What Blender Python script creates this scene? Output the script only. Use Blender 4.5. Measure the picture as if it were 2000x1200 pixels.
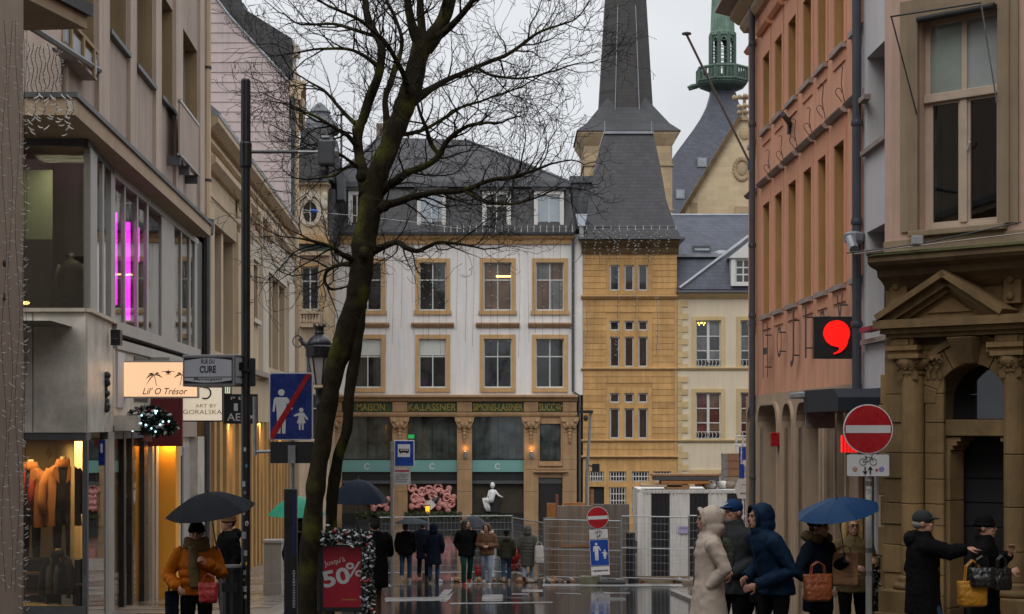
import bpy, bmesh, math, random
from mathutils import Vector, Matrix, noise, Quaternion

scene = bpy.context.scene
for _o in list(bpy.data.objects):
    bpy.data.objects.remove(_o)
COL = scene.collection
R = math.radians
CZ = 4.5            # camera height over the square at the foot of the street
F = 3300.0          # focal length in photo pixels (photo 2000 x 1200)
HX, HY = 1000.0, 833.0   # principal column, horizon row

# ---------------------------------------------------------------- camera
cd = bpy.data.cameras.new('camera')
cam = bpy.data.objects.new('camera', cd)
COL.objects.link(cam)
cam.location = (0, 0, CZ)
cam.rotation_euler = (R(90), 0, 0)
cd.sensor_fit = 'HORIZONTAL'
cd.sensor_width = 36.0
cd.lens = 36.0 * F / 2000.0
cd.shift_y = (HY - 600.0) / 2000.0
cd.clip_start = 0.1
cd.clip_end = 3000
scene.camera = cam

# ---------------------------------------------------------------- sky: overcast
SUN_EL, SUN_ROT = R(48), R(205)
world = bpy.data.worlds.new('World')
scene.world = world
world.use_nodes = True
nt = world.node_tree
nt.nodes.clear()
N = nt.nodes.new
L = nt.links.new
out = N('ShaderNodeOutputWorld'); bg = N('ShaderNodeBackground')
sky = N('ShaderNodeTexSky'); sky.sky_type = 'NISHITA'; sky.sun_disc = False
sky.sun_elevation = SUN_EL; sky.sun_rotation = SUN_ROT
sky.air_density = 1.0; sky.dust_density = 4.0; sky.ozone_density = 1.0
hs = N('ShaderNodeHueSaturation'); hs.inputs['Saturation'].default_value = 0.12
L(sky.outputs[0], hs.inputs['Color'])
tc = N('ShaderNodeTexCoord'); sep = N('ShaderNodeSeparateXYZ'); L(tc.outputs['Generated'], sep.inputs[0])
mx = N('ShaderNodeMath'); mx.operation = 'MAXIMUM'; L(sep.outputs['Z'], mx.inputs[0]); mx.inputs[1].default_value = 0.0
ov = N('ShaderNodeMath'); ov.operation = 'MULTIPLY_ADD'; L(mx.outputs[0], ov.inputs[0]); ov.inputs[1].default_value = 12.5; ov.inputs[2].default_value = 5.0
mp = N('ShaderNodeMapping'); mp.inputs['Scale'].default_value = (2.2, 2.2, 5.0); L(tc.outputs['Generated'], mp.inputs[0])
cn = N('ShaderNodeTexNoise'); cn.inputs['Scale'].default_value = 1.6; cn.inputs['Detail'].default_value = 5; cn.inputs['Roughness'].default_value = 0.55
L(mp.outputs[0], cn.inputs['Vector'])
cr = N('ShaderNodeMapRange'); cr.inputs['From Min'].default_value = 0.3; cr.inputs['From Max'].default_value = 0.7
cr.inputs['To Min'].default_value = 0.82; cr.inputs['To Max'].default_value = 1.12; L(cn.outputs['Fac'], cr.inputs['Value'])
ml = N('ShaderNodeMath'); ml.operation = 'MULTIPLY'; L(ov.outputs[0], ml.inputs[0]); L(cr.outputs[0], ml.inputs[1])
gc = N('ShaderNodeVectorMath'); gc.operation = 'SCALE'; gc.inputs[0].default_value = (0.955, 0.985, 1.03); L(ml.outputs[0], gc.inputs['Scale'])
mixs = N('ShaderNodeMix'); mixs.data_type = 'RGBA'; mixs.inputs['Factor'].default_value = 0.88
L(hs.outputs[0], mixs.inputs['A']); L(gc.outputs[0], mixs.inputs['B'])
L(mixs.outputs['Result'], bg.inputs['Color'])
bg.inputs['Strength'].default_value = 0.1
L(bg.outputs[0], out.inputs[0])

# ---------------------------------------------------------------- soft sun behind the cloud
sd = bpy.data.lights.new('sun', 'SUN'); sd.energy = 0.6; sd.angle = R(30); sd.color = (1.0, 0.96, 0.9)
sun = bpy.data.objects.new('sun', sd); COL.objects.link(sun)
_az = SUN_ROT
_dir = Vector((math.sin(_az) * math.cos(SUN_EL), math.cos(_az) * math.cos(SUN_EL), math.sin(SUN_EL)))
sun.rotation_euler = _dir.to_track_quat('Z', 'Y').to_euler()
sun.location = (0, 0, 60)

vs = scene.view_settings
vs.view_transform = 'Standard'; vs.look = 'None'; vs.exposure = 0.14; vs.gamma = 1.0; vs.use_curve_mapping = False
scene.render.engine = 'CYCLES'
scene.cycles.max_bounces = 8
scene.cycles.diffuse_bounces = 3
scene.cycles.glossy_bounces = 4
scene.cycles.transparent_max_bounces = 16
scene.cycles.sample_clamp_indirect = 4.0
scene.cycles.caustics_reflective = False
scene.cycles.caustics_refractive = False
scene.cycles.use_denoising = True

# ---------------------------------------------------------------- pixel helpers
def P(px, py, d):
    """photo pixel at distance d along the street -> world point"""
    return Vector(((px - HX) / F * d, d, CZ + (HY - py) / F * d))

def gz(d):
    """height of the ground at distance d: the street falls towards the square"""
    if d < 46: return CZ - 1.65 - 0.0573 * d
    if d < 54:                       # eases out
        a = CZ - 1.65 - 0.0573 * 46; t = d - 46
        return a - 0.0573 * t + (0.0573 - 0.016) * t * t / 16
    b = gz(53.999)
    return max(b - 0.016 * (d - 54), b - 0.7)

# ---------------------------------------------------------------- object helpers
def tag(o, label=None, cat=None, group=None, kind=None):
    if label: o['label'] = label
    if cat: o['category'] = cat
    if group: o['group'] = group
    if kind: o['kind'] = kind
    return o

def thing(name, label, cat, loc=(0, 0, 0), rotz=0.0, group=None):
    o = bpy.data.objects.new(name, None)
    o.empty_display_size = 0.2
    COL.objects.link(o)
    o.location = loc; o.rotation_euler = (0, 0, rotz)
    return tag(o, label, cat, group)

class MB:
    def __init__(s): s.v = []; s.f = []; s.m = []
    def add(s, pts, faces, mi=0):
        b = len(s.v); s.v += [tuple(p) for p in pts]
        for q in faces: s.f.append(tuple(b + i for i in q)); s.m.append(mi)
        return s
    def box(s, x0, x1, y0, y1, z0, z1, mi=0):
        return s.add([(x0,y0,z0),(x1,y0,z0),(x1,y1,z0),(x0,y1,z0),(x0,y0,z1),(x1,y0,z1),(x1,y1,z1),(x0,y1,z1)],
              [(0,3,2,1),(4,5,6,7),(0,1,5,4),(1,2,6,5),(2,3,7,6),(3,0,4,7)], mi)
    def poly(s, pts, mi=0): return s.add(pts, [tuple(range(len(pts)))], mi)
    def prism(s, pts, y0, y1, mi=0):
        """polygon in the x-z plane (counter-clockwise seen from -y) pushed from y0 to y1"""
        n = len(pts)
        v = [(p[0], y0, p[1]) for p in pts] + [(p[0], y1, p[1]) for p in pts]
        f = [tuple(range(n)), tuple(range(2*n-1, n-1, -1))] + [(i, n+i, n+(i+1) % n, (i+1) % n) for i in range(n)]
        return s.add(v, f, mi)
    def prismz(s, pts, z0, z1, mi=0):
        n = len(pts)
        v = [(p[0], p[1], z0) for p in pts] + [(p[0], p[1], z1) for p in pts]
        f = [tuple(range(n-1, -1, -1)), tuple(range(n, 2*n))] + [(i, (i+1) % n, n+(i+1) % n, n+i) for i in range(n)]
        return s.add(v, f, mi)
    def prismx(s, pts, x0, x1, mi=0):
        """profile in the y-z plane pushed along x"""
        n = len(pts)
        v = [(x0, p[0], p[1]) for p in pts] + [(x1, p[0], p[1]) for p in pts]
        f = [tuple(range(n-1, -1, -1)), tuple(range(n, 2*n))] + [(i, (i+1) % n, n+(i+1) % n, n+i) for i in range(n)]
        return s.add(v, f, mi)
    def tube(s, pts, rad, n=8, mi=0, cap=True, squash=None):
        pts = [Vector(p) for p in pts]
        if not isinstance(rad, (list, tuple)): rad = [rad] * len(pts)
        rings = []; up = None
        for i, p in enumerate(pts):
            t = (pts[min(i+1, len(pts)-1)] - pts[max(i-1, 0)])
            if t.length < 1e-9: t = Vector((0, 0, 1))
            t.normalize()
            if up is None:
                a = Vector((0, 0, 1)) if abs(t.z) < 0.9 else Vector((1, 0, 0))
            else: a = up
            b = t.cross(a)
            if b.length < 1e-6: b = t.cross(Vector((0, 1, 0.1)))
            b.normalize(); c = b.cross(t); up = c
            rings.append([p + (b * math.cos(2*math.pi*k/n) + c * math.sin(2*math.pi*k/n)) * rad[i] for k in range(n)])
        return s.loft(rings, mi, cap)
    def loft(s, rings, mi=0, cap=True, closed=True):
        n = len(rings[0]); v = [p for r in rings for p in r]; f = []
        for i in range(len(rings)-1):
            for k in range(n if closed else n-1):
                f.append((i*n+k, i*n+(k+1) % n, (i+1)*n+(k+1) % n, (i+1)*n+k))
        if cap and closed:
            f.append(tuple(range(n-1, -1, -1))); f.append(tuple((len(rings)-1)*n+k for k in range(n)))
        return s.add(v, f, mi)
    def lathe(s, prof, n=16, c=(0, 0, 0), mi=0, rx=1.0, ry=1.0):
        return s.loft([[(c[0]+r*rx*math.cos(2*math.pi*k/n), c[1]+r*ry*math.sin(2*math.pi*k/n), c[2]+z) for k in range(n)] for r, z in prof], mi)
    def ell(s, c, r, n=12, m=8, mi=0, rot=None):
        rings = []
        for j in range(m+1):
            a = -math.pi/2 + math.pi * j / m
            a = max(-math.pi/2+0.08, min(math.pi/2-0.08, a))
            ring = []
            for k in range(n):
                t = 2*math.pi*k/n
                p = Vector((r[0]*math.cos(a)*math.cos(t), r[1]*math.cos(a)*math.sin(t), r[2]*math.sin(a)))
                if rot: p = rot @ p
                ring.append(Vector(c)+p)
            rings.append(ring)
        return s.loft(rings, mi)
    def disc(s, c, r, y0, y1, n=28, mi=0, rx=None):
        return s.prism([(c[0]+(rx or r)*math.cos(2*math.pi*k/n), c[1]+r*math.sin(2*math.pi*k/n)) for k in range(n)], y0, y1, mi)
    def sweep(s, path, prof, mi=0):
        """profile (a,b) swept along a path in the x-z plane; a = outward in the plane, b = -y (proud)"""
        rings = []
        for i, p in enumerate(path):
            p = Vector(p); t = Vector(path[min(i+1, len(path)-1)]) - Vector(path[max(i-1, 0)]); t.normalize()
            nrm = Vector((-t.y, t.x))
            rings.append([(p.x + nrm.x*a, -b, p.y + nrm.y*a) for a, b in prof])
        return s.loft(rings, mi)
    def mesh(s, name, mats, smooth=False, fix=True):
        me = bpy.data.meshes.new(name)
        me.from_pydata(s.v, [], s.f)
        if not isinstance(mats, (list, tuple)): mats = [mats]
        for m in mats: me.materials.append(m)
        if len(mats) > 1: me.polygons.foreach_set('material_index', s.m)
        if fix and len(s.f) < 20000:
            bm = bmesh.new(); bm.from_mesh(me); bmesh.ops.recalc_face_normals(bm, faces=bm.faces); bm.to_mesh(me); bm.free()
        if smooth: me.polygons.foreach_set('use_smooth', [True]*len(me.polygons))
        me.update()
        return me
    def build(s, name, mats, parent=None, smooth=False, fix=True, bevel=0.0):
        o = bpy.data.objects.new(name, s.mesh(name, mats, smooth, fix))
        COL.objects.link(o)
        if parent: o.parent = parent
        if bevel:
            b = o.modifiers.new('bevel', 'BEVEL'); b.width = bevel; b.segments = 2; b.limit_method = 'ANGLE'; b.angle_limit = R(40)
        return o

def inst(src, parent=None, loc=(0, 0, 0), rot=(0, 0, 0), scale=(1, 1, 1), name=None):
    o = src.copy(); COL.objects.link(o); o.parent = parent
    o.location = loc; o.rotation_euler = rot; o.scale = scale
    if name: o.name = name
    return o

def copy_tree(o, parent=None):
    c = o.copy(); COL.objects.link(c); c.parent = parent
    for ch in list(o.children): copy_tree(ch, c)
    return c

def box(name, mats, parent, x0, x1, y0, y1, z0, z1, bevel=0.0):
    return MB().box(x0, x1, y0, y1, z0, z1).build(name, mats, parent, bevel=bevel)

def text(body, parent, u, z, w, h, y, mats, name='lettering', depth=0.004, shear=0.0, bold=0.0, rot=0.0):
    """flat lettering in the local x-z plane facing -y, fitted into w x h round (u, z)"""
    cu = bpy.data.curves.new('lettering', 'FONT'); cu.body = body; cu.shear = shear; cu.offset = bold
    cu.align_x = 'CENTER'; cu.resolution_u = 3; cu.fill_mode = 'FRONT'; cu.extrude = 0.0
    t = bpy.data.objects.new('lettering', cu); COL.objects.link(t)
    bpy.context.view_layer.update()
    me = bpy.data.meshes.new_from_object(t.evaluated_get(bpy.context.evaluated_depsgraph_get()))
    bpy.data.objects.remove(t); bpy.data.curves.remove(cu)
    xs = [v.co.x for v in me.vertices]; ys = [v.co.y for v in me.vertices]
    cx, cy = (min(xs)+max(xs))/2, (min(ys)+max(ys))/2
    sx, sy = w/(max(xs)-min(xs)), h/(max(ys)-min(ys))
    ca, sa = math.cos(rot), math.sin(rot)
    for v in me.vertices:
        a, b = (v.co.x-cx)*sx, (v.co.y-cy)*sy
        v.co = (u + a*ca - b*sa, y, z + a*sa + b*ca)
    me.materials.clear(); me.materials.append(mats); me.name = name
    o = bpy.data.objects.new(name, me); COL.objects.link(o); o.parent = parent
    if name == 'lettering': o['kind'] = 'stuff'
    return o

class Fac:
    """a building front: local x runs to the right along it, y goes into the building, z is up"""
    def __init__(s, X, Y, ang, name=None, label=None, cat='building', root=None):
        s.o = Vector((X, Y)); s.a = R(ang); s.u = Vector((math.cos(s.a), math.sin(s.a))); s.n = Vector((-math.sin(s.a), math.cos(s.a)))
        s.root = root or thing(name, label, cat, (X, Y, 0), s.a)
    def t(s, px, dep=0.0):
        dr = Vector(((px - HX) / F, 1.0))
        return (dep + s.o.dot(s.n)) / dr.dot(s.n)
    def U(s, px, dep=0.0):
        t = s.t(px, dep); return (Vector(((px - HX) / F, 1.0)) * t - s.o).dot(s.u)
    def Z(s, px, py, dep=0.0): return CZ + (HY - py) / F * s.t(px, dep)
    def L(s, x, y, z):
        p = s.o + s.u * x + s.n * y; return Vector((p.x, p.y, z))

def wall(mb, u0, u1, z0, z1, holes, reveal=0.2, mi=0, mir=None, y=0.0):
    """wall skin at y with real openings (u0,u1,z0,z1) and their reveals"""
    us = sorted({u0, u1, *[h[0] for h in holes], *[h[1] for h in holes]}); us = [a for a in us if u0 <= a <= u1]
    zs = sorted({z0, z1, *[h[2] for h in holes], *[h[3] for h in holes]}); zs = [a for a in zs if z0 <= a <= z1]
    for i in range(len(us)-1):
        for j in range(len(zs)-1):
            cu, cz = (us[i]+us[i+1])/2, (zs[j]+zs[j+1])/2
            if any(h[0] < cu < h[1] and h[2] < cz < h[3] for h in holes): continue
            mb.poly([(us[i],y,zs[j]),(us[i+1],y,zs[j]),(us[i+1],y,zs[j+1]),(us[i],y,zs[j+1])], mi)
    mr = mi if mir is None else mir
    for a, b, c, d in holes:
        r = y + reveal
        mb.poly([(a,y,c),(a,y,d),(a,r,d),(a,r,c)], mr); mb.poly([(b,y,c),(b,r,c),(b,r,d),(b,y,d)], mr)
        mb.poly([(a,y,d),(b,y,d),(b,r,d),(a,r,d)], mr); mb.poly([(a,y,c),(a,r,c),(b,r,c),(b,y,c)], mr)
    return mb

def window(par, u0, u1, z0, z1, y, fm, gm, cols=2, rows=(0.0, 0.33, 1.0), fw=0.06, bar=0.045, dep=0.06, name='window', mid=None):
    """frame with panes; rows are fractions measured from the top down"""
    mb = MB()
    mb.box(u0, u0+fw, y, y+dep, z0, z1); mb.box(u1-fw, u1, y, y+dep, z0, z1)
    mb.box(u0+fw, u1-fw, y, y+dep, z1-fw, z1); mb.box(u0+fw, u1-fw, y, y+dep, z0, z0+fw)
    iu0, iu1, iz0, iz1 = u0+fw, u1-fw, z0+fw, z1-fw
    cu = [iu0 + (iu1-iu0)*k/cols for k in range(cols+1)]
    rz = [iz1 - (iz1-iz0)*r for r in rows]
    for k in range(1, cols): mb.box(cu[k]-bar/2, cu[k]+bar/2, y+0.004, y+dep, iz0, iz1)
    for k in range(1, len(rz)-1): mb.box(iu0, iu1, y+0.008, y+dep-0.004, rz[k]-bar/2, rz[k]+bar/2)
    w = mb.build(name, fm, par)
    for k in range(cols):
        for j in range(len(rz)-1):
            g = gm[(k + j) % len(gm)] if isinstance(gm, list) else gm
            box('pane', g, w, cu[k]+bar/4, cu[k+1]-bar/4, y+0.03, y+0.038, rz[j+1]+bar/4, rz[j]-bar/4)
    return w
# ---------------------------------------------------------------- materials
def mat(name, col, rough=0.8, var=0.14, scale=2.5, bump=0.0, bscale=40.0, streak=0.0, metal=0.0, spec=0.5, emit=None, estr=0.0,
        brick=None, coords='Object', grime=0.0, alpha=None, sheen=0.0, rvar=0.0, coat=0.0, orand=0.06):
    m = bpy.data.materials.new(name); m.use_nodes = True
    nt = m.node_tree; nd = nt.nodes; lk = nt.links.new
    b = nd['Principled BSDF']
    tc = nd.new('ShaderNodeTexCoord')
    vec = tc.outputs[coords]
    no = nd.new('ShaderNodeTexNoise'); no.inputs['Scale'].default_value = scale; no.inputs['Detail'].default_value = 6; no.inputs['Roughness'].default_value = 0.62
    lk(vec, no.inputs['Vector'])
    mr = nd.new('ShaderNodeMapRange'); mr.inputs['From Min'].default_value = 0.28; mr.inputs['From Max'].default_value = 0.72
    mr.inputs['To Min'].default_value = 1 - var; mr.inputs['To Max'].default_value = 1 + var
    lk(no.outputs['Fac'], mr.inputs['Value'])
    fac = mr.outputs[0]
    if streak:
        mp = nd.new('ShaderNodeMapping'); mp.inputs['Scale'].default_value = (3.2, 3.2, 0.16); lk(vec, mp.inputs[0])
        n2 = nd.new('ShaderNodeTexNoise'); n2.inputs['Scale'].default_value = 1.6; n2.inputs['Detail'].default_value = 5; n2.inputs['Roughness'].default_value = 0.7
        lk(mp.outputs[0], n2.inputs['Vector'])
        m2 = nd.new('ShaderNodeMapRange'); m2.inputs['From Min'].default_value = 0.42; m2.inputs['From Max'].default_value = 0.75
        m2.inputs['To Min'].default_value = 1.0; m2.inputs['To Max'].default_value = 1 - streak; lk(n2.outputs['Fac'], m2.inputs['Value'])
        mu = nd.new('ShaderNodeMath'); mu.operation = 'MULTIPLY'; lk(fac, mu.inputs[0]); lk(m2.outputs[0], mu.inputs[1]); fac = mu.outputs[0]
    if grime:
        n3 = nd.new('ShaderNodeTexNoise'); n3.inputs['Scale'].default_value = scale * 0.35; n3.inputs['Detail'].default_value = 8; n3.inputs['Roughness'].default_value = 0.75
        lk(vec, n3.inputs['Vector'])
        m3 = nd.new('ShaderNodeMapRange'); m3.inputs['From Min'].default_value = 0.48; m3.inputs['From Max'].default_value = 0.66
        m3.inputs['To Min'].default_value = 1.0; m3.inputs['To Max'].default_value = 1 - grime; lk(n3.outputs['Fac'], m3.inputs['Value'])
        mu = nd.new('ShaderNodeMath'); mu.operation = 'MULTIPLY'; lk(fac, mu.inputs[0]); lk(m3.outputs[0], mu.inputs[1]); fac = mu.outputs[0]
    oi = nd.new('ShaderNodeObjectInfo')
    mo = nd.new('ShaderNodeMapRange'); mo.inputs['To Min'].default_value = 1-orand; mo.inputs['To Max'].default_value = 1+orand; lk(oi.outputs['Random'], mo.inputs['Value'])
    mu = nd.new('ShaderNodeMath'); mu.operation = 'MULTIPLY'; lk(fac, mu.inputs[0]); lk(mo.outputs[0], mu.inputs[1]); fac = mu.outputs[0]
    height = None
    if brick:
        bw, bh, mortar, dark, cvar = brick
        s3 = nd.new('ShaderNodeSeparateXYZ'); lk(vec, s3.inputs[0])
        ad = nd.new('ShaderNodeMath'); ad.operation = 'ADD'; lk(s3.outputs['X'], ad.inputs[0]); lk(s3.outputs['Y'], ad.inputs[1])
        cb = nd.new('ShaderNodeCombineXYZ'); lk(ad.outputs[0], cb.inputs['X']); lk(s3.outputs['Z'], cb.inputs['Y'])
        bt = nd.new('ShaderNodeTexBrick'); lk(cb.outputs[0], bt.inputs['Vector'])
        bt.inputs['Scale'].default_value = 1.0; bt.inputs['Brick Width'].default_value = bw; bt.inputs['Row Height'].default_value = bh
        bt.inputs['Mortar Size'].default_value = mortar; bt.inputs['Mortar Smooth'].default_value = 0.3
        bt.inputs['Color1'].default_value = (1-cvar,)*3 + (1,); bt.inputs['Color2'].default_value = (1+cvar,)*3 + (1,); bt.inputs['Mortar'].default_value = (dark,)*3 + (1,)
        mu = nd.new('ShaderNodeMath'); mu.operation = 'MULTIPLY'; lk(fac, mu.inputs[0]); lk(bt.outputs['Color'], mu.inputs[1]); fac = mu.outputs[0]
        height = bt.outputs['Fac']
    sc = nd.new('ShaderNodeVectorMath'); sc.operation = 'SCALE'; sc.inputs[0].default_value = col[:3]; lk(fac, sc.inputs['Scale'])
    lk(sc.outputs[0], b.inputs['Base Color'])
    b.inputs['Roughness'].default_value = rough; b.inputs['Metallic'].default_value = metal; b.inputs['Specular IOR Level'].default_value = spec
    if coat: b.inputs['Coat Weight'].default_value = coat; b.inputs['Coat Roughness'].default_value = 0.15
    if rvar:
        rr = nd.new('ShaderNodeMapRange'); rr.inputs['From Min'].default_value = 0.3; rr.inputs['From Max'].default_value = 0.7
        rr.inputs['To Min'].default_value = max(0.02, rough-rvar); rr.inputs['To Max'].default_value = min(1, rough+rvar); lk(no.outputs['Fac'], rr.inputs['Value']); lk(rr.outputs[0], b.inputs['Roughness'])
    if sheen: b.inputs['Sheen Weight'].default_value = sheen
    if emit:
        b.inputs['Emission Color'].default_value = (*emit, 1); b.inputs['Emission Strength'].default_value = estr
    if bump or brick:
        bu = nd.new('ShaderNodeBump'); bu.inputs['Strength'].default_value = bump or 0.3; bu.inputs['Distance'].default_value = 0.01
        nb = nd.new('ShaderNodeTexNoise'); nb.inputs['Scale'].default_value = bscale; nb.inputs['Detail'].default_value = 4; lk(vec, nb.inputs['Vector'])
        if height is not None:
            sb = nd.new('ShaderNodeMath'); sb.operation = 'MULTIPLY_ADD'; lk(height, sb.inputs[0]); sb.inputs[1].default_value = -1.5; lk(nb.outputs['Fac'], sb.inputs[2]); lk(sb.outputs[0], bu.inputs['Height'])
        else: lk(nb.outputs['Fac'], bu.inputs['Height'])
        lk(bu.outputs[0], b.inputs['Normal'])
    return m

def glass(name, tint=(0.8, 0.85, 0.85), refl=1.0, rough=0.02):
    """clear pane: sees through head-on, mirrors at a slant"""
    m = bpy.data.materials.new(name); m.use_nodes = True; nt = m.node_tree; nt.nodes.clear(); nd = nt.nodes; lk = nt.links.new
    o = nd.new('ShaderNodeOutputMaterial'); tr = nd.new('ShaderNodeBsdfTransparent'); tr.inputs[0].default_value = (*tint, 1)
    gl = nd.new('ShaderNodeBsdfGlossy'); gl.inputs['Roughness'].default_value = rough; gl.inputs[0].default_value = (0.95, 0.95, 0.95, 1)
    fr = nd.new('ShaderNodeFresnel'); fr.inputs['IOR'].default_value = 1.5
    mu = nd.new('ShaderNodeMath'); mu.operation = 'MULTIPLY'; mu.use_clamp = True; lk(fr.outputs[0], mu.inputs[0]); mu.inputs[1].default_value = 1.7*refl
    tc = nd.new('ShaderNodeTexCoord'); nn = nd.new('ShaderNodeTexNoise'); nn.inputs['Scale'].default_value = 0.9; lk(tc.outputs['Object'], nn.inputs['Vector'])
    bu = nd.new('ShaderNodeBump'); bu.inputs['Strength'].default_value = 0.04; bu.inputs['Distance'].default_value = 0.05; lk(nn.outputs['Fac'], bu.inputs['Height']); lk(bu.outputs[0], gl.inputs['Normal'])
    mi = nd.new('ShaderNodeMixShader'); lk(mu.outputs[0], mi.inputs[0]); lk(tr.outputs[0], mi.inputs[1]); lk(gl.outputs[0], mi.inputs[2]); lk(mi.outputs[0], o.inputs[0])
    return m

def wet_road(name, col, dry_rough=0.42, wet_rough=0.04, pud=0.5, brick=None):
    m = mat(name, col, rough=0.3, var=0.22, scale=1.1, bump=0.12, bscale=90, grime=0.2, coords='Object', brick=brick)
    nd = m.node_tree.nodes; lk = m.node_tree.links.new; b = nd['Principled BSDF']
    tc = nd.new('ShaderNodeTexCoord')
    n = nd.new('ShaderNodeTexNoise'); n.inputs['Scale'].default_value = 0.42; n.inputs['Detail'].default_value = 5; n.inputs['Roughness'].default_value = 0.55; lk(tc.outputs['Object'], n.inputs['Vector'])
    r = nd.new('ShaderNodeMapRange'); r.inputs['From Min'].default_value = pud-0.06; r.inputs['From Max'].default_value = pud+0.1; r.inputs['To Min'].default_value = wet_rough; r.inputs['To Max'].default_value = dry_rough
    lk(n.outputs['Fac'], r.inputs['Value']); lk(r.outputs[0], b.inputs['Roughness'])
    bu = [x for x in nd if x.type == 'BUMP'][0]
    r2 = nd.new('ShaderNodeMapRange'); r2.inputs['From Min'].default_value = pud-0.06; r2.inputs['From Max'].default_value = pud+0.1; r2.inputs['To Min'].default_value = 0.03; r2.inputs['To Max'].default_value = 0.3
    lk(n.outputs['Fac'], r2.inputs['Value']); lk(r2.outputs[0], bu.inputs['Strength'])
    b.inputs['Specular IOR Level'].default_value = 0.6
    return m

def emis(name, col, s):
    m = bpy.data.materials.new(name); m.use_nodes = True; b = m.node_tree.nodes['Principled BSDF']
    b.inputs['Base Color'].default_value = (*[min(1, c) for c in col], 1); b.inputs['Emission Color'].default_value = (*col, 1); b.inputs['Emission Strength'].default_value = s; b.inputs['Roughness'].default_value = 0.3
    return m

MT = {}
MT['road'] = wet_road('wet_asphalt', (0.04, 0.04, 0.043), pud=0.66)
MT['paving'] = wet_road('wet_paving', (0.15, 0.125, 0.105), dry_rough=0.4, wet_rough=0.12, pud=0.45, brick=None)
MT['kerb'] = mat('kerb_stone', (0.2, 0.19, 0.175), 0.35, 0.2, 3, 0.2, 60)
MT['line'] = mat('road_paint', (0.34, 0.34, 0.335), 0.2, 0.35, 2.5, 0.1, 60, grime=0.7)
MT['plaster_mauve'] = mat('plaster_mauve', (0.5, 0.395, 0.32), 0.85, 0.1, 0.8, 0.25, 55, streak=0.28)
MT['plaster_mauve_d'] = mat('plaster_mauve_panel', (0.43, 0.335, 0.275), 0.85, 0.12, 0.8, 0.3, 55, streak=0.3)
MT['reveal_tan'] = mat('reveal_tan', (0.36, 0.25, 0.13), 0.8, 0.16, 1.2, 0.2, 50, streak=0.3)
MT['fascia'] = mat('canopy_fascia', (0.43, 0.31, 0.2), 0.75, 0.1, 1.0, 0.1, 50, streak=0.15)
MT['lead'] = mat('lead_sheet', (0.1, 0.105, 0.115), 0.5, 0.25, 1.5, 0.15, 20, grime=0.2)
MT['zinc'] = mat('zinc', (0.28, 0.29, 0.31), 0.45, 0.2, 1.5, 0.1, 20, metal=0.4)
MT['marble'] = mat('grey_marble', (0.66, 0.61, 0.53), 0.35, 0.34, 1.6, 0.05, 20, grime=0.34, orand=.1)
MT['alu'] = mat('aluminium', (0.46, 0.44, 0.41), 0.4, 0.1, 2, metal=0.5)
MT['cream'] = mat('plaster_cream', (0.55, 0.42, 0.275), 0.85, 0.1, 0.8, 0.2, 50, streak=0.3)
MT['cream_light'] = mat('plaster_cream_light', (0.6, 0.52, 0.42), 0.85, 0.08, 0.8, 0.2, 50, streak=0.25)
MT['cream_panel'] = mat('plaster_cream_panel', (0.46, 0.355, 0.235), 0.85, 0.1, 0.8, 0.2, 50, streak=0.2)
MT['ochre_wood'] = mat('ochre_stone', (0.42, 0.25, 0.085), 0.65, 0.18, 1.4, 0.15, 40, streak=0.3)
MT['pink_tile'] = mat('pink_cladding', (0.5, 0.41, 0.4), 0.75, 0.08, 1.4, 0.15, 30, streak=0.18)
MT['slate'] = mat('slate', (0.036, 0.034, 0.037), 0.6, 0.22, 1.2, 0.35, 30, brick=(0.32, 0.2, 0.012, 0.45, 0.2))
MT['slate_blue'] = mat('slate_blue', (0.05, 0.056, 0.078), 0.5, 0.2, 1.2, 0.35, 30, brick=(0.34, 0.2, 0.012, 0.5, 0.2))
MT['slate_far'] = mat('slate_tower', (0.05, 0.05, 0.053), 0.7, 0.18, 0.35, 0.3, 30, brick=(0.5, 0.3, 0.015, 0.6, 0.14), grime=0.2)
MT['slate_brown'] = mat('slate_weathered', (0.052, 0.048, 0.045), 0.7, 0.18, 0.35, 0.3, 30, brick=(0.5, 0.3, 0.015, 0.6, 0.14), grime=0.2)
MT['white'] = mat('white_render', (0.83, 0.795, 0.765), 0.85, 0.06, 0.5, 0.15, 40, streak=0.18, grime=.05)
MT['white_wall'] = mat('white_wall', (0.58, 0.57, 0.58), 0.8, 0.07, 0.6, 0.2, 40, streak=0.15)
MT['sandstone'] = mat('sandstone_trim', (0.55, 0.345, 0.16), 0.8, 0.12, 2, 0.2, 30, streak=0.2)
MT['brownstone'] = mat('brown_sandstone', (0.4, 0.245, 0.125), 0.8, 0.16, 1.5, 0.25, 30, streak=0.25)
MT['orange'] = mat('orange_stone', (0.6, 0.345, 0.13), 0.82, 0.18, 1.3, 0.25, 30, streak=0.3, grime=.16, orand=.13)
MT['orange_j'] = mat('orange_joint', (0.48, 0.27, 0.1), 0.85, 0.1, 0.9)
MT['creamy'] = mat('yellow_cream', (0.68, 0.575, 0.42), 0.85, 0.06, 0.6, 0.15, 40, streak=0.12)
MT['quoin'] = mat('quoin_stone', (0.55, 0.4, 0.2), 0.85, 0.12, 1.2, 0.2, 30)
MT['pinkwall'] = mat('salmon_render', (0.75, 0.365, 0.225), 0.85, 0.1, 0.7, 0.25, 60, streak=0.26, grime=.1)
MT['salmon_trim'] = mat('salmon_trim', (0.64, 0.3, 0.175), 0.85, 0.09, 0.7, 0.25, 60)
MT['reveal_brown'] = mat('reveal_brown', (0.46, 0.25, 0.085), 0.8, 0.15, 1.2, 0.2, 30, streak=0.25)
MT['arcade'] = mat('arcade_stone', (0.42, 0.305, 0.21), 0.85, 0.12, 1.2, 0.4, 60, streak=0.15)
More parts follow.
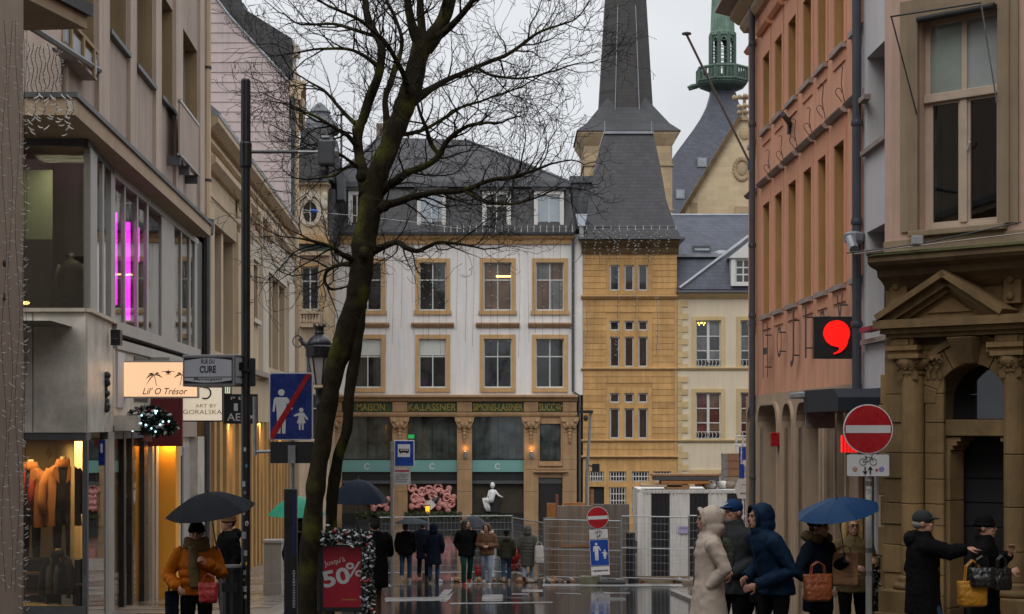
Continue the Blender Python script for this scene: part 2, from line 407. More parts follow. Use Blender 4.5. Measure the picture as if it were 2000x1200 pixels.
MT['drip'] = mat('grey_drip_stone', (0.3, 0.24, 0.21), 0.7, 0.2, 3, 0.2, 30)
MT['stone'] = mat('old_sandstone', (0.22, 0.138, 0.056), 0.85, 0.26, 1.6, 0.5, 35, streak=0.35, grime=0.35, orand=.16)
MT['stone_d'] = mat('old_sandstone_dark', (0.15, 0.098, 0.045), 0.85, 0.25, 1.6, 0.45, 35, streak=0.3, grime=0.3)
MT['moss'] = mat('mossy_lead', (0.12, 0.125, 0.05), 0.9, 0.4, 3, 0.6, 30)
MT['rose_plaster'] = mat('rose_plaster', (0.5, 0.335, 0.265), 0.85, 0.1, 0.9, 0.3, 50, streak=0.25, grime=0.12)
MT['frame_beige'] = mat('beige_window_paint', (0.46, 0.36, 0.27), 0.5, 0.12, 3, 0.15, 40, grime=0.15)
MT['taupe'] = mat('taupe_surround', (0.27, 0.2, 0.13), 0.85, 0.14, 1.5, 0.3, 40, streak=0.25)
MT['tower'] = mat('tower_stone', (0.42, 0.31, 0.19), 0.85, 0.16, 0.7, 0.3, 20, brick=(1.1, 0.55, 0.012, 0.75, 0.16), grime=0.2)
MT['tower_pale'] = mat('church_stone', (0.58, 0.46, 0.29), 0.85, 0.1, 0.6, 0.25, 20, brick=(0.9, 0.4, 0.01, 0.85, 0.07))
MT['copper'] = mat('copper_green', (0.15, 0.24, 0.18), 0.65, 0.35, 1.0, 0.2, 20, streak=0.5)
MT['copper_d'] = mat('copper_dark', (0.075, 0.12, 0.095), 0.65, 0.35, 1.0, 0.2, 20)
MT['wood_white'] = mat('white_paint', (0.62, 0.61, 0.58), 0.5, 0.06, 3)
MT['green_white'] = mat('pale_green_paint', (0.56, 0.58, 0.54), 0.5, 0.06, 3)
MT['pane'] = mat('window_glass', (0.024, 0.026, 0.027), 0.03, 0.8, 0.9, spec=0.9)
MT['pane_curtain'] = mat('window_glass_curtain', (0.15, 0.155, 0.15), 0.06, 0.3, 2.2, spec=0.6, streak=0.5)
MT['pane_brown'] = mat('window_glass_brown', (0.12, 0.075, 0.05), 0.05, 0.5, 1.2, spec=0.6)
MT['pane_red'] = mat('window_glass_red_curtain', (0.1, 0.035, 0.03), 0.05, 0.8, 2.0, spec=0.6, streak=0.4)
MT['pane_blue'] = mat('window_glass_sky', (0.33, 0.38, 0.42), 0.05, 0.2, 1.0, spec=0.6)
MT['pane_shop'] = glass('shop_glass', (0.62, 0.66, 0.64), 1.0)
MT['pane_front'] = glass('front_glass', (0.7, 0.76, 0.7), 2.4)
MT['pane_clear'] = glass('clear_glass', (0.86, 0.88, 0.87), 0.8)
MT['pane_side'] = glass('side_glass', (0.85, 0.87, 0.85), 0.4)
MT['dark'] = mat('dark_interior', (0.012, 0.011, 0.01), 0.8, 0.5, 0.6)
MT['room_warm'] = mat('room_wall_warm', (0.5, 0.36, 0.18), 0.8, 0.1, 1.0)
MT['black'] = mat('black_paint', (0.014, 0.014, 0.016), 0.35, 0.2, 4, bump=0.05, rvar=0.12)
MT['black_matt'] = mat('black_matt', (0.012, 0.012, 0.013), 0.7, 0.3, 4)
MT['iron'] = mat('wrought_iron', (0.03, 0.028, 0.028), 0.55, 0.3, 6, 0.2, 60)
MT['steel'] = mat('galvanised_steel', (0.3, 0.31, 0.32), 0.4, 0.2, 5, metal=0.6)
MT['steel_d'] = mat('dark_grey_steel', (0.09, 0.095, 0.1), 0.45, 0.2, 5, metal=0.3)
MT['pipe_blue'] = mat('drainpipe_paint', (0.055, 0.06, 0.075), 0.5, 0.2, 3)
MT['red'] = mat('sign_red', (0.36, 0.008, 0.014), 0.3, 0.14, 4, grime=.18, rvar=.15)
MT['blue'] = mat('sign_blue', (0.006, 0.05, 0.3), 0.3, 0.14, 4, grime=.15, rvar=.15)
MT['navy_sign'] = mat('sign_navy', (0.008, 0.025, 0.17), 0.3, 0.14, 4, grime=.15, rvar=.15)
MT['signwhite'] = mat('sign_white', (0.6, 0.6, 0.6), 0.4, 0.06, 4, grime=0.12)
MT['signgrey'] = mat('sign_grey', (0.34, 0.345, 0.36), 0.4, 0.06, 4)
MT['skin'] = mat('skin', (0.42, 0.22, 0.15), 0.5, 0.08, 20, spec=0.4)
MT['wood'] = mat('plank_wood', (0.26, 0.13, 0.06), 0.75, 0.3, 6, 0.3, 40)
MT['concrete'] = mat('concrete_cladding', (0.25, 0.195, 0.15), 0.85, 0.2, 0.9, 0.3, 40, streak=0.4, grime=0.2)
# ================================================================ ground
def G(px, py):
    """photo pixel on the ground -> world point"""
    k = (py - HY) / F; lo, hi = 5.0, 140.0
    for _ in range(60):
        m = (lo + hi) / 2
        if (CZ - gz(m)) / m > k: lo = m
        else: hi = m
    return Vector(((px - HX) / F * lo, lo, gz(lo)))

YS = [-60, -30, 0, 10, 20, 30, 40, 44, 46, 47, 48, 49, 50, 51, 52, 53, 54, 58, 64, 72, 80, 90, 97.5, 98, 130, 300, 900]
XS = [-900, -200, -60, -20, -10, -5, 0, 5, 10, 20, 60, 200, 900]
mb = MB()
for i, y in enumerate(YS):
    for x in XS: mb.v.append((x, y, gz(y)))
for i in range(len(YS)-1):
    for j in range(len(XS)-1):
        a = i*len(XS)+j; mb.f.append((a, a+1, a+1+len(XS), a+len(XS))); mb.m.append(0)
tag(mb.build('road', MT['road'], smooth=True), kind='structure')

def strip(name, xl, xr, y0, y1, h, m, step=2.0):
    """raised pavement following the slope; xl, xr are functions of y"""
    mb = MB(); ys = []; y = y0
    while y < y1: ys.append(y); y += step
    ys.append(y1)
    rings = []
    for y in ys:
        g = gz(y); rings.append([(xl(y), y, g-0.3), (xr(y), y, g-0.3), (xr(y), y, g+h), (xl(y), y, g+h)])
    mb.loft(rings)
    return tag(mb.build(name, m), kind='structure')

LX = lambda y: -5.64 - .0533*y
strip('pavement_left', lambda y: LX(y)-4, lambda y: -3.3-0.03*y, -20, 60, 0.06, MT['paving'])
strip('pavement_right', lambda y: 3.9, lambda y: 7.5, -20, 40, 0.06, MT['paving'])
# kerb stones, each its own piece, along the stretch in view
for side, xf, root in ((-1, lambda y: -3.3-0.03*y, bpy.data.objects['pavement_left']), (1, lambda y: 3.9, bpy.data.objects['pavement_right'])):
    y = 26.0
    while y < (58 if side < 0 else 40):
        y2 = y + 0.98
        x0, x1 = xf(y), xf(y2); w = 0.16*(-side)
        mb = MB(); z0, z1 = gz(y), gz(y2)
        a, b2 = (x0, x1)
        pts = [(a, y, z0-.1), (a+w, y, z0-.1), (b2+w, y2, z1-.1), (b2, y2, z1-.1), (a, y, z0+.068), (a+w, y, z0+.064), (b2+w, y2, z1+.064), (b2, y2, z1+.068)]
        mb.add(pts, [(0,3,2,1),(4,5,6,7),(0,1,5,4),(1,2,6,5),(2,3,7,6),(3,0,4,7)])
        mb.build('kerb_stone', MT['kerb'], root)
        y += 1.0
# paving slabs of the left pavement that can be told apart
slabs = {}
prnd = random.Random(5)
MTslab = [wet_road('wet_slab_%d' % k, c, dry_rough=0.38, wet_rough=0.1, pud=0.48) for k, c in enumerate([(0.17,0.14,0.115),(0.14,0.118,0.1),(0.2,0.165,0.135)])]
yy = 31.0
while yy < 41.0:
    for k in range(5):
        x0 = -3.6-0.03*yy - 0.6*k - (0.3 if int(yy/0.6) % 2 else 0)
        mb = MB(); h = 0.067 + prnd.uniform(0, 0.006)
        z0, z1 = gz(yy)+h, gz(yy+0.585)+h
        mb.add([(x0-.585, yy, z0-.03), (x0, yy, z0-.03), (x0, yy+.585, z1-.03), (x0-.585, yy+.585, z1-.03), (x0-.585, yy, z0), (x0, yy, z0), (x0, yy+.585, z1), (x0-.585, yy+.585, z1)],
               [(0,3,2,1),(4,5,6,7),(0,1,5,4),(1,2,6,5),(2,3,7,6),(3,0,4,7)])
        mb.build('paving_slab', prnd.choice(MTslab), bpy.data.objects['pavement_left'])
    yy += 0.6

# painted road markings (sheets on the road)
def marking(pts, lift=0.005):
    mb = MB(); g = [G(*p) for p in pts]
    c = [(p.x, p.y, gz(p.y)+lift) for p in g]
    mb.poly(c); return mb.build('road_marking', MT['line'], bpy.data.objects['road'])
marking([(752,1168),(856,1166),(868,1152),(884,1152),(866,1174),(752,1176)])
marking([(858,1176),(886,1157),(878,1171),(872,1176)])
marking([(744,1142),(765,1142),(765,1147),(744,1147)])
marking([(880,1178),(1080,1176),(1080,1178.5),(880,1181)])
marking([(943,1162),(982,1162),(982,1175),(941,1175)])
marking([(1020,1152),(1060,1152),(1060,1157),(1018,1157)])
marking([(1000,1160),(1030,1160),(1030,1162),(1000,1162)])
marking([(1060,1141),(1330,1141),(1335,1146),(1060,1146)])
marking([(1085,1158),(1135,1160),(1135,1162),(1085,1160)])
marking([(1180,1158),(1230,1158),(1230,1160),(1180,1160)])
marking([(900,1139),(985,1139),(985,1141),(900,1141)])
# drain cover by the zebra bars
box('drain_cover', MT['iron'], bpy.data.objects['road'], *(lambda p: (p.x-.3, p.x+.3, p.y-.4, p.y+.4, gz(p.y)-.02, gz(p.y)+.012))(G(1195, 1172)))

# ================================================================ white building with the shop on the square
W = Fac(-9.75, 89.0, 0, 'shop_building', 'white rendered building with slate mansard roof above a brown stone shopfront', 'building')
wr = W.root
wU = lambda x, d=0: W.U(x, d)
wZ = lambda y, d=0: W.Z(1000, y, d)
cols_ = [(691, 745), (819, 871), (945, 999), (1047, 1101)]
rows_ = [(513, 606), (662, 757)]
holes = [(wU(a), wU(b), wZ(d), wZ(c)) for a, b in cols_ for c, d in rows_]
mb = MB(); wall(mb, 0.0, wU(1138), wZ(772), wZ(458), holes, 0.22)
mb.box(0, wU(1138), 0.3, 9, gz(89)-.5, wZ(458))
mb.build('wall', MT['white'], wr)
glz = {0: [MT['pane']], 1: [MT['pane']], 2: [MT['pane_brown']], 3: [MT['pane_curtain'], MT['pane_brown']]}
for ci, (a, b) in enumerate(cols_):
    for ri, (c, d) in enumerate(rows_):
        u0, u1, z0, z1 = wU(a), wU(b), wZ(d), wZ(c)
        g = [MT['pane']]
        if ri == 0 and ci == 2: g = [MT['pane_brown']]
        if ri == 0 and ci == 3: g = [MT['pane_curtain'], MT['pane_brown']]
        window(wr, u0, u1, z0, z1, 0.12, MT['green_white'], g, 2, (0, .36, 1), .05, .06)
        if ri == 1 and ci < 2: box('roller_blind', MT['green_white'], wr, u0+.06, u1-.06, .128, .134, z0+(z1-z0)*.66, z1-.06)
        t = .22
        s = MB(); s.box(u0-t, u0, -.05, .02, z0-.02, z1+t); s.box(u1, u1+t, -.05, .02, z0-.02, z1+t); s.box(u0, u1, -.05, .02, z1, z1+t)
        s.build('window_surround', MT['sandstone'], wr)
        box('window_sill', MT['sandstone'], wr, u0-t-(.06 if ri == 0 else 0), u1+t+(.06 if ri == 0 else 0), -.1, .03, z0-.24, z0-.024)
        if ri == 1:
            m2 = MB(); m2.prismx([(0.01, wZ(640)), (-.1, wZ(640)), (-.22, wZ(634)), (-.22, wZ(631)), (.01, wZ(631))], u0-.42, u1+.42)
            m2.build('window_hood', MT['brownstone'], wr)
# a lit strip lamp seen in one room
tl = thing('ceiling_lamp', 'lit yellow strip lamp behind an upper window of the white building', 'lamp', (W.o.x + (wU(983)), 89.11, wZ(540)))
box('tube', emis('warm_tube', (1.0, 0.72, 0.22), 3.0), tl, -.38, .38, -.008, .0, -.04, .05)
# small things on the sills
# cornice, gutter, mansard
m2 = MB(); m2.prismx([(0.02, wZ(478)), (-.12, wZ(477)), (-.16, wZ(470)), (-.34, wZ(465)), (-.34, wZ(461)), (.02, wZ(461))], -.05, wU(1120)); m2.build('cornice', MT['sandstone'], wr)
m2 = MB(); m2.prismx([(0.02, wZ(460.6)), (-.5, wZ(460.6)), (-.56, wZ(456)), (-.56, wZ(452)), (.02, wZ(450))], -.08, wU(1122)); m2.build('gutter', MT['lead'], wr)
zE, zB, zT = wZ(452), wZ(362), wZ(252)
e0, e1 = -.05, wU(1124)
m2 = MB(); m2.loft([[(e0, -.4, zE), (e1, -.4, zE), (e1, 9, zE), (e0, 9, zE)], [(e0+.1, .75, zB), (e1-.35, .75, zB), (e1-.35, 8.6, zB), (e0+.1, 8.6, zB)]])
m2.build('mansard_slope', MT['slate'], wr)
m2 = MB(); m2.prismx([(.55, zB), (.55, zB+.28), (.95, zB+.34), (.95, zB)], e0, e1-.2); m2.build('mansard_curb', MT['lead'], wr)
b0, b1 = e0+.1, e1-.3
rid = [(wU(740, 4), 4.6, zT+.35), (wU(907, 4), 4.6, zT+.2)]
m2 = MB(); m2.add([(b0, .8, zB+.3), (b1, .8, zB+.3), (b1, 8.5, zB+.3), (b0, 8.5, zB+.3), rid[0], rid[1]], [(0, 1, 5, 4), (1, 2, 5), (2, 3, 4, 5), (3, 0, 4), (3, 2, 1, 0)])
m2.build('roof', MT['slate'], wr)
for hx in (rid[0], rid[1]):
    m2 = MB(); m2.tube([(b0 if hx is rid[0] else b1, .8, zB+.32), (hx[0], hx[1], hx[2]+.03)], .07, 6); m2.build('hip_lead', MT['lead'], wr)
box('roof_vent', MT['lead'], wr, wU(868, 2), wU(905, 2), 2.2, 2.9, wZ(330, 2), wZ(316, 2))
box('chimney', MT['concrete'], wr, wU(735, 5), wU(757, 5), 5, 5.7, zT-.5, wZ(241, 5))
for k, (a, b) in enumerate([(684, 712), (818, 868), (945, 995), (1046, 1098)]):
    u0, u1, z0, z1 = wU(a), wU(b), wZ(446), wZ(378)
    d = MB(); wall(d, u0-.08, u1+.08, z0-.1, z1+.12, [(u0+.1, u1-.1, z0+.1, z1-.08)], .12, y=-.25)
    d.poly([(u0-.08, -.25, z0-.1), (u0-.08, -.25, z1+.12), (u0-.08, 1.2, z1+.12), (u0-.08, 1.2, z0-.1)]); d.poly([(u1+.08, -.25, z0-.1), (u1+.08, 1.2, z0-.1), (u1+.08, 1.2, z1+.12), (u1+.08, -.25, z1+.12)])
    do = d.build('dormer', MT['wood_white'], wr)
    m2 = MB(); m2.box(u0-.2, u1+.2, -.38, 1.4, z1+.125, z1+.26); m2.build('dormer_roof', MT['slate'], do)
    window(do, u0+.1, u1-.1, z0+.1, z1-.08, -.2, MT['wood_white'], [MT['pane_blue'] if k in (1, 3) else MT['pane']], 2, (0, .36, 1) if k == 2 else (0, 1), .05, .05)
# drain pipe
m2 = MB(); m2.tube([(wU(1119), -.14, wZ(462)), (wU(1119), -.14, wZ(765)), (wU(1132), -.14, wZ(773)), (wU(1132), -.14, wZ(985))], .075, 8); m2.build('drainpipe', MT['steel_d'], wr)
# ---- shopfront
zc1 = wZ(784)
pil = [(640, 668), (767, 796), (893, 922), (1023, 1051), (1099, 1126)]
zg = gz(89)
m2 = MB(); m2.prismx([(.02, zc1), (-.3, zc1), (-.36, wZ(780)), (-.5, wZ(776)), (-.5, wZ(773)), (.02, wZ(771))], 0, wU(1128)); m2.build('shop_cornice', MT['brownstone'], wr)
m2 = MB(); m2.box(0, wU(1127), -.2, .02, wZ(785.5), zc1-.002); m2.build('frieze_upper', MT['brownstone'], wr)
m2 = MB(); m2.prismx([(.02, wZ(814)), (-.26, wZ(814)), (-.3, wZ(810)), (-.3, wZ(806)), (.02, wZ(805))], 0, wU(1127)); m2.build('architrave', MT['brownstone'], wr)
wp = MB(); wp.box(0, wU(1138), .28, .3, zg-.3, wZ(772)); wp.build('shop_back', MT['dark'], wr)
for k, (a, b) in enumerate(pil):
    u0, u1 = wU(a), wU(b)
    p = box('pilaster', MT['brownstone'], wr, u0, u1, -.25, .25, zg-.3, wZ(815))
    for q in (845, 897, 917, 960): box('joint', MT['stone_d'], p, u0+.01, u1-.01, -.2515, -.245, wZ(q)-.012, wZ(q)+.012)
    # fluted block above
    f = box('flute_block', MT['brownstone'], wr, u0, u1, -.24, .02, wZ(804.6), wZ(786))
    n = 6
    for q in range(n):
        uu = u0 + (u1-u0)*(q+.5)/n; box('flute', MT['brownstone'], f, uu-.028, uu+.028, -.27, -.241, wZ(803), wZ(788))
    # capital: abacus, volutes and hanging drop
    c = MB(); c.prism([(u0-.12, wZ(815)), (u0-.1, wZ(821)), (u0-.02, wZ(829)), (u0+.1, wZ(836)), (u1-.1, wZ(836)), (u1+.02, wZ(829)), (u1+.1, wZ(821)), (u1+.12, wZ(815))], -.4, -.251)
    co = c.build('capital', MT['brownstone'], wr)
    c = MB(); um = (u0+u1)/2
    for sx in (-1, 1):
        c.ell((um+sx*.3, -.42, wZ(823)), (.1, .06, .1), 8, 6); c.ell((um+sx*.12, -.43, wZ(830)), (.09, .05, .14), 8, 6)
    for q, (yy_, r) in enumerate(((840, .14), (848, .11), (855, .085), (862, .06))): c.ell((um, -.3, wZ(yy_)), (r, .06, .13), 8, 6)
    c.build('acanthus', MT['brownstone'], co, smooth=True)
# gold lettering on green
gm = mat('frieze_green', (0.03, 0.055, 0.015), 0.5, 0.3, 4); gold = mat('gold_letter', (0.3, 0.23, 0.055), 0.45, 0.3, 5, metal=0.4)
for (a, b, s, x0, x1) in [(668, 767, 'MAISON', 697, 752), (796, 893, 'KA.LASSNER', 798, 891), (922, 1023, 'SIMONIS-LASSNER', 924, 1021), (1051, 1099, 'SUCC', 1053, 1084)]:
    fo = box('frieze_panel', gm, wr, wU(a)+.02, wU(b)-.02, -.12, .02, wZ(804.6), wZ(786))
    text(s, fo, wU((x0+x1)/2), wZ(795.5), wU(x1)-wU(x0), .38, -.125, gold, bold=0.012)
pt = MB()
for k in range(9): pt.ell((wU(1087)+.035*k, -.125, wZ(795.5)+.12*math.sin(k*1.9)), (.035, .012, .06), 6, 4)
pt.build('gold_scroll', gold, fo)
# shop bays
turq = mat('turquoise_band', (0.17, 0.36, 0.33), 0.5, 0.05, 1)
dkg = mat('shop_glass_dark', (0.05, 0.062, 0.057), 0.04, 0.9, 0.9, spec=0.9, streak=.5)
ypan = mat('display_back', (0.05, 0.04, 0.022), 0.6, 0.4, 0.8)
for k, (a, b) in enumerate([(668, 767), (796, 893), (922, 1023)]):
    u0, u1 = wU(a)+.003, wU(b)-.003
    um = (u0+u1)/2
    bay = MB().box(u0, u1, -.02, .06, wZ(1006), wZ(1003)).build('shop_bay', MT['black'], wr)
    for q, (xa, xb) in enumerate(((u0, um), (um+.02, u1))):
        box('upper_pane', dkg, bay, xa, xb, .06, .075, wZ(897), wZ(815))
    box('transom', MT['black'], bay, u0, u1, .02, .08, wZ(899), wZ(897.3))
    tb = box('turquoise_fascia', turq, bay, u0, u1, -.06, .05, wZ(922), wZ(899.2))
    r = MB()
    for s_ in range(14):
        t0, t1 = R(40+s_*20), R(60+s_*20)
        r.prism([(um+.16*math.cos(t), wZ(911)+.16*math.sin(t)) for t in (t0, t1)] + [(um+.11*math.cos(t), wZ(911)+.11*math.sin(t)) for t in (t1, t0)], -.064, -.061)
    r.build('round_logo', MT['wood_white'], tb)
    box('awning_box', MT['steel_d'], bay, u0, u1, -.1, .08, wZ(945), wZ(939)); box('dark_band', MT['black_matt'], bay, u0, u1, .04, .09, wZ(938.8), wZ(922.4))  # awning box and the plain dark band under the turquoise fascia
    box('display_back', ypan, bay, u0, u1, .2, .22, wZ(1003), wZ(945.4))
    box('plinth', MT['black_matt'], bay, u0, u1, -.05, .1, zg-.3, wZ(1006.4))
# right bay: window over door
u0, u1 = wU(1051), wU(1099)
m2 = MB(); wall(m2, u0, u1, zg-.3, wZ(815), [(wU(1054), wU(1095), wZ(901), wZ(828)), (wU(1051)+.02, wU(1098), zg-.29, wZ(933))], .2, y=-.18); m2.build('bay_wall', MT['brownstone'], wr)
window(wr, wU(1054), wU(1095), wZ(901), wZ(828), -.1, MT['black'], dkg, 1, (0, 1), .03)
for yy_, w_ in ((908, .1), (915, .25), (920, .4)): box('door_hood', MT['brownstone'], wr, wU(1056)-w_, wU(1094)+w_, -.3-w_*.3, -.181, wZ(yy_+2.4), wZ(yy_-1.5))
dd = box('shop_door', MT['black_matt'], wr, wU(1051)+.04, wU(1098)-.02, -.05, 0, zg, wZ(945)); box('door_header', MT['steel_d'], dd, wU(1051)+.04, wU(1098)-.02, -.09, -.02, wZ(944.8), wZ(933.5))
# wall lamps with warm light
for x in (909, 1038):
    lo = thing('wall_lamp', 'small warm uplight fixed on a shopfront pilaster of the white building', 'lamp', (W.o.x+wU(x), 89-.35, wZ(888)), 0, 'warm pilaster lamps')
    MB().lathe([(.06, -.16), (.075, -.15), (.075, .15), (.06, .16)], 10).build('lamp_body', MT['steel'], lo)
    MB().lathe([(.05, .161), (.05, .175)], 10).build('bulb', emis('bulb_warm', (1, .55, .15), 2), lo)
    ld = bpy.data.lights.new('glow', 'POINT'); ld.energy = 2.2; ld.color = (1, .5, .12); ld.shadow_soft_size = .05
    lo2 = bpy.data.objects.new('glow', ld); COL.objects.link(lo2); lo2.parent = lo; lo2.location = (0, -.04, .32)

# window display: pink branching tubes
rnd = random.Random(11)
pinkm = mat('pink_plastic', (0.66, 0.29, 0.26), 0.35, 0.15, 3)
def molecule(x0, x1, y0, y1, n, seed, label):
    rn = random.Random(seed); t = thing('pink_sculpture', label, 'sculpture', (W.o.x, 89, 0))
    pts = []
    for _ in range(400):
        p = (rn.uniform(x0+6, x1-6), rn.uniform(y0+6, y1-6))
        if all((p[0]-q[0])**2 + (p[1]-q[1])**2 > 12.5**2 for q in pts): pts.append(p)
        if len(pts) >= n: break
    m = MB()
    for i, p in enumerate(pts):
        near = sorted(pts, key=lambda q: (p[0]-q[0])**2+(p[1]-q[1])**2)[1:3]
        for q in near:
            md = ((p[0]+q[0])/2+rn.uniform(-4, 4), (p[1]+q[1])/2+rn.uniform(-4, 4))
            m.tube([(wU(p[0]), .04, wZ(p[1])), (wU(md[0]), .0, wZ(md[1])), (wU(q[0]), .04, wZ(q[1]))], .07, 7)
    m.build('tube_web', pinkm, t, smooth=True)
    for i, p in enumerate(pts):
        if i % 2 == 0: MB().ell((wU(p[0]), .03, wZ(p[1])), (.17, .08, .19), 12, 8).build('knob', pinkm, t, smooth=True)
        else:
            m = MB(); m.tube([(wU(p[0])+.19*math.cos(a*.5236), .0, wZ(p[1])+.2*math.sin(a*.5236)) for a in range(13)], .075, 7); m.build('ring', pinkm, t, smooth=True)
    return t
molecule(797, 893, 944, 1003, 24, 3, 'web of pink tubes and knobs in the shop window beside the bus stop sign')
molecule(715, 764, 966, 1000, 6, 8, 'smaller pink tube sculpture in the shop window behind the navy umbrella')
# bottle on the sculpture
bt = thing('display_bottle', 'white and black bottle tilted on the pink sculpture', 'bottle', (W.o.x+wU(850), 88.9, wZ(978)))
bt.rotation_euler = (0, R(48), 0)
MB().lathe([(.16, -.5), (.17, -.48), (.17, .0), (.05, .2), (.05, .52), (.06, .54)], 12).build('bottle_glass', MT['black'], bt, smooth=True)
box('bottle_label', MT['signwhite'], bt, -.22, .22, -.19, -.175, -.5, -.1)
# seated white mannequin
sm = thing('seated_mannequin', 'white seated mannequin sculpture in the shop window', 'mannequin', (W.o.x+wU(962), 88.95, wZ(1001)))
mwh = mat('mannequin_white', (0.75, 0.75, 0.74), 0.5, 0.03, 3)
k_ = lambda x, y: (wU(x)-wU(962), -.02, wZ(y)-wZ(1001))
m = MB(); m.tube([k_(961, 956), k_(962, 962), k_(960, 974), k_(957, 980)], [.1, .19, .15, .19], 10); m.ell(k_(962, 948), (.13, .15, .17), 12, 8)
m.tube([k_(957, 980), k_(945, 976), k_(948, 990), k_(952, 999)], [.17, .13, .09, .06], 8); m.tube([k_(960, 981), k_(949, 974), k_(954, 990), k_(956, 999)], [.16, .12, .09, .06], 8)
m.tube([k_(966, 958), k_(974, 968), k_(982, 972)], [.07, .055, .04], 7); m.tube([k_(957, 958), k_(954, 968), k_(950, 975)], [.07, .055, .04], 7)
m.build('figure', mwh, sm, smooth=True)
m = MB(); m.box(-.2, .35, 0, .12, 0, .72); m.build('plinth_block', MT['black_matt'], sm)
# window box greenery along the shop plinth
lf = mat('box_leaf', (0.05, 0.065, 0.02), 0.7, 0.5, 8)
def leaf_mass(name, x0, x1, y, z0, z1, n, seed, size, m, parent=None, ydep=.25):
    rn = random.Random(seed); mb = MB()
    for _ in range(n):
        c = Vector((rn.uniform(x0, x1), y+rn.uniform(-ydep, ydep), z0+(z1-z0)*rn.random()**1.3)); a = Vector((rn.gauss(0, 1), rn.gauss(0, 1), rn.gauss(0, 1))).normalized()*size*rn.uniform(.6, 1.2)
        b = a.cross(Vector((rn.gauss(0, 1), rn.gauss(0, 1), rn.gauss(0, 1)))).normalized()*size*.35
        mb.add([c-a, c+b, c+a, c-b], [(0, 1, 2, 3)])
    return mb.build(name, m, parent, fix=False)
for (a, b, lab) in [(700, 765, 'green shrub growing in front of the shop window behind the navy umbrella'), (797, 900, 'green shrub growing before the window with the pink sculpture'), (925, 1000, 'low green shrub growing before the window with the white mannequin')]:
    t = thing('shrub', lab, 'plant', (W.o.x+wU(a), 87.6, zg)); w_ = wU(b)-wU(a)
    MB().box(0, w_, -.25, .25, -.2, .35).build('planter', MT['black_matt'], t)
    o = leaf_mass('foliage', -.1, w_+.1, 0, .3, .7 if a < 900 else .55, 1100, a, .1, lf, t); o['kind'] = 'stuff'

# ================================================================ orange stone building with the tall slate roof
O = Fac(P(1134, 0, 89).x + .25, 89.0, 0, 'stone_house', 'orange ashlar house with narrow three light windows and a tall tapering slate roof', 'building')
orr = O.root; oU = lambda x, d=0: O.U(x, d); oZ = lambda y, d=0: O.Z(1000, y, d)
xl, xr = oU(1138.5), oU(1322)
wins = []
for a, b in ((1191, 1210), (1219.5, 1238), (1246.5, 1265)):
    for c, d in ((518, 568), (627, 646), (658, 717), (768, 787), (798, 857)): wins.append((a, b, c, d))
grl = [(1151, 1179, 921, 941), (1190, 1223, 921, 941), (1234, 1267, 921, 941), (1276, 1310, 921, 941), (1190, 1223, 952, 1004), (1234, 1267, 952, 1004), (1276, 1310, 952, 1004), (1151, 1180, 951, 1022)]
hol = [(oU(a), oU(b), oZ(d), oZ(c)) for a, b, c, d in wins + grl]
m2 = MB(); wall(m2, xl, xr, zg-.4, oZ(492), hol, .25); m2.box(xl, xr, .28, 9, zg-.4, oZ(492)); m2.build('wall', MT['orange_j'], orr)
# ashlar courses, each a stone of its own with an open joint
ys_ = [492 + 12.2*k for k in range(8)] + [585 + 12.25*k for k in range(12)] + [724 + 12.3*k for k in range(12)] + [865 + 12.3*k for k in range(3)]
def course(y0, y1):
    z1, z0 = oZ(y0)-.012, oZ(y1)+.012
    full = True
    for a, b, c, d in wins:
        if c-9 < y1 and d+6 > y0: full = False
    segs = [(1138.5, 1322)] if full else [(1138.5, 1183), (1274, 1322)]
    for s0, s1 in segs:
        box('ashlar_course', MT['orange'], orr, oU(s0), oU(s1), -.03, .002, z0, z1)
for blk in (range(492, 577, 1), ):
    pass
for (ya, yb, n) in ((494, 576, 7), (586, 720, 11), (724, 860, 11), (864, 892, 2)):
    for k in range(n): course(ya+(yb-ya)*k/n, ya+(yb-ya)*(k+1)/n)
# smooth stone round the windows
for (ya, yb) in ((506, 576), (615, 720), (757, 860)):
    hs_ = [(oU(a), oU(b), oZ(d), oZ(c)) for a, b, c, d in wins if ya < c < yb]
    m2 = MB(); wall(m2, oU(1183)+.012, oU(1274)-.012, oZ(yb)+.01, oZ(ya), hs_, .12, y=-.034); m2.build('window_stonework', MT['orange'], orr)
for (ya, yb) in ((896, 1030),):
    hs_ = [(oU(a), oU(b), oZ(d), oZ(c)) for a, b, c, d in grl]
    m2 = MB(); wall(m2, xl, xr, zg-.3, oZ(ya), hs_, .12, y=-.034); m2.build('base_stonework', MT['orange'], orr)
for a, b, c, d in wins:
    window(orr, oU(a), oU(b), oZ(d), oZ(c), .06, MT['wood_white'], MT['pane'], 1, (0, 1), .07)
for a, b, c, d in grl[:7]:
    w = window(orr, oU(a), oU(b), oZ(d), oZ(c), .1, MT['wood_white'], MT['pane'], 1, (0, 1), .06)
    for q in range(6):
        u = oU(a)+(oU(b)-oU(a))*(q+.5)/6; m2 = MB(); m2.tube([(u, .02, oZ(d)), (u, .02, oZ(c))], .022, 6); m2.build('grille_bar', MT['wood_white'], w)
    for q in range(3 if d-c > 30 else 1):
        z = oZ(c)+(oZ(d)-oZ(c))*(q+1)/(4 if d-c > 30 else 2); box('grille_rail', MT['wood_white'], w, oU(a), oU(b), .0, .03, z-.025, z+.025)
do = box('door', MT['black_matt'], orr, oU(1151), oU(1180), .12, .18, zg, oZ(951)); box('door_leaf', MT['wood'], do, oU(1153), oU(1160), .1, .119, zg, oZ(955))
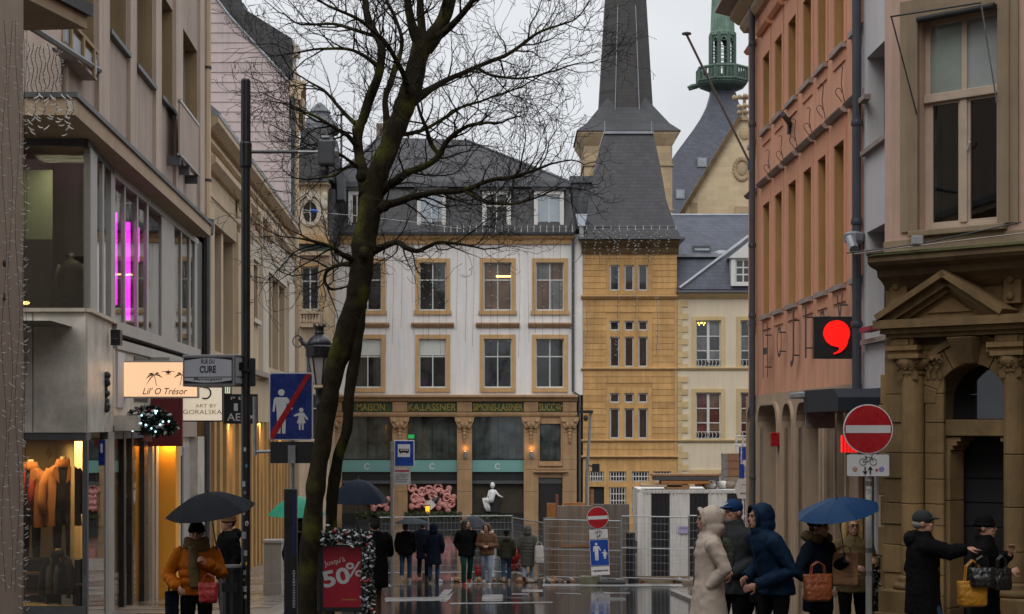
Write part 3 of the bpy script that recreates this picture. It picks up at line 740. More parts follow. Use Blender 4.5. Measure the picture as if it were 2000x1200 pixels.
for (ya, yb, pr) in ((577, 585, .22), (719, 724, .14), (859.5, 864, .14), (891, 896, .2)):
    m2 = MB(); m2.prismx([(0, oZ(yb)), (-.06, oZ(yb)), (-pr, oZ((ya*2+yb)/3)), (-pr, oZ(ya)), (0, oZ(ya)+.03)], xl-.1, xr+.03); m2.build('string_course', MT['sandstone'], orr)
for u in (xl, xr-.02): pass
m2 = MB(); m2.box(oU(1317.5), oU(1322), -.07, .0, oZ(892), oZ(586)); m2.build('corner_strip', MT['sandstone'], orr)
# dark eave cornice and roof
m2 = MB(); m2.prismx([(0, oZ(496)), (-.15, oZ(496)), (-.25, oZ(486)), (-.55, oZ(476)), (-.6, oZ(470)), (9, oZ(470)), (9, oZ(496))], xl-.08, xr+.08); m2.build('eave_cornice', MT['stone_d'], orr)
m2 = MB(); m2.box(xl-.25, xr+.38, -.75, 9, oZ(470)+.002, oZ(466)); m2.build('gutter', MT['lead'], orr)
prof = [(1136, 1332, 466, -.6), (1142, 1318, 440, -.1), (1150, 1301, 390, .6), (1163, 1291, 330, 1.4), (1176, 1279, 275, 2.2), (1180, 1276, 262, 2.4)]
m2 = MB(); rg = []
for a, b, y, dp in prof:
    rg.append([(oU(a, dp), dp, oZ(y, dp)), (oU(b, dp), dp, oZ(y, dp)), (oU(b, dp)-.0, 8.6-dp*.6, oZ(y, dp)), (oU(a, dp), 8.6-dp*.6, oZ(y, dp))])
m2.loft(rg); m2.build('roof', MT['slate'], orr)
m2 = MB(); m2.box(oU(1179, 2.4), oU(1276, 2.4), 2.3, 7.2, oZ(262, 2.4), oZ(257, 2.4)); m2.build('ridge_capping', MT['zinc'], orr)
for x in (1181, 1273): m2 = MB(); m2.tube([(oU(x, 2.5), 2.6, oZ(258, 2.5)), (oU(x, 2.5), 2.6, oZ(236, 2.5))], .03, 6); m2.build('ridge_spike', MT['zinc'], orr)
# roof block between the two houses and the white rain hopper
m2 = MB(); m2.box(oU(1118, 2), oU(1158, 2), 1.6, 6, oZ(450, 2), oZ(360, 2)); m2.build('stair_head', MT['lead'], orr)
m2 = MB(); m2.box(oU(1112, 2), oU(1160, 2), 1.45, 6.1, oZ(360, 2)+.01, oZ(347, 2)); m2.build('stair_head_cap', MT['lead'], orr)
for x in (1127, 1139): box('standing_seam', MT['lead'], orr, oU(x, 1.6)-.03, oU(x, 1.6)+.03, 1.55, 1.6, oZ(448, 1.6), oZ(362, 1.6))
m2 = MB(); zz1, zz0 = oZ(421), oZ(444); m2.add([(oU(1123.5), -.6, zz1), (oU(1146), -.6, zz1), (oU(1142), -.6, zz0), (oU(1128.5), -.6, zz0), (oU(1123.5), -.2, zz1), (oU(1146), -.2, zz1), (oU(1142), -.2, zz0), (oU(1128.5), -.2, zz0)], [(0, 3, 2, 1), (4, 5, 6, 7), (0, 1, 5, 4), (1, 2, 6, 5), (2, 3, 7, 6), (3, 0, 4, 7)])
m2.build('rain_hopper', mat('hopper_zinc', (0.5, 0.53, 0.6), .4, .05, 2), orr)
m2 = MB(); m2.box(oU(1131), oU(1139), -.55, -.3, oZ(468), zz0); m2.build('hopper_pipe', MT['zinc'], orr)

# ================================================================ cream house
C = Fac(P(1322, 0, 89).x + .02, 89.0, 0, 'cream_house', 'pale yellow house with stone quoins, white windows and a slate mansard with one dormer', 'building')
cr_ = C.root; cU = lambda x, d=0: C.U(x, d); cZ = lambda y, d=0: C.Z(1000, y, d)
cx0, cx1 = cU(1322.8), cU(1600)
cw = [(1359, 1408, 626, 717), (1446, 1495, 626, 717), (1533, 1580, 626, 717), (1359, 1408, 767, 858), (1446, 1495, 767, 858), (1533, 1580, 767, 858), (1355, 1408, 925, 1022)]
hol = [(cU(a), cU(b), cZ(d), cZ(c)) for a, b, c, d in cw]
m2 = MB(); wall(m2, cx0, cx1, zg-.4, cZ(576), hol, .22); m2.box(cx0, cx1, .26, 9, zg-.4, cZ(576)); m2.build('wall', MT['creamy'], cr_)
for i, (a, b, c, d) in enumerate(cw):
    u0, u1, z0, z1 = cU(a), cU(b), cZ(d), cZ(c)
    g = MT['pane_curtain'] if 'x' in '' else MT['pane']
    gl_ = [MT['pane'], MT['pane_curtain']] if i < 3 else [MT['pane_red'], MT['pane_brown']]
    w = window(cr_, u0, u1, z0, z1, .1, MT['wood_white'], gl_, 2, (0, .33, .66, 1), .07, .05)
    box('centre_stile', MT['wood_white'], w, (u0+u1)/2-.07, (u0+u1)/2+.07, .085, .098, z0, z1)
    s = MB(); t = .2; s.box(u0-t, u0, -.06, .02, z0-.05, z1+t); s.box(u1, u1+t, -.06, .02, z0-.05, z1+t); s.box(u0, u1, -.06, .02, z1, z1+t); s.build('window_surround', MT['quoin'], cr_)
    if i < 6:
        s = MB()
        for q in range(7): uu = u0+(u1-u0)*(q+.5)/7; s.tube([(uu, -.02, z0+.05), (uu+.05, -.03, z0+.2), (uu, -.02, z0+.38)], .015, 5)
        s.box(u0, u1, -.04, 0, z0+.37, z0+.4); s.box(u0, u1, -.04, 0, z0+.03, z0+.06); s.build('balconette', MT['wood_white'], cr_)
        fb = leaf_mass('flower_box', u0+.1, u1-.1, .05, z0+.05, z0+.28, 120, i, .07, MT['black_matt'], cr_, .03); fb['kind'] = 'stuff'
for (ya, yb, pr) in ((573, 584, .28), (718, 723, .12), (859, 864, .12)):
    m2 = MB(); m2.prismx([(0, cZ(yb)), (-.06, cZ(yb)), (-pr, cZ((ya*2+yb)/3)), (-pr, cZ(ya)), (0, cZ(ya)+.03)], cx0+.02, cx1); m2.build('string_course', MT['quoin'], cr_)
for k in range(30):
    y0 = 588 + 12.3*k*1.0
    if y0 > 1000 or (712 < y0 < 724) or (852 < y0 < 866): continue
    box('quoin_stone', MT['quoin'], cr_, cx0, cU(1332 if k % 2 else 1343.5), -.05, .0, cZ(y0+11.8), cZ(y0))
# chandelier
ch = thing('chandelier', 'lit gold chandelier behind the upper window of the cream house', 'lamp', (C.o.x+cU(1370.5), 89.09, cZ(631)))
for k in range(7): MB().ell((-.18+.06*k, .0, -.06*abs(k-3)*((k % 2)*.8)), (.025, .012, .045), 8, 6).build('candle_bulb', emis('candle', (1, .6, .12), 4.0), ch)
# mansard of the cream house
m2 = MB(); m2.box(cx0-.05, cx1, -.45, 9, cZ(573)+.004, cZ(569)); m2.build('gutter', MT['lead'], cr_)
m2 = MB(); m2.loft([[(cU(1322.8), -.3, cZ(568.6)), (cx1, -.3, cZ(568.6)), (cx1, 9, cZ(568.6)), (cU(1322.8), 9, cZ(568.6))], [(cU(1322.8), 1.2, cZ(503, 1.2)), (cx1, 1.2, cZ(503, 1.2)), (cx1, 8, cZ(503, 1.2)), (cU(1322.8), 8, cZ(503, 1.2))]])
m2.build('mansard_slope', MT['slate_blue'], cr_)
m2 = MB(); m2.box(cU(1322.8), cx1, 1.0, 4.6, cZ(503, 1.2)+.004, cZ(497, 1.2)); m2.build('flat_roof', MT['zinc'], cr_)
m2 = MB(); m2.tube([(cU(1326), -.32, cZ(564)), (cU(1462, 1.0), 1.0, cZ(462, 1.0))], .1, 6); m2.build('hip_roll', MT['zinc'], cr_)
m2 = MB(); m2.add([(cU(1326), -.3, cZ(566)), (cU(1462, 1), 1.0, cZ(464, 1)), (cx1, 1.0, cZ(464, 1)), (cx1, -.3, cZ(566)), (cU(1462, 1), 4, cZ(464, 1)), (cx1, 4, cZ(464, 1))], [(0, 3, 2, 1), (1, 2, 5, 4), (0, 1, 4)]); m2.build('cross_roof', MT['slate_blue'], cr_)
m2 = MB(); m2.ell((cU(1410, 2), 2.3, cZ(497, 2)), (.5, .5, .25), 14, 8); m2.build('roof_dome_light', MT['zinc'], cr_, smooth=True)
u0, u1, z0, z1 = cU(1426), cU(1500), cZ(560), cZ(506)
d = MB(); wall(d, u0, u1, z0, z1, [(u0+.22, u1-.22, z0+.15, z1-.05)], .15, y=-.42); d.box(u0, u1, -.3, 1.5, z0, z1); do = d.build('dormer', MT['wood_white'], cr_)
m2 = MB(); m2.prism([(u0-.15, z1+.003), (u1+.15, z1+.003), ((u0+u1)/2, cZ(472))], -.52, 1.4); m2.build('dormer_gable', MT['wood_white'], do)
window(do, u0+.22, u1-.22, z0+.15, z1-.05, -.36, MT['wood_white'], MT['pane'], 4, (0, .33, .66, 1), .07, .07)

# big blue slate roof behind
B_ = Fac(P(1290, 0, 103).x, 103.0, 0, 'far_house', 'house behind the cream one showing only its blue slate roof', 'building')
fb_ = B_.root; fU = lambda x, d=0: B_.U(x, d); fZ = lambda y, d=0: B_.Z(1000, y, d)
m2 = MB(); m2.box(0.1, fU(1600), 0.2, 7, zg-.4, fZ(505)); m2.build('wall', MT['creamy'], fb_)
m2 = MB(); m2.loft([[(0, -.2, fZ(506)), (fU(1600), -.2, fZ(506)), (fU(1600), 7.2, fZ(506)), (0, 7.2, fZ(506))], [(0.3, 3.4, fZ(420, 3)), (fU(1600), 3.4, fZ(420, 3)), (fU(1600), 3.6, fZ(420, 3)), (.3, 3.6, fZ(420, 3))]]); m2.build('roof', MT['slate_blue'], fb_)
m2 = MB(); m2.tube([(0.3, 3.5, fZ(419, 3)), (fU(1600), 3.5, fZ(419, 3))], .12, 6); m2.build('ridge_capping', MT['zinc'], fb_)
rw = MB(); rw.box(fU(1352, .8), fU(1386, .8), .35, .9, fZ(493, .8), fZ(482, .8)); ro = rw.build('roof_window', MT['steel_d'], fb_)
box('pane', MT['pane_blue'], ro, fU(1355, .8), fU(1384, .8), .33, .349, fZ(491, .8), fZ(487, .8))

# ================================================================ church: stone tower with spire
T = Fac(P(1227, 0, 132).x, 132.0, 0, 'church_tower', 'square stone church tower with a tall octagonal slate spire', 'church')
tr = T.root; tU = lambda x, d=0: T.U(x, d); tZ = lambda y, d=0: T.Z(1000, y, d)
hw = tU(1313); cyy = hw
m2 = MB(); m2.box(-hw, hw, 0, 2*hw, -1, tZ(283)); m2.build('shaft', MT['tower'], tr)
for y in (323, 410): m2 = MB(); m2.box(-hw-.1, hw+.1, -.1, 2*hw+.1, tZ(y+1.5), tZ(y-1.5)); m2.build('string_course', MT['tower'], tr)
m2 = MB(); m2.loft([[(-a, cyy-a, z), (a, cyy-a, z), (a, cyy+a, z), (-a, cyy+a, z)] for a, z in ((hw+.03, tZ(284)), (hw+.15, tZ(279)), (hw+.3, tZ(272)), (hw+.5, tZ(263)), (hw+.5, tZ(259)))]); m2.build('cornice', MT['tower'], tr)
e = hw+.62
m2 = MB(); m2.loft([[(-a, cyy-a, z), (a, cyy-a, z), (a, cyy+a, z), (-a, cyy+a, z)] for a, z in ((e, tZ(258.5)), (e-.02, tZ(257)), (e*.80, tZ(240)), (e*.36, tZ(180)))]); m2.build('spire_skirt', MT['slate_far'], tr)
r0 = 2.36; apex = tZ(205) + (tZ(0)-tZ(205))*57/13
def octo(r, z): return [(r*math.cos(R(22.5+45*k)), cyy+r*math.sin(R(22.5+45*k)), z) for k in range(8)]
m2 = MB(); m2.loft([octo(r0*1.08, tZ(232)), octo(r0*.99, tZ(205)), octo(r0*.77, tZ(0)), octo(.05, apex)]); m2.build('spire', MT['slate_brown'], tr)
for k in (5, 6):
    for a, b in ((0, 0),):
        p0, p1 = octo(r0*1.085, tZ(230))[k], octo(r0*.775, tZ(0))[k]; m2 = MB(); m2.tube([p0, p1], .035, 5); m2.build('hip_roll', MT['zinc'], tr)
# ---- nave roof with the ridge turret
NV = Fac(P(1411, 0, 162).x, 152.0, 0, 'cathedral_nave', 'cathedral nave with steep dark slate roof and green copper lantern turret', 'church')
nr = NV.root; nU = lambda x, d=0: NV.U(x, d); nZ = lambda y, d=10: NV.Z(1000, y, d)
q_ = lambda px: px/ (F/162.0)
m2 = MB(); rg = []
for hwid, y in ((215, 485), (170, 420), (97, 310), (62, 262), (40, 228), (29, 205), (23, 183), (22, 168)):
    a = q_(hwid); rg.append([(-a, 10-a*.8, nZ(y)), (a, 10-a*.8, nZ(y)), (a, 10+a, nZ(y)), (-a, 10+a, nZ(y))])
m2.loft(rg); m2.build('roof', MT['slate_blue'], nr)
m2 = MB(); m2.box(-q_(200), q_(200), 10-q_(160), 25, -1, nZ(486)); m2.build('wall', MT['tower_pale'], nr)
for x, y, s in ((1370.5, 332, 7), (1328, 397, 7)):
    hz = 332 if s == 7 else 400
    # on the front slope
    yy_ = 10 - q_(97 + (y-310)*.66)*.8 + .12
    w = MB(); w.box(nU(x-9, yy_), nU(x+9, yy_), yy_-.45, yy_+.2, nZ(y+9), nZ(y-9)); wo = w.build('roof_window', MT['zinc'], nr)
    box('pane', MT['pane_blue'], wo, nU(x-7, yy_), nU(x+7, yy_), yy_-.47, yy_-.455, nZ(y+7), nZ(y-7))
def oct2(r, z, c=10): return [(q_(r)*math.cos(R(22.5+45*k)), c+q_(r)*math.sin(R(22.5+45*k)), z) for k in range(8)]
m2 = MB(); m2.loft([oct2(24, nZ(180)), oct2(45, nZ(171)), oct2(50, nZ(166)), oct2(50, nZ(162)), oct2(24, nZ(161))]); m2.build('gallery_floor', MT['copper_d'], nr)
for k in range(8):
    a, b = oct2(50, 0)[k], oct2(50, 0)[(k+1) % 8]
    for zt, hh in ((nZ(137), .35), (nZ(161), .3)): m2 = MB(); m2.tube([(a[0], a[1], zt), (b[0], b[1], zt)], hh*.45, 6); m2.build('gallery_rail', MT['copper_d'], nr)
    for s in range(5):
        t = (s+.0)/5; x, y = a[0]+(b[0]-a[0])*t, a[1]+(b[1]-a[1])*t; m2 = MB(); m2.tube([(x, y, nZ(162)), (x, y, nZ(136))], .1 if s else .2, 6); m2.build('baluster', MT['copper_d'], nr)
for sx in (-1,):
    m2 = MB(); m2.tube([(sx*q_(48), 10, nZ(168)), (sx*q_(60), 9.6, nZ(170)), (sx*q_(68), 9.4, nZ(174))], [.25, .2, .15], 6); m2.tube([(sx*q_(50), 10, nZ(170)), (sx*q_(66), 9.4, nZ(178))], [.2, .12], 6); m2.build('gargoyle', MT['copper_d'], nr)
# lantern: eight posts, pointed arches, panel above
for k in range(8):
    a = oct2(24, 0)[k]; m2 = MB(); m2.tube([(a[0], a[1], nZ(161)), (a[0], a[1], nZ(68))], .2, 6); m2.build('lantern_post', MT['copper_d'], nr)
    b = oct2(24, 0)[(k+1) % 8]
    au, bu = Vector((a[0], a[1])), Vector((b[0], b[1]))
    m2 = MB(); up = nZ(70); n = 8; pts = []
    for s in range(n+1):
        t = s/n; h = abs(2*t-1); z = nZ(76) - (nZ(76)-nZ(98))*(h**1.7); p = au.lerp(bu, t); pts.append((p.x, p.y, z))
    for s in range(n): m2.poly([pts[s], pts[s+1], (pts[s+1][0], pts[s+1][1], up), (pts[s][0], pts[s][1], up)])
    m2.build('pointed_arch', MT['copper'], nr)
    for y in (83, 97, 103, 113, 120, 128): m2 = MB(); m2.tube([(a[0], a[1], nZ(y)), (b[0], b[1], nZ(y))], .05, 5); m2.build('lantern_bar', MT['copper_d'], nr)
m2 = MB(); m2.loft([oct2(27, nZ(72)), oct2(27, nZ(66)), oct2(24.5, nZ(64)), oct2(22, nZ(0)), oct2(1, nZ(-420))]); m2.build('turret_spire', MT['copper'], nr)
m2 = MB(); m2.loft([oct2(26.5, nZ(70)), oct2(26.5, nZ(67.5)), oct2(20, nZ(67)), oct2(20, nZ(70))]); m2.build('turret_ring', MT['copper_d'], nr)
# ---- transept gable
TG = Fac(P(1455, 0, 140).x, 140.0, 0, 'church_gable', 'pale stone church gable with carved rose and cross finial', 'church')
gr = TG.root; gU = lambda x, d=0: TG.U(x, d); gZ = lambda y, d=0: TG.Z(1000, y, d)
m2 = MB(); m2.prism([(gU(1338), -1), (gU(1572), -1), (gU(1572), gZ(415)), (gU(1462), gZ(232)), (gU(1448), gZ(232)), (gU(1338), gZ(415))], 0, 1.0); m2.build('gable_wall', MT['tower_pale'], gr)
for sx in (-1, 1):
    a, b = (gU(1335 if sx < 0 else 1575), gZ(420)), (gU(1448 if sx < 0 else 1462), gZ(232))
    m2 = MB(); v = Vector((b[0]-a[0], b[1]-a[1])).normalized(); nn_ = Vector((-v.y, v.x))*(.35 if sx < 0 else -.35)
    m2.prism([(a[0], a[1]), (b[0], b[1]), (b[0]+nn_.x, b[1]+nn_.y), (a[0]+nn_.x, a[1]+nn_.y)][::(1 if sx > 0 else -1)], -.35, 1.4); m2.build('raking_coping', MT['stone_d'], gr)
m2 = MB(); m2.box(gU(1446), gU(1464), -.2, .8, gZ(236), gZ(230)); m2.build('finial_base', MT['tower'], gr)
m2 = MB(); m2.tube([(0, .3, gZ(231)), (0, .3, gZ(216)), (0, .3, gZ(182))], [.32, .2, .1], 8)
for y, r in ((219, .3), (207, .26), (188, .24)):
    for k in range(4): m2.ell((.42*math.cos(k*1.571), .3+.42*math.sin(k*1.571), gZ(y)), (.22, .22, .2), 8, 6)
m2.tube([(-.85, .3, gZ(190)), (.85, .3, gZ(190))], .16, 6); m2.ell((-.85, .3, gZ(190)), (.2, .2, .24), 8, 6); m2.ell((.85, .3, gZ(190)), (.2, .2, .24), 8, 6)
m2.build('cross_finial', MT['tower'], gr)
m2 = MB(); n = 20
for k in range(n):
    t = 2*math.pi*k/n; m2.ell((gU(1449)+.62*math.cos(t), -.05, gZ(331)+.85*math.sin(t)), (.18, .12, .2), 6, 5)
m2.ell((gU(1449), -.02, gZ(331)), (.42, .14, .55), 10, 8); m2.build('carved_rose', MT['tower'], gr)
m2 = MB(); m2.ell((gU(1455), -.02, gZ(262)), (.5, .14, .5), 10, 8); m2.build('carved_trefoil', MT['tower'], gr)
box('carved_band', MT['tower'], gr, gU(1436), gU(1475), -.2, .0, gZ(418), gZ(404))
m2 = MB(); m2.box(gU(1349), gU(1362), -.05, .0, gZ(440), gZ(396)); m2.build('blind_niche', MT['tower'], gr)
# ================================================================ left: shop building with the canopy
S1 = Fac(-5.64 - .0533*26.4, 26.4, 93.05, 'corner_shop_building', 'mauve plastered building with projecting canopy, glazed first floor and shop windows', 'building')
s1 = S1.root; aU = S1.U; aZ = S1.Z
def loc1(X, Y): p = Vector((X, Y)) - S1.o; return (p.dot(S1.u), p.dot(S1.n))
hZ = lambda h: CZ + h
END = 17.55
zcan0, zcan1 = hZ(4.68), hZ(4.97)
# upper wall with bays
bays = [(128, 183, 6.05, 9.6), (209, 246, 7.1, 9.4), (262, 297, 7.1, 9.4), (311, 337, 7.1, 9.4), (353, 385, 6.2, 9.4)]
wh = [(aU(a), aU(b), hZ(c), hZ(d)) for a, b, c, d in bays]
wh2 = [(u0, u1, hZ(11.2), hZ(13.4)) for u0, u1, _, _ in wh]
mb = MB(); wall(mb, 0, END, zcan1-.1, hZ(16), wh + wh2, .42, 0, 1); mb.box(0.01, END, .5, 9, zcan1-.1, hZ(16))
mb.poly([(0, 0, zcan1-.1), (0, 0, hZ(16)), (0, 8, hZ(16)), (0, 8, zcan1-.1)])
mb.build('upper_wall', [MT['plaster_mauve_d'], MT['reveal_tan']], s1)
edges = [0.0] + [x for w in wh for x in (w[0], w[1])] + [END]
for k in range(0, len(edges), 2):
    a, b = edges[k], edges[k+1]
    if b - a > .3: box('pilaster', MT['plaster_mauve'], s1, a+.1, b-.1, -.07, .0, zcan1, hZ(16))
for k, (u0, u1, z0, z1) in enumerate(wh + wh2):
    window(s1, u0, u1, z0, z1, .3, MT['alu'], MT['pane'], 2, (0, 1), .06, .05)
    if z0 > hZ(6.9): box('window_sill', MT['lead'], s1, u0-.06, u1+.06, -.1, .38, z0-.07, z0+.012)
# French window guard
u0, u1 = aU(350, -.28), aU(386, -.28); gb, gt = aZ(386, 340, -.28), aZ(386, 247, -.28)
gd = MB(); gd.box(u0, u1, -.3, -.26, gb, gt); go = gd.build('window_guard', MT['plaster_mauve_d'], s1)
box('guard_rail', MT['alu'], go, u0-.03, u1+.03, -.32, -.24, gt, gt+.06); box('guard_rail', MT['alu'], go, u0-.03, u1+.03, -.32, -.24, gb-.05, gb)
for u in (u0+.1, (u0+u1)/2, u1-.1): box('guard_bracket', MT['lead'], go, u-.05, u+.05, -.3, .0, gb-.25, gb-.05)
# flower box balcony by the corner
u0, u1 = aU(126, -.22), aU(187, -.22); bz = aZ(187, 158, -.22)
go = box('balcony_box', MT['zinc'], s1, u0, u1, -.24, -.2, bz+.1, bz+.34); box('balcony_rail', MT['reveal_tan'], go, u0, u1, -.27, -.18, bz+.44, bz+.5)
box('balcony_floor', MT['plaster_mauve'], go, u0, u1, -.24, .0, bz, bz+.05)
for u in (u0+.3, (u0+u1)/2, u1-.35): box('balcony_post', MT['reveal_tan'], go, u-.05, u+.05, -.28, -.245, bz-.04, bz+.46)
# canopy
cp = [(-12.5, 25.4), (-6.566, 25.4), (-5.21-.0533*41.7, 41.7), (-5.9-.0533*41.7, 41.75), (-7.9, 28.6), (-12.5, 28.6)]
cl = [loc1(*p) for p in cp]
mb = MB(); mb.prismz(cl, zcan0, zcan1-.03); mb.build('canopy', MT['fascia'], s1)
cp2 = [(-12.5, 25.36), (-6.52, 25.36), (-5.165-.0533*41.72, 41.74), (-5.9-.0533*41.7, 41.79), (-7.6, 28.6), (-12.5, 28.6)]
mb = MB(); mb.prismz([loc1(*p) for p in cp2], zcan1-.026, zcan1+.05); mb.build('canopy_flashing', MT['lead'], s1)
# first floor glazing
FR = Fac(0, 27.5, 0, root=s1)            # front-facing plane, in world terms
A = loc1((45-HX)/F*27.5 - 5.0, 27.5); Bp = loc1((168-HX)/F*27.5, 27.5); Cp = (aU(218), 0.0)
zs, zt = hZ(1.92), zcan0
def seg(p, q): return Vector((q[0]-p[0], q[1]-p[1]))
def panel(name, m, p, q, z0, z1, off=0.0, th=.03, par=None, bevel=0):
    d = seg(p, q).normalized(); n = Vector((d.y, -d.x))  # towards the street
    a = Vector(p)+n*off; b = Vector(q)+n*off
    return MB().prismz([(a.x, a.y), (b.x, b.y), (b.x-n.x*th, b.y-n.y*th), (a.x-n.x*th, a.y-n.y*th)], z0, z1).build(name, m, par or s1, bevel=bevel)
def lerp2(p, q, t): return (p[0]+(q[0]-p[0])*t, p[1]+(q[1]-p[1])*t)
panel('front_pane', MT['pane_front'], A, lerp2(A, Bp, .995), zs, zt-.12, 0, .01)
panel('corner_pane', MT['pane_shop'], lerp2(Bp, Cp, .3), lerp2(Bp, Cp, .9), zs, zt-.12, 0, .01)
panel('head_rail', MT['steel_d'], A, Bp, zt-.12, zt, .04, .1); panel('head_rail', MT['steel_d'], Bp, Cp, zt-.12, zt, .04, .1)
panel('glazing_post', MT['alu'], lerp2(Bp, Cp, .05), lerp2(Bp, Cp, .3), zs, zt-.12, .05, .12); panel('glazing_post', MT['alu'], lerp2(Bp, Cp, .55), lerp2(Bp, Cp, .62), zs, zt-.12, .03, .08)
panel('glazing_post', MT['alu'], lerp2(Bp, Cp, .86), lerp2(Bp, Cp, 1.0), zs, zt-.12, .05, .12)
panel('sill_ledge', MT['cream_light'], A, Bp, zs-.06, zs, .1, .3); panel('sill_ledge', MT['cream_light'], Bp, Cp, zs-.06, zs, .1, .3)
# side glazing with mullions at the photo's columns
mull = [(218, 222), (240, 242.5), (264.5, 267.5), (284, 287.5), (313, 338), (351, 353), (367.5, 370), (378, 383)]
for a, b in mull: box('mullion', MT['alu'], s1, aU(a), aU(b), -.03, .03, zs, zt)
for k in range(len(mull)-1): box('side_pane', MT['pane_side'], s1, aU(mull[k][1])+.004, aU(mull[k+1][0])-.004, .0, .01, zs, zt)
box('sill_rail', MT['alu'], s1, aU(218), aU(384), -.1, .1, zs-.22, zs); box('head_rail', MT['alu'], s1, aU(218)+.01, aU(384), -.05, .09, zt-.14, zt-.002)
box('end_wall', MT['steel_d'], s1, aU(383.2), aU(393), -.02, .3, hZ(0.2), zcan0-.001)
box('lower_rail', MT['alu'], s1, aU(222.5), aU(380), -.07, .05, zs-.5, zs-.32)
# interior shell of the first floor
mb = MB(); f0, f1 = zs-.3, zt+.02
mb.poly([(-3, .9, f0), (END-.4, .9, f0), (END-.4, 7, f0), (-3, 7, f0)]); mb.poly([(-.4, 6.0, f0), (END-.4, 3.0, f0), (END-.4, 3.0, f1), (-.4, 6.0, f1)]); mb.poly([(END-.45, .1, f0), (END-.45, 5, f0), (END-.45, 5, f1), (END-.45, .1, f1)])
mb.poly([(-.5, .05, f0), (END-.4, .05, f0), (END-.4, 3, f0), (-.5, 6, f0)])
mb.build('room_shell', mat('dim_room', (0.2, 0.19, 0.14), .8, .4, .5), s1)
# marble cladding
zm0, zm1 = hZ(-.1), zs-.065
M1 = loc1((65-HX)/F*27.5, 27.5)
g_ = .008
panel('marble_slab', MT['marble'], A, lerp2(A, M1, .998), zm0, zm1, .02, .08); panel('marble_slab', MT['marble'], lerp2(M1, Bp, .01), lerp2(M1, Bp, .992), zm0, zm1, .02, .08); panel('marble_slab', MT['marble'], lerp2(Bp, Cp, .01), Cp, zm0, zm1, .02, .08)
panel('slab_soffit', MT['steel_d'], A, Bp, zm0-.12, zm0-.004, -.02, .3)
# wall between shop and first floor along the street
box('spandrel', MT['cream_light'], s1, aU(219), aU(296), -.02, .25, hZ(.0), zs-.5)
box('spandrel', MT['plaster_mauve_d'], s1, aU(296)+.004, aU(383), -.02, .25, hZ(-.25), zs-.5)
box('spandrel_panel', MT['white_wall'], s1, aU(224), aU(239), -.06, -.02, hZ(.35), zs-.55); box('spandrel_panel', MT['pane_curtain'], s1, aU(259), aU(286), -.05, -.02, hZ(.5), zs-.55)
ab = box('awning_cassette', MT['alu'], s1, aU(288), aU(380), -.45, -.021, hZ(1.12), hZ(1.42)); box('cassette_slot', MT['black_matt'], ab, aU(322), aU(372), -.46, -.44, hZ(1.17), hZ(1.36))
box('ledge_block', MT['marble'], s1, aU(221), aU(252), -.45, -.02, hZ(-.08), hZ(.2))
# ground floor of the street side
zg0 = hZ(-.1); GND = lambda px: gz(S1.t(px))
fl = min(GND(400), GND(300))-.6
for a, b, m in ((206, 218, MT['alu']), (237, 241, MT['black']), (252.5, 256, MT['black']), (277, 284, MT['black']), (293, 297, MT['alu'])):
    box('door_post', m, s1, aU(a), aU(b), -.05, .08, GND(a)-.3, zg0)
box('head_beam', MT['steel_d'], s1, aU(206), aU(297), -.04, .1, zg0-.13, zg0)
for a, b in ((218.3, 236.7), (241.3, 252.2), (256.3, 276.7), (284.3, 292.7)): box('door_pane', MT['pane_side'], s1, aU(a), aU(b), .0, .012, GND(a)-.3, zg0-.13)
panel('corner_shop_pane', MT['pane_shop'], lerp2(Bp, Cp, .06), lerp2(Bp, Cp, .72), hZ(-3.3), zg0-.13, 0, .012)
panel('corner_jamb', MT['alu'], lerp2(Bp, Cp, .72), lerp2(Bp, Cp, .78), hZ(-3.6), zg0-.13, .02, .08); panel('corner_jamb', MT['steel_d'], lerp2(Bp, Cp, .0), lerp2(Bp, Cp, .05), hZ(-3.6), zg0-.13, .02, .08)
# stone piers and second shop beyond
for a, b, m in ((297.5, 303, MT['cream']), (313, 320, MT['cream_light']), (322, 331, MT['cream_panel']), (333, 346, MT['cream_light']), (380, 393, MT['marble'])): box('pier', m, s1, aU(a), aU(b), -.08, .4, GND(a)-.4, hZ(-.26))
box('amber_pillar', mat('amber_wall', (0.8, 0.36, 0.035), .6, .1, 1), s1, aU(304), aU(312.5), -.42, .3, GND(310)-.4, hZ(-.26))
dr_ = box('grey_door', MT['marble'], s1, aU(346), aU(380), .12, .2, GND(360)-.3, hZ(-.26)); box('door_light', MT['dark'], dr_, aU(350), aU(364), .1, .118, GND(360)-.2, hZ(-.7)); box('door_frame', MT['alu'], dr_, aU(366), aU(379), .09, .118, GND(360)-.2, hZ(-.5))
# interior of the ground floor: floor, back walls
mb = MB(); zf, zc = hZ(-3.35), zg0-.13
a0, a1 = A, Bp
IR = [loc1(-12.0, 29.6), loc1(-8.0, 29.6)]
mb.poly([(*IR[0], zf), (*IR[1], zf), (*IR[1], zc), (*IR[0], zc)]); mb.poly([(*loc1(-12, 27.55), zc), (*loc1(-6.9, 27.55), zc), (*loc1(-7.6, 29.6), zc), (*loc1(-12, 29.6), zc)])
mb.poly([(*loc1(-12, 27.55), hZ(-2.93)), (*loc1(-7.1, 27.55), hZ(-2.93)), (*loc1(-8.0, 29.6), hZ(-2.93)), (*loc1(-12, 29.6), hZ(-2.93))])
mb.poly([(*loc1(-8.0, 29.6), zf), (*loc1(-7.25, 28.0), zf), (*loc1(-7.25, 28.0), zc), (*loc1(-8.0, 29.6), zc)])
mb.build('display_room', MT['room_warm'], s1)
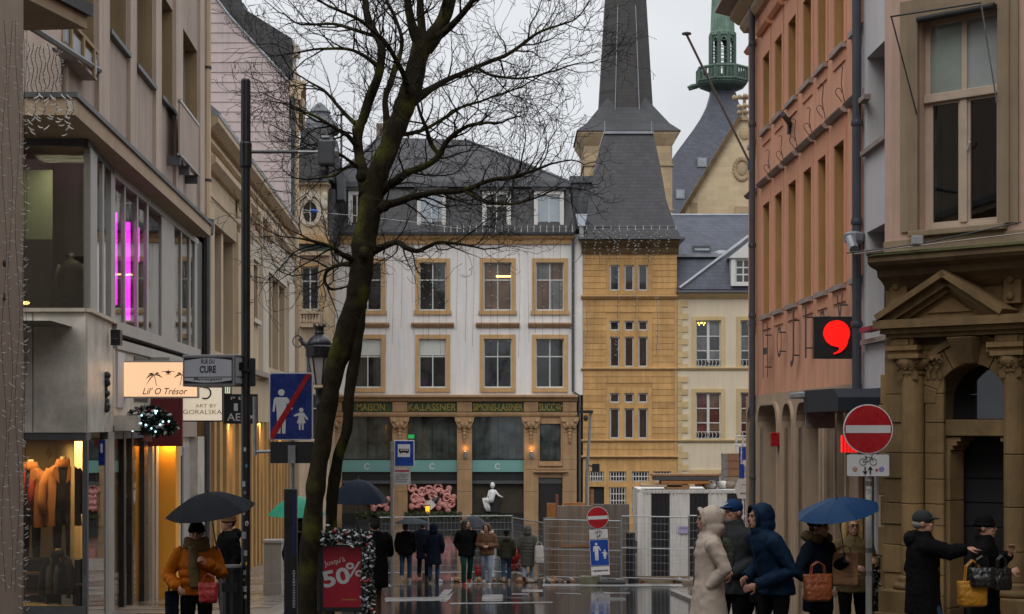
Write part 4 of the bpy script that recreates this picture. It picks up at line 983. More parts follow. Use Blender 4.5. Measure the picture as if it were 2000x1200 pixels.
mb = MB(); mb.box(aU(206), aU(297), 2.6, 2.7, zf-.8, zc); mb.poly([(aU(206), .1, zc-.01), (aU(297), .1, zc-.01), (aU(297), 2.6, zc-.01), (aU(206), 2.6, zc-.01)]); mb.build('shop_back_wall', MT['room_warm'], s1)
mb = MB(); mb.poly([(aU(296.5), .06, zf-.8), (aU(296.5), 2.6, zf-.8), (aU(296.5), 2.6, zc), (aU(296.5), .06, zc)]); mb.poly([(aU(254), .9, zf-.8), (aU(254), 2.6, zf-.8), (aU(254), 2.6, zc), (aU(254), .9, zc)]); mb.build('shop_partition', MT['room_warm'], s1)
panel('display_base', MT['steel_d'], A, Bp, hZ(-3.7), hZ(-2.93), .03, .1)
panel('display_pane', MT['pane_clear'], A, lerp2(A, Bp, .985), hZ(-2.93), zg0-.13, 0, .01)
def lamp_area(par, loc, energy, size, col, name='ceiling_light'):
    ld = bpy.data.lights.new(name, 'AREA'); ld.energy = energy; ld.size = size; ld.color = col
    o = bpy.data.objects.new(name, ld); COL.objects.link(o); o.parent = par; o.location = loc; return o
lamp_area(s1, (*loc1(-8.0, 27.95), zc-.05), 24, .7, (1, .72, .36)); lamp_area(s1, (aU(250), 1.4, zc-.06), 110, 1.2, (1, .72, .38)); lamp_area(s1, (aU(302.5), -.3, hZ(-.3)), 8, .25, (1, .6, .15))
# neon tubes in the first floor windows
neon = emis('magenta_neon', (1.0, 0.02, 0.85), 5.0)
for (x, ya, yb, w, lab) in ((227.5, 415, 596, 4, 'thin magenta neon tube nearest the corner of the first floor window'), (250, 434, 626, 10, 'broad bright magenta neon tube hanging in the first floor window'), (271, 444, 512, 4, 'short magenta neon tube hanging beside the broad one')):
    t = S1.t(x, .09); p = P(x, (ya+yb)/2, t); hh = (yb-ya)/2/F*t; ww = w/2/F*t
    o = thing('neon_tube', lab, 'light', p)
    MB().lathe([(ww*.6, -hh), (ww, -hh+.02), (ww, hh-.02), (ww*.6, hh)], 10).build('tube', neon, o, smooth=True)
    MB().tube([(0, 0, hh), (0, 0, max(hh+.1, hZ(4.6)-p.z))], .008, 5).build('hanger', MT['steel'], o)
# mannequin bust and added panel upstairs
def bust(name, lab, p, m, s=1.0, rot=0, head=False):
    o = thing(name, lab, 'mannequin', p, rot); o.scale = (s, s, s)
    b = MB(); rings = []
    for z, rx, ry in ((0, .16, .11), (.12, .18, .12), (.25, .15, .1), (.42, .19, .12), (.56, .2, .11), (.64, .12, .08), (.68, .055, .055), (.78, .05, .05)): rings.append([(rx*math.cos(k*.5236), ry*math.sin(k*.5236), z) for k in range(12)])
    b.loft(rings); b.build('torso', m, o, smooth=True)
    for sx in (-1, 1): MB().tube([(sx*.19, 0, .58), (sx*.27, -.02, .34), (sx*.2, -.08, .1)], [.055, .045, .035], 8).build('arm', m, o, smooth=True)
    MB().lathe([(.16, -.22), (.15, -.4), (.02, -.38), (.02, 0)], 12).build('stand', MT['black'], o)
    return o
bust('mannequin', 'dark headless mannequin standing behind the glazed first floor corner', P(140, 585, 28.6), mat('dark_figure', (.06, .045, .04), .5), 1.0)
bd = thing('pane_patch_board', 'added grey green board for the lighter patch in the glazed first floor corner', 'board', P(68, 400, 29.2)); MB().box(-.3, .3, 0, .04, -.6, .6).build('panel', mat('board_green', (.26, .27, .2), .8), bd); MB().box(-.3, .3, .0, .04, -1.75, -.62).build('stand', MT['dark'], bd)  # added board, imitates the lighter patch in the reflective corner glass
lamp_area(s1, (*loc1(-7.6, 28.6), zt-.15), 30, .8, (1, .85, .6), 'upper_light')
sp = thing('ceiling_spot', 'small lit warm spot at the foot of the first floor corner glass', 'lamp', P(50, 592, 28.0)); MB().ell((0, 0, 0), (.07, .05, .03), 10, 6).build('bulb', emis('spot', (1, .6, .2), 5), sp)
# ---- shop dummies in coats
def coat_dummy(lab, p, rot, coat, inner, trousers, scale=1.0, scarf=None, tall=True):
    o = thing('coat_mannequin', lab, 'mannequin', p, rot); o.scale = (scale,)*3
    N_ = 20; m = MB(); rings = []
    prof = [(.52, .3, .17), (.75, .285, .165), (1.0, .265, .155), (1.2, .26, .155), (1.36, .27, .15), (1.46, .235, .13), (1.53, .13, .1)]
    for z, rx, ry in prof:
        ring = []
        for k in range(N_):
            a = R(-90) + R(26 if z < 1.3 else 30) + (2*math.pi-2*R(26 if z < 1.3 else 30))*k/(N_-1); f = 1+.05*math.sin(5*a+z*7)
            ring.append((rx*math.cos(a)*f, ry*math.sin(a)*f, z))
        rings.append(ring)
    m.loft(rings, closed=False, cap=False)
    rings2 = [[(x*.93, y*.93, z) for x, y, z in r_] for r_ in rings]; m.loft(rings2, closed=False, cap=False)
    for j in range(len(rings)-1):
        for e in (0, N_-1): m.add([rings[j][e], rings[j+1][e], rings2[j+1][e], rings2[j][e]], [(0, 1, 2, 3)])
    m.build('coat', coat, o, smooth=True, fix=False)
    for sx in (-1, 1):
        MB().tube([(sx*.2, 0, 1.44), (sx*.31, .0, 1.2), (sx*.34, -.05, .95), (sx*.31, -.1, .72)], [.085, .085, .075, .065], 10).build('sleeve', coat, o, smooth=True)
        MB().prism([(sx*.05, 1.22), (sx*.2, 1.36), (sx*.13, 1.5), (sx*.08, 1.5)] if sx > 0 else [(sx*.08, 1.5), (sx*.13, 1.5), (sx*.2, 1.36), (sx*.05, 1.22)], -.17, -.155).build('lapel', coat, o)
    c = MB(); c.loft([[(r*math.cos(t*.5236)*1.1, r*math.sin(t*.5236), z) for t in range(12)] for r, z in ((.13, 1.48), (.12, 1.55), (.1, 1.62), (.075, 1.62), (.08, 1.5))]); c.build('collar', coat, o, smooth=True)
    i = MB(); i.loft([[(rx*math.cos(t*.5236), ry*math.sin(t*.5236), z) for t in range(12)] for z, rx, ry in ((.78, .2, .12), (1.0, .19, .13), (1.3, .21, .13), (1.45, .16, .1), (1.55, .07, .07))]); i.build('jumper', inner, o, smooth=True)
    MB().lathe([(.06, 1.54), (.055, 1.64), (.05, 1.66)], 10).build('neck', MT['room_warm'], o, smooth=True)
    if tall:
        for sx in (-1, 1): MB().tube([(sx*.09, 0, .85), (sx*.1, 0, .45), (sx*.1, .0, .02)], [.1, .075, .06], 10).build('trouser_leg', trousers, o, smooth=True)
    if scarf:
        for sx in (-1, 1): MB().tube([(sx*.06, .06, 1.56), (sx*.1, -.1, 1.42), (sx*.08, -.17, 1.1), (sx*.085, -.18, .8)], [.05, .06, .055, .05], 8).build('scarf', scarf, o, smooth=True)
    for z in (.9, 1.05, 1.2): MB().ell((.11, -.165, z), (.016, .008, .016), 8, 6).build('button', MT['black'], o)
    return o
cam_ = mat('camel_wool', (0.33, 0.105, 0.014), .9, .2, 5, .2, 90, sheen=.2); blk = mat('dark_knit', (0.014, 0.012, 0.012), .9, .3, 8, .2, 90)
zd = hZ(-2.93)
def shelf_thing(x0, x1, ya, d, lab, name='display_plinth'):
    p0, p1 = P(x0, ya, d), P(x1, ya, d); o = thing(name, lab, 'plinth', (p0.x, d, zd))
    MB().box(0, p1.x-p0.x, -.15, .2, 0, p0.z-zd).build('block', MT['black_matt'], o, bevel=.01); return o
coat_dummy('camel double coat over a black jumper on a shop dummy', Vector((P(124, 0, 28.4).x, 28.4, hZ(-2.2))), R(12), cam_, blk, blk, 1.02)
coat_dummy('camel jacket over a red scarf on a shop dummy by the window edge', Vector((P(60, 0, 28.5).x, 28.5, hZ(-2.22))), R(-10), cam_, blk, blk, 1.0, mat('red_scarf', (.25, .02, .012), .9))
for x in (124, 60):
    pl_ = thing('display_plinth', 'low black plinth under the camel double coat dummy' if x == 124 else 'low black plinth under the camel jacket dummy', 'plinth', (P(x, 0, 28.45).x, 28.45, zd)); MB().box(-.3, .3, -.25, .25, 0, .7).build('block', MT['black_matt'], pl_)
coat_dummy('black jacket with grey scarf on a small shop dummy', Vector((P(113, 0, 27.95).x, 27.95, zd-.52)), R(-20), blk, blk, blk, .86, mat('grey_scarf', (.17, .14, .1), .9, .3, 9), tall=False)
pc = thing('price_card', 'small white price card standing in the shop window', 'card', P(131, 1186, 27.75)); MB().box(-.09, .09, -.006, .006, -.02, .2).build('card', MT['signwhite'], pc)
bx_ = thing('gift_box', 'dark patterned gift box standing in the shop window', 'box', P(152, 1184, 27.9)); MB().box(-.1, .1, -.06, .06, -.02, .34).build('carton', MT['black'], bx_, bevel=.006); box('lid', MT['wood'], bx_, -.105, .105, -.065, .065, .34, .37)
bx_ = thing('belt_box', 'framed box of leather goods standing behind the column edge in the shop window', 'box', P(66, 1160, 28.1)); MB().box(-.14, .14, -.05, .05, -.02, .36).build('case', MT['wood'], bx_); box('inlay', MT['black_matt'], bx_, -.11, .11, -.056, -.051, .02, .32)
for k, (x, y) in enumerate(((95, 885), (132, 870))):
    o = thing('wall_motif', 'small %s motif on the warm display wall' % ('diamond' if k == 0 else 'figure'), 'decoration', P(x, y, 29.55)); MB().prism([(-.06, 0), (0, -.1), (.06, 0), (0, .1)], -.01, 0).build('cutout', MT['reveal_tan'], o)
# added sheet imitating a blue poster's reflection in the corner pane
po = thing('poster', 'sheet imitating the reflection of a blue poster with two white windows in the corner shop pane', 'poster', P(187, 885, 29.3), R(30)); box('sheet', MT['navy_sign'], po, -.16, .16, 0, .01, -.22, .22); box('white_block', MT['signwhite'], po, -.12, -.03, -.004, -.001, .0, .16); box('white_block', MT['signwhite'], po, .03, .12, -.004, -.001, .0, .16)

# drainpipe at the end of the building
dp = thing('drainpipe', 'beige drainpipe running down between the two left buildings', 'drainpipe', S1.L(aU(396), -.12, 0), S1.a)
MB().tube([(0, 0, hZ(5.25)), (0, 0, hZ(16))], .09, 8).build('pipe', MT['cream'], dp); MB().lathe([(.1, 0), (.16, .05), (.17, .42), (.12, .44)], 10, (0, 0, hZ(4.9))).build('hopper', MT['steel_d'], dp)
MB().tube([(0, .0, hZ(-3.8)), (0, 0, hZ(4.9))], .08, 8).build('lower_pipe', MT['steel_d'], dp)
for h in (6.3, 9.2, 11.0): MB().lathe([(.11, 0), (.11, .06)], 10, (0, 0, hZ(h))).build('pipe_collar', MT['iron'], dp)

# ================================================================ second cream building
S2 = Fac(-6.23-.04*44.0, 44.0, 92.29, 'cream_building', 'long cream building with fluted pilasters, moulded cornice and zinc roof edge', 'building')
s2 = S2.root; bU = S2.U; bZ = S2.Z
E2 = bU(570); hb = 8.08
strips = [(411, 432, 2.05, 5.4), (436, 455, 2.05, 5.4), (463, 470, 3.5, 5.2), (490, 503, 3.5, 5.3), (519, 530, 2.1, 5.35), (532, 543.5, 2.1, 5.35), (545.5, 556, 2.1, 5.35)]
hol = [(bU(a), bU(b), hZ(c), hZ(d)) for a, b, c, d in strips]
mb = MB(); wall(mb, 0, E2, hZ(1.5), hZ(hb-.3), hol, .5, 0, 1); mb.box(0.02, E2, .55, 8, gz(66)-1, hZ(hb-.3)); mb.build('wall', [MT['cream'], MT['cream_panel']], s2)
for k, (u0, u1, z0, z1) in enumerate(hol):
    if k in (2, 3): window(s2, u0, u1, z0, z1, .3, MT['wood_white'], MT['pane_brown'], 1, (0, .7, 1), .08); box('window_sill', MT['cream_light'], s2, u0-.1, u1+.1, -.14, .3, z0-.14, z0)
    else: window(s2, u0, u1, z0, z1, .42, MT['cream_panel'], MT['pane_curtain'], 1, (0, .5, 1), .12)
box('white_section', MT['cream_light'], s2, bU(506), E2, -.1, .0, hZ(5.6), hZ(hb-.75))
for a, b in ((398.5, 409), (456.5, 461.5), (472, 487), (506, 517), (558, 569)): box('pilaster', MT['cream'] if a < 500 else MT['cream_light'], s2, bU(a), bU(b), -.14, .0, hZ(1.6), hZ(5.75))
for a, b in ((401, 456), (463, 486), (489, 504), (518, 557)):
    box('panel_field', MT['cream_panel'] if a < 480 else MT['cream_light'], s2, bU(a), bU(b), -.09, .0, hZ(5.42), hZ(6.0))
for h0, h1, pr in ((5.98, 6.1, .12), (6.75, 7.05, .28), (7.4, 7.5, .14), (hb-.3, hb, .34)):
    mb = MB(); mb.prismx([(0, hZ(h0)), (-pr*.4, hZ(h0)), (-pr, hZ((h0+h1)/2)), (-pr, hZ(h1)), (0.6, hZ(h1))], 0.0, E2); mb.build('moulding', MT['cream'], s2)
for x in (462, 487, 510): 
    u = bU(x); mb = MB(); mb.box(u-.25, u+.25, -.4, -.1, hZ(6.45), hZ(6.75)); mb.ell((u, -.32, hZ(6.4)), (.2, .14, .2), 8, 6); mb.build('console', MT['cream_panel'], s2)
mb = MB(); mb.prismx([(-.36, hZ(hb)+.003), (-.36, hZ(hb)+.1), (.9, hZ(hb)+1.15), (3, hZ(hb)+1.3), (3, hZ(hb)+.003)], 0, E2); mb.build('roof', MT['zinc'], s2)
nst = 26
for k in range(nst): u = E2*(k+.3)/nst; mb = MB(); mb.add([(u-.02, -.38, hZ(hb)+.12), (u+.02, -.38, hZ(hb)+.12), (u+.02, .88, hZ(hb)+1.2), (u-.02, .88, hZ(hb)+1.2), (u-.02, -.34, hZ(hb)+.08), (u+.02, -.34, hZ(hb)+.08), (u+.02, .9, hZ(hb)+1.13), (u-.02, .9, hZ(hb)+1.13)], [(0, 1, 2, 3), (4, 7, 6, 5), (0, 4, 5, 1), (1, 5, 6, 2), (2, 6, 7, 3), (3, 7, 4, 0)]); mb.build('roof_seam', MT['zinc'], s2)
# ground floor: ochre piers, warm shop light
zt2 = hZ(1.5)
box('shop_fascia', MT['cream'], s2, 0.0, E2, -.1, .3, hZ(.15), zt2-.002); box('fascia_ledge', MT['drip'], s2, bU(470), E2, -.35, -.1, hZ(1.62), hZ(1.78))
xs_ = [398.5, 410, 421, 434, 446, 459, 470, 484, 492, 499, 506, 514, 522, 529, 536, 542, 548, 554, 560, 568]
for k, x in enumerate(xs_[:-1]):
    box('shop_pier', MT['ochre_wood'], s2, bU(x), bU(x + (xs_[k+1]-x)*.42), -.12, .3, gz(60)-.8 if x > 450 else gz(52)-1, hZ(.148))
box('shop_recess_wall', MT['ochre_wood'], s2, 0.0, E2, .28, .32, gz(66)-1, hZ(.148))
for x in (440, 500, 540): lamp_area(s2, (bU(x), -.25, hZ(.1)), 22, .4, (1, .6, .2), 'soffit_light')

# ================================================================ pink clad gable house
Hh = Fac(P(360, 0, 72).x, 72.0, 0, 'gabled_house', 'house with pale pink tile clad gable wall under a dark slate roof', 'building')
h_ = Hh.root; hU = Hh.U; hZp = lambda y, d=0: Hh.Z(1000, y, d)
def rec(pts, y0, y1, nm, m):
    # the far end follows the line of the house front, which turns away from the street
    X0 = Hh.o.x; mb = MB(); n = len(pts); k = lambda x, y: (x+X0)*(72.0+y)/72.0-X0
    v = [(k(p[0], y0), y0, p[1]) for p in pts] + [(k(p[0], y1), y1, p[1]) for p in pts]
    mb.add(v, [tuple(range(n)), tuple(range(2*n-1, n-1, -1))] + [(i, n+i, n+(i+1) % n, (i+1) % n) for i in range(n)]); return mb.build(nm, m, h_)
def verge(y):   # pixel column of the right edge of the gable at row y
    pts = [(-120, 330), (35, 450), (160, 565), (2000, 567)]
    for (y0, x0), (y1, x1) in zip(pts, pts[1:]):
        if y0 <= y <= y1: return x0 + (x1-x0)*(y-y0)/(y1-y0)
    return 330
rec([(0, -1), (hU(566), -1), (hU(566), hZp(160)), (hU(450), hZp(35)), (hU(360), hZp(-80)), (0, hZp(-80))], .05, 6, 'gable_wall', MT['pink_tile'])
y = 470.0
while y > -70:
    y0 = y - 19.3
    xr_ = min(verge(y0), verge(y)); xr1 = verge(y)
    if xr_ > 362:
        m2 = MB(); a0 = 0.0
        m2.add([(a0, -.03, hZp(y)+.008), (hU(xr1), -.03, hZp(y)+.008), (hU(xr_), .0, hZp(y0)), (a0, .0, hZp(y0)), (a0, .05, hZp(y)+.008), (hU(xr1), .05, hZp(y)+.008), (hU(xr_), .05, hZp(y0)), (a0, .05, hZp(y0))], [(0, 1, 2, 3), (4, 7, 6, 5), (0, 4, 5, 1), (1, 5, 6, 2), (2, 6, 7, 3), (3, 7, 4, 0)])
        m2.build('cladding_course', MT['pink_tile'], h_)
    y = y0
rec([(hU(330), hZp(-130)), (hU(450), hZp(30)), (hU(566), hZp(162)), (hU(571), hZp(158)), (hU(571), hZp(76)), (hU(476), hZp(17)), (hU(440), hZp(-130))], -.02, 7, 'roof', MT['slate'])
mb = MB(); mb.tube([(hU(330), -.06, hZp(-126)), (hU(450), -.06, hZp(34)), (hU(567), -.06, hZp(162))], .06, 6); mb.build('verge_board', MT['zinc'], h_)
mb = MB(); mb.box(hU(458), hU(472), .5, 1.6, hZp(20), hZp(0)); mb.build('chimney', MT['lead'], h_)
# front of that house seen edge on: corner pier and bracketed cornice
rec([(hU(567.5), -1), (hU(584), -1), (hU(584), hZp(165)), (hU(567.5), hZp(165))], 0, 7, 'corner_pier', MT['cream'])
for y0, y1, x1 in ((178, 165, 592), (195, 178, 588), (165, 158, 598)): rec([(hU(566), hZp(y0)+.003), (hU(x1), hZp(y0)+.003), (hU(x1), hZp(y1)), (hU(566), hZp(y1))], -.05, 7, 'cornice', MT['cream'])
for k in range(3): m2 = MB(); m2.ell(((hU(588)+Hh.o.x)*(72.4+1.8*k)/72-Hh.o.x, .4+1.8*k, hZp(205)), (.2, .2, .42), 8, 6); m2.build('cornice_bracket', MT['cream_panel'], h_, smooth=True)
mb = MB(); mb.box(hU(560), hU(572), .2, 1.2, hZp(150), hZp(75)); mb.build('roof_end', MT['cream_light'], h_)
for y in (150, 95): box('dormer_scroll', MT['cream_light'], h_, hU(568), hU(581), .2, 1.0, hZp(y+10), hZp(y-10))
mb = MB(); mb.tube([(hU(572), -.12, hZp(190)), (hU(572), -.12, -.5)], .09, 8); mb.build('drainpipe', MT['steel_d'], h_)

# ================================================================ ornate narrow house with the cupola
K = Fac(P(584, 0, 86).x, 86.0, 0, 'turret_house', 'ornate cream house with oval attic window, balustrade and slate cupola', 'building')
k0 = K.root; kU = K.U; kZ = lambda y, d=0: K.Z(1000, y, d)
kx1 = kU(643)
hol = [(kU(588), kU(623), kZ(606), kZ(521)), (kU(596), kU(618), kZ(733), kZ(690)), (kU(588), kU(623), kZ(860), kZ(770))]
mb = MB(); wall(mb, 0, kx1, -1, kZ(455), hol, .25); mb.box(0, kx1, .28, 7, -1, kZ(455)); mb.build('wall', MT['cream'], k0)
window(k0, *hol[0], .12, MT['green_white'], MT['pane'], 2, (0, .32, 1), .08, .07); window(k0, *hol[1], .12, MT['green_white'], MT['pane_curtain'], 1, (0, 1), .06); window(k0, *hol[2], .12, MT['green_white'], MT['pane'], 2, (0, .3, 1), .06)
s = MB(); u0, u1, z0, z1 = hol[0]; s.box(u0-.16, u0, -.08, .02, z0, z1+.18); s.box(u1, u1+.16, -.08, .02, z0, z1+.18); s.box(u0, u1, -.08, .02, z1, z1+.18); s.build('window_surround', MT['sandstone'], k0)
bs = box('balustrade_rail', MT['cream'], k0, kU(586), kU(626), -.35, -.05, kZ(614), kZ(610)); box('balustrade_base', MT['cream'], bs, kU(586), kU(626), -.35, .0, kZ(640), kZ(633))
for k in range(7): MB().lathe([(.06, 0), (.1, .12), (.05, .3), (.08, .48)], 8, (kU(589)+(kU(623)-kU(589))*k/6, -.2, kZ(633))).build('baluster', MT['cream'], bs, smooth=True)
box('copper_band', MT['copper_d'], k0, 0, kx1, -.1, .0, kZ(492), kZ(478)); box('cornice', MT['cream'], k0, 0, kx1+.05, -.3, .0, kZ(500), kZ(492.3)); box('cornice', MT['sandstone'], k0, 0, kx1+.05, -.4, .0, kZ(477.7), kZ(462))
# attic storey with the oval window
cx_, cz_ = kU(606), kZ(415); ax, az = .36, .52
mb = MB(); n = 24; u1_ = kU(640); zA, zB_ = kZ(462)+.002, kZ(362)
ring = [(cx_+ax*math.cos(2*math.pi*k/n), cz_+az*math.sin(2*math.pi*k/n)) for k in range(n)]
def edge_pt(a):
    dx, dz = math.cos(a), math.sin(a); t = 1e9
    if dx > 1e-6: t = min(t, (u1_-cx_)/dx)
    if dx < -1e-6: t = min(t, (0-cx_)/dx)
    if dz > 1e-6: t = min(t, (zB_-cz_)/dz)
    if dz < -1e-6: t = min(t, (zA-cz_)/dz)
    return (cx_+dx*t, cz_+dz*t)
angs = sorted([2*math.pi*k/n for k in range(n)] + [math.atan2(z-cz_, u-cx_) % (2*math.pi) for u in (0, u1_) for z in (zA, zB_)])
for i in range(len(angs)):
    a, b = angs[i], angs[(i+1) % len(angs)]
    pa, pb = (cx_+ax*math.cos(a), cz_+az*math.sin(a)), (cx_+ax*math.cos(b), cz_+az*math.sin(b)); ea, eb = edge_pt(a), edge_pt(b)
    mb.poly([(pa[0], -.1, pa[1]), (ea[0], -.1, ea[1]), (eb[0], -.1, eb[1]), (pb[0], -.1, pb[1])]); mb.poly([(pa[0], -.1, pa[1]), (pb[0], -.1, pb[1]), (pb[0], .2, pb[1]), (pa[0], .2, pa[1])])
mb.box(0, u1_, .25, 6, zA, zB_); mb.build('attic_wall', MT['cream'], k0)
ov_ = MB(); ov_.disc((cx_, cz_), az, .1, .12, 24, 0, ax); oo = ov_.build('oval_pane', MT['pane'], k0)
box('glazing_bar', MT['wood_white'], oo, cx_-.03, cx_+.03, .06, .098, cz_-az, cz_+az); box('glazing_bar', MT['wood_white'], oo, cx_-ax, cx_+ax, .05, .059, cz_-.03, cz_+.03)
mb = MB(); mb.sweep([(cx_+(ax+.12)*math.cos(t), cz_+(az+.12)*math.sin(t)) for t in [R(a) for a in range(0, 361, 15)]], [(-.1, .1), (-.1, .18), (.1, .18), (.1, .1)]); mb.build('oval_frame', MT['cream_light'], k0)
mb = MB(); mb.sweep([(cx_+.75*math.cos(t), cz_+.1+.85*math.sin(t)) for t in [R(a) for a in range(20, 161, 10)]], [(-.12, .1), (-.12, .24), (.12, .24), (.12, .1)]); mb.build('attic_arch', MT['cream_light'], k0)
box('keystone', MT['cream_light'], k0, cx_-.14, cx_+.14, -.32, -.1, cz_+.6, cz_+1.1)
box('attic_cornice', MT['cream'], k0, -.05, kU(642), -.35, 6, kZ(362), kZ(357)); box('attic_gutter', MT['lead'], k0, -.1, kU(643), -.45, 6.1, kZ(357)+.003, kZ(353))
for y_ in (385, 400, 428): m2 = MB(); m2.ell((kU(634), -.14, kZ(y_)), (.16, .12, .28), 8, 6); m2.build('carved_volute', MT['cream_light'], k0, smooth=True)
mb = MB(); mb.loft([[(-.05, -.3, kZ(353)), (kU(650), -.3, kZ(353)), (kU(650), 6, kZ(353)), (-.05, 6, kZ(353))], [(.0, .1, kZ(290)), (kU(645), .1, kZ(290)), (kU(645), 5.5, kZ(290)), (.0, 5.5, kZ(290))], [(.06, .6, kZ(247)), (kU(640), .6, kZ(247)), (kU(640), 5, kZ(247)), (.06, 5, kZ(247))]]); mb.build('roof', MT['slate'], k0)
cc = (kU(614), 2.4, 0)
mb = MB(); mb.lathe([(.95, kZ(247)), (1.0, kZ(244)), (1.05, kZ(240)), (1.0, kZ(236)), (.98, kZ(230)), (.75, kZ(220)), (.6, kZ(213)), (.55, kZ(207)), (.6, kZ(203)), (.42, kZ(196)), (.25, kZ(188)), (.05, kZ(183))], 12, cc); mb.build('cupola', MT['lead'], k0, smooth=False)
mb = MB(); mb.tube([(kU(659), 2, kZ(330)), (kU(659), 2, kZ(205))], .06, 6); mb.tube([(kU(650), 2, kZ(232)), (kU(664), 2, kZ(228))], .03, 5); mb.build('roof_mast', MT['steel_d'], k0)
box('chimney', MT['lead'], k0, kU(654), kU(668), 1.0, 2.2, kZ(385), kZ(330))
mb = MB(); mb.prismx([(-.2, kZ(470)), (0.3, kZ(368)), (5, kZ(368)), (5, kZ(470))], kU(641), kU(652)); mb.build('link_roof', MT['slate'], k0)

# ================================================================ near left building: column with its canopy slab
nb = thing('arcade_building', 'near building with beige stone corner column and overhanging canopy slab', 'building', (-4.5, 13, 0))
colm = mat('column_stone', (0.35, 0.27, 0.21), .8, .1, .9, .3, 50, streak=.3)
xr_ = (47-HX)/F*13.8
MB().box(xr_-1.6+4.5, xr_+4.5, 0, .8, gz(13)-.5, hZ(3.9)).build('column', colm, nb, bevel=.02)
MB().box(-9, -.6, -60, -.6, gz(-30)-3.5, hZ(13)).build('body', colm, nb)
z0 = P(170, 57, 16).z
def nbp(px, py, d): p = P(px, py, d); return (p.x+4.5, p.y-13)
c0 = nbp(170, 57, 16)
mb = MB(); mb.prismz([c0, (c0[0]-5, c0[1]+.5), (c0[0]-5, c0[1]-5), (c0[0]-.215*4.5, c0[1]-4.5)], z0, z0+.12); mb.build('canopy_slab', MT['fascia'], nb)
c1 = (c0[0]+.05, c0[1]+.03)
mb = MB(); mb.prismz([c1, (c1[0]-5, c1[1]+.5), (c1[0]-5, c1[1]-5), (c1[0]-.215*4.5, c1[1]-4.5)], z0+.123, z0+.24); mb.build('canopy_flashing', MT['lead'], nb)
MB().box(-6, -.9, -3, 2.4, z0+.242, hZ(13)).build('upper_body', colm, nb)
# rusty fixing plates on the column
for y in (515, 580): MB().ell((xr_+4.505, .25, hZ((833-y)/F*13.25)), (.01, .03, .03), 8, 6).build('fixing', MT['iron'], nb)

# ---- fairy light strings
bulbm = mat('led_plastic', (0.42, 0.4, 0.37), .3, .1, 5, emit=(1, .95, .85), estr=.05)
def light_string(lab, pts, n_led, seed, led=.03, group=None, wire=.002, parent=None, drop=None):
    rn = random.Random(seed); base = Vector(pts[0]); o = thing('light_string', lab, 'string lights', base, 0, group)
    m = MB(); m.tube([Vector(p)-base for p in pts], wire, 5); m.build('wire', MT['black'], o)
    L_ = [(Vector(pts[i+1])-Vector(pts[i])).length for i in range(len(pts)-1)]; tot = sum(L_)
    m = MB()
    for k in range(n_led):
        s = tot*(k+rn.random()*.7)/n_led; i = 0
        while i < len(L_)-1 and s > L_[i]: s -= L_[i]; i += 1
        p = Vector(pts[i]).lerp(Vector(pts[i+1]), min(1, s/L_[i])) - base
        d = Vector((rn.choice([-1, 1])*rn.uniform(.5, 1), rn.uniform(-.5, .2), rn.uniform(-.4, .6))).normalized()*led
        m.tube([p, p+d*.6, p+d+Vector((0, 0, led*.25))], [led*.09, led*.11, led*.07], 5)
    q = m.build('bulb_chain', bulbm, o); q['kind'] = 'stuff'
    return o
rn = random.Random(4)
sags = lambda a, b, n, s: [Vector(a).lerp(Vector(b), k/n) - Vector((0, 0, s*math.sin(math.pi*k/n))) for k in range(n+1)]
CP = lambda x, y: P(x, y, min(13.83, 3300*3.945/(1000-x)))
for k, x in enumerate((46, 50)):
    light_string('fairy light string hanging down the outer edge of the beige column' if k == 0 else 'second fairy light string twisted along the column edge', [CP(x+3*math.sin(j*1.3+k), 60+j*60) for j in range(20)], 80, k, .034)
for k, x in enumerate((8, 20, 34)):
    light_string(['fairy light string on the column face next to the wall', 'fairy light string down the middle of the column face', 'fairy light string on the column face near its lit edge'][k], [CP(x+5*math.sin(j*1.1+k*2), 40+j*62) for j in range(19)], 52, k+9, .03)
# thin bar carrying icicle lights towards the corner
cbar = thing('light_bar', 'sloping bar that carries icicle lights over the side street', 'bar', P(-10, 8, 16.5)); b0_ = P(-10, 8, 16.5); MB().tube([Vector((0, 0, 0)), P(195, 138, 29.3)-b0_], .045, 6).build('bar', MT['steel_d'], cbar)
for k in range(9):
    x = 55+8*k; top = 88+rn.uniform(-6, 6)
    light_string('icicle light strand hanging before the return wall of the mauve building', [P(x+3*math.sin(j*1.7+k), top+j*(12+2*rn.random()), 25.2) for j in range(8)], 16, k+30, .045, 'icicle strands on the return wall', .006)
for k, (x, yb) in enumerate(((66, 270), (84, 262), (108, 240), (128, 270), (140, 255))):
    light_string('icicle light strand drooping under the canopy corner', [P(x, 190, 25.2), P(x+4, 215, 25.1), P(x-5, 235, 25.1), P(x+5, yb, 25.1)], 9, k+50, .09, 'icicle strands under the canopy', .006)
# ================================================================ salmon building
R1 = Fac(5.2-.0091*34.9, 34.9, -89.48, 'salmon_building', 'salmon rendered building with two rows of tall deep windows over a stone arcade', 'building')
r1 = R1.root; rU = R1.U
E1 = rU(1683)
wx = [(1467.5, 1475.5), (1491.5, 1504), (1515, 1528.5), (1541, 1556), (1570.5, 1586), (1599, 1614.5), (1630.5, 1650), (1668, 1682)]
lo_, up_ = (2.13, 4.29), (5.72, 7.16)
hol = [(rU(a), rU(b), hZ(c), hZ(d)) for a, b in wx for c, d in (lo_, up_)]
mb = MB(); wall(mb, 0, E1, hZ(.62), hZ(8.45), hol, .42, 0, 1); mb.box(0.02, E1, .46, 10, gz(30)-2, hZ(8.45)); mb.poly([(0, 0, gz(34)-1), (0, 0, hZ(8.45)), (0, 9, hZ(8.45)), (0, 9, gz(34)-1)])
mb.build('wall', [MT['pinkwall'], MT['reveal_brown']], r1)
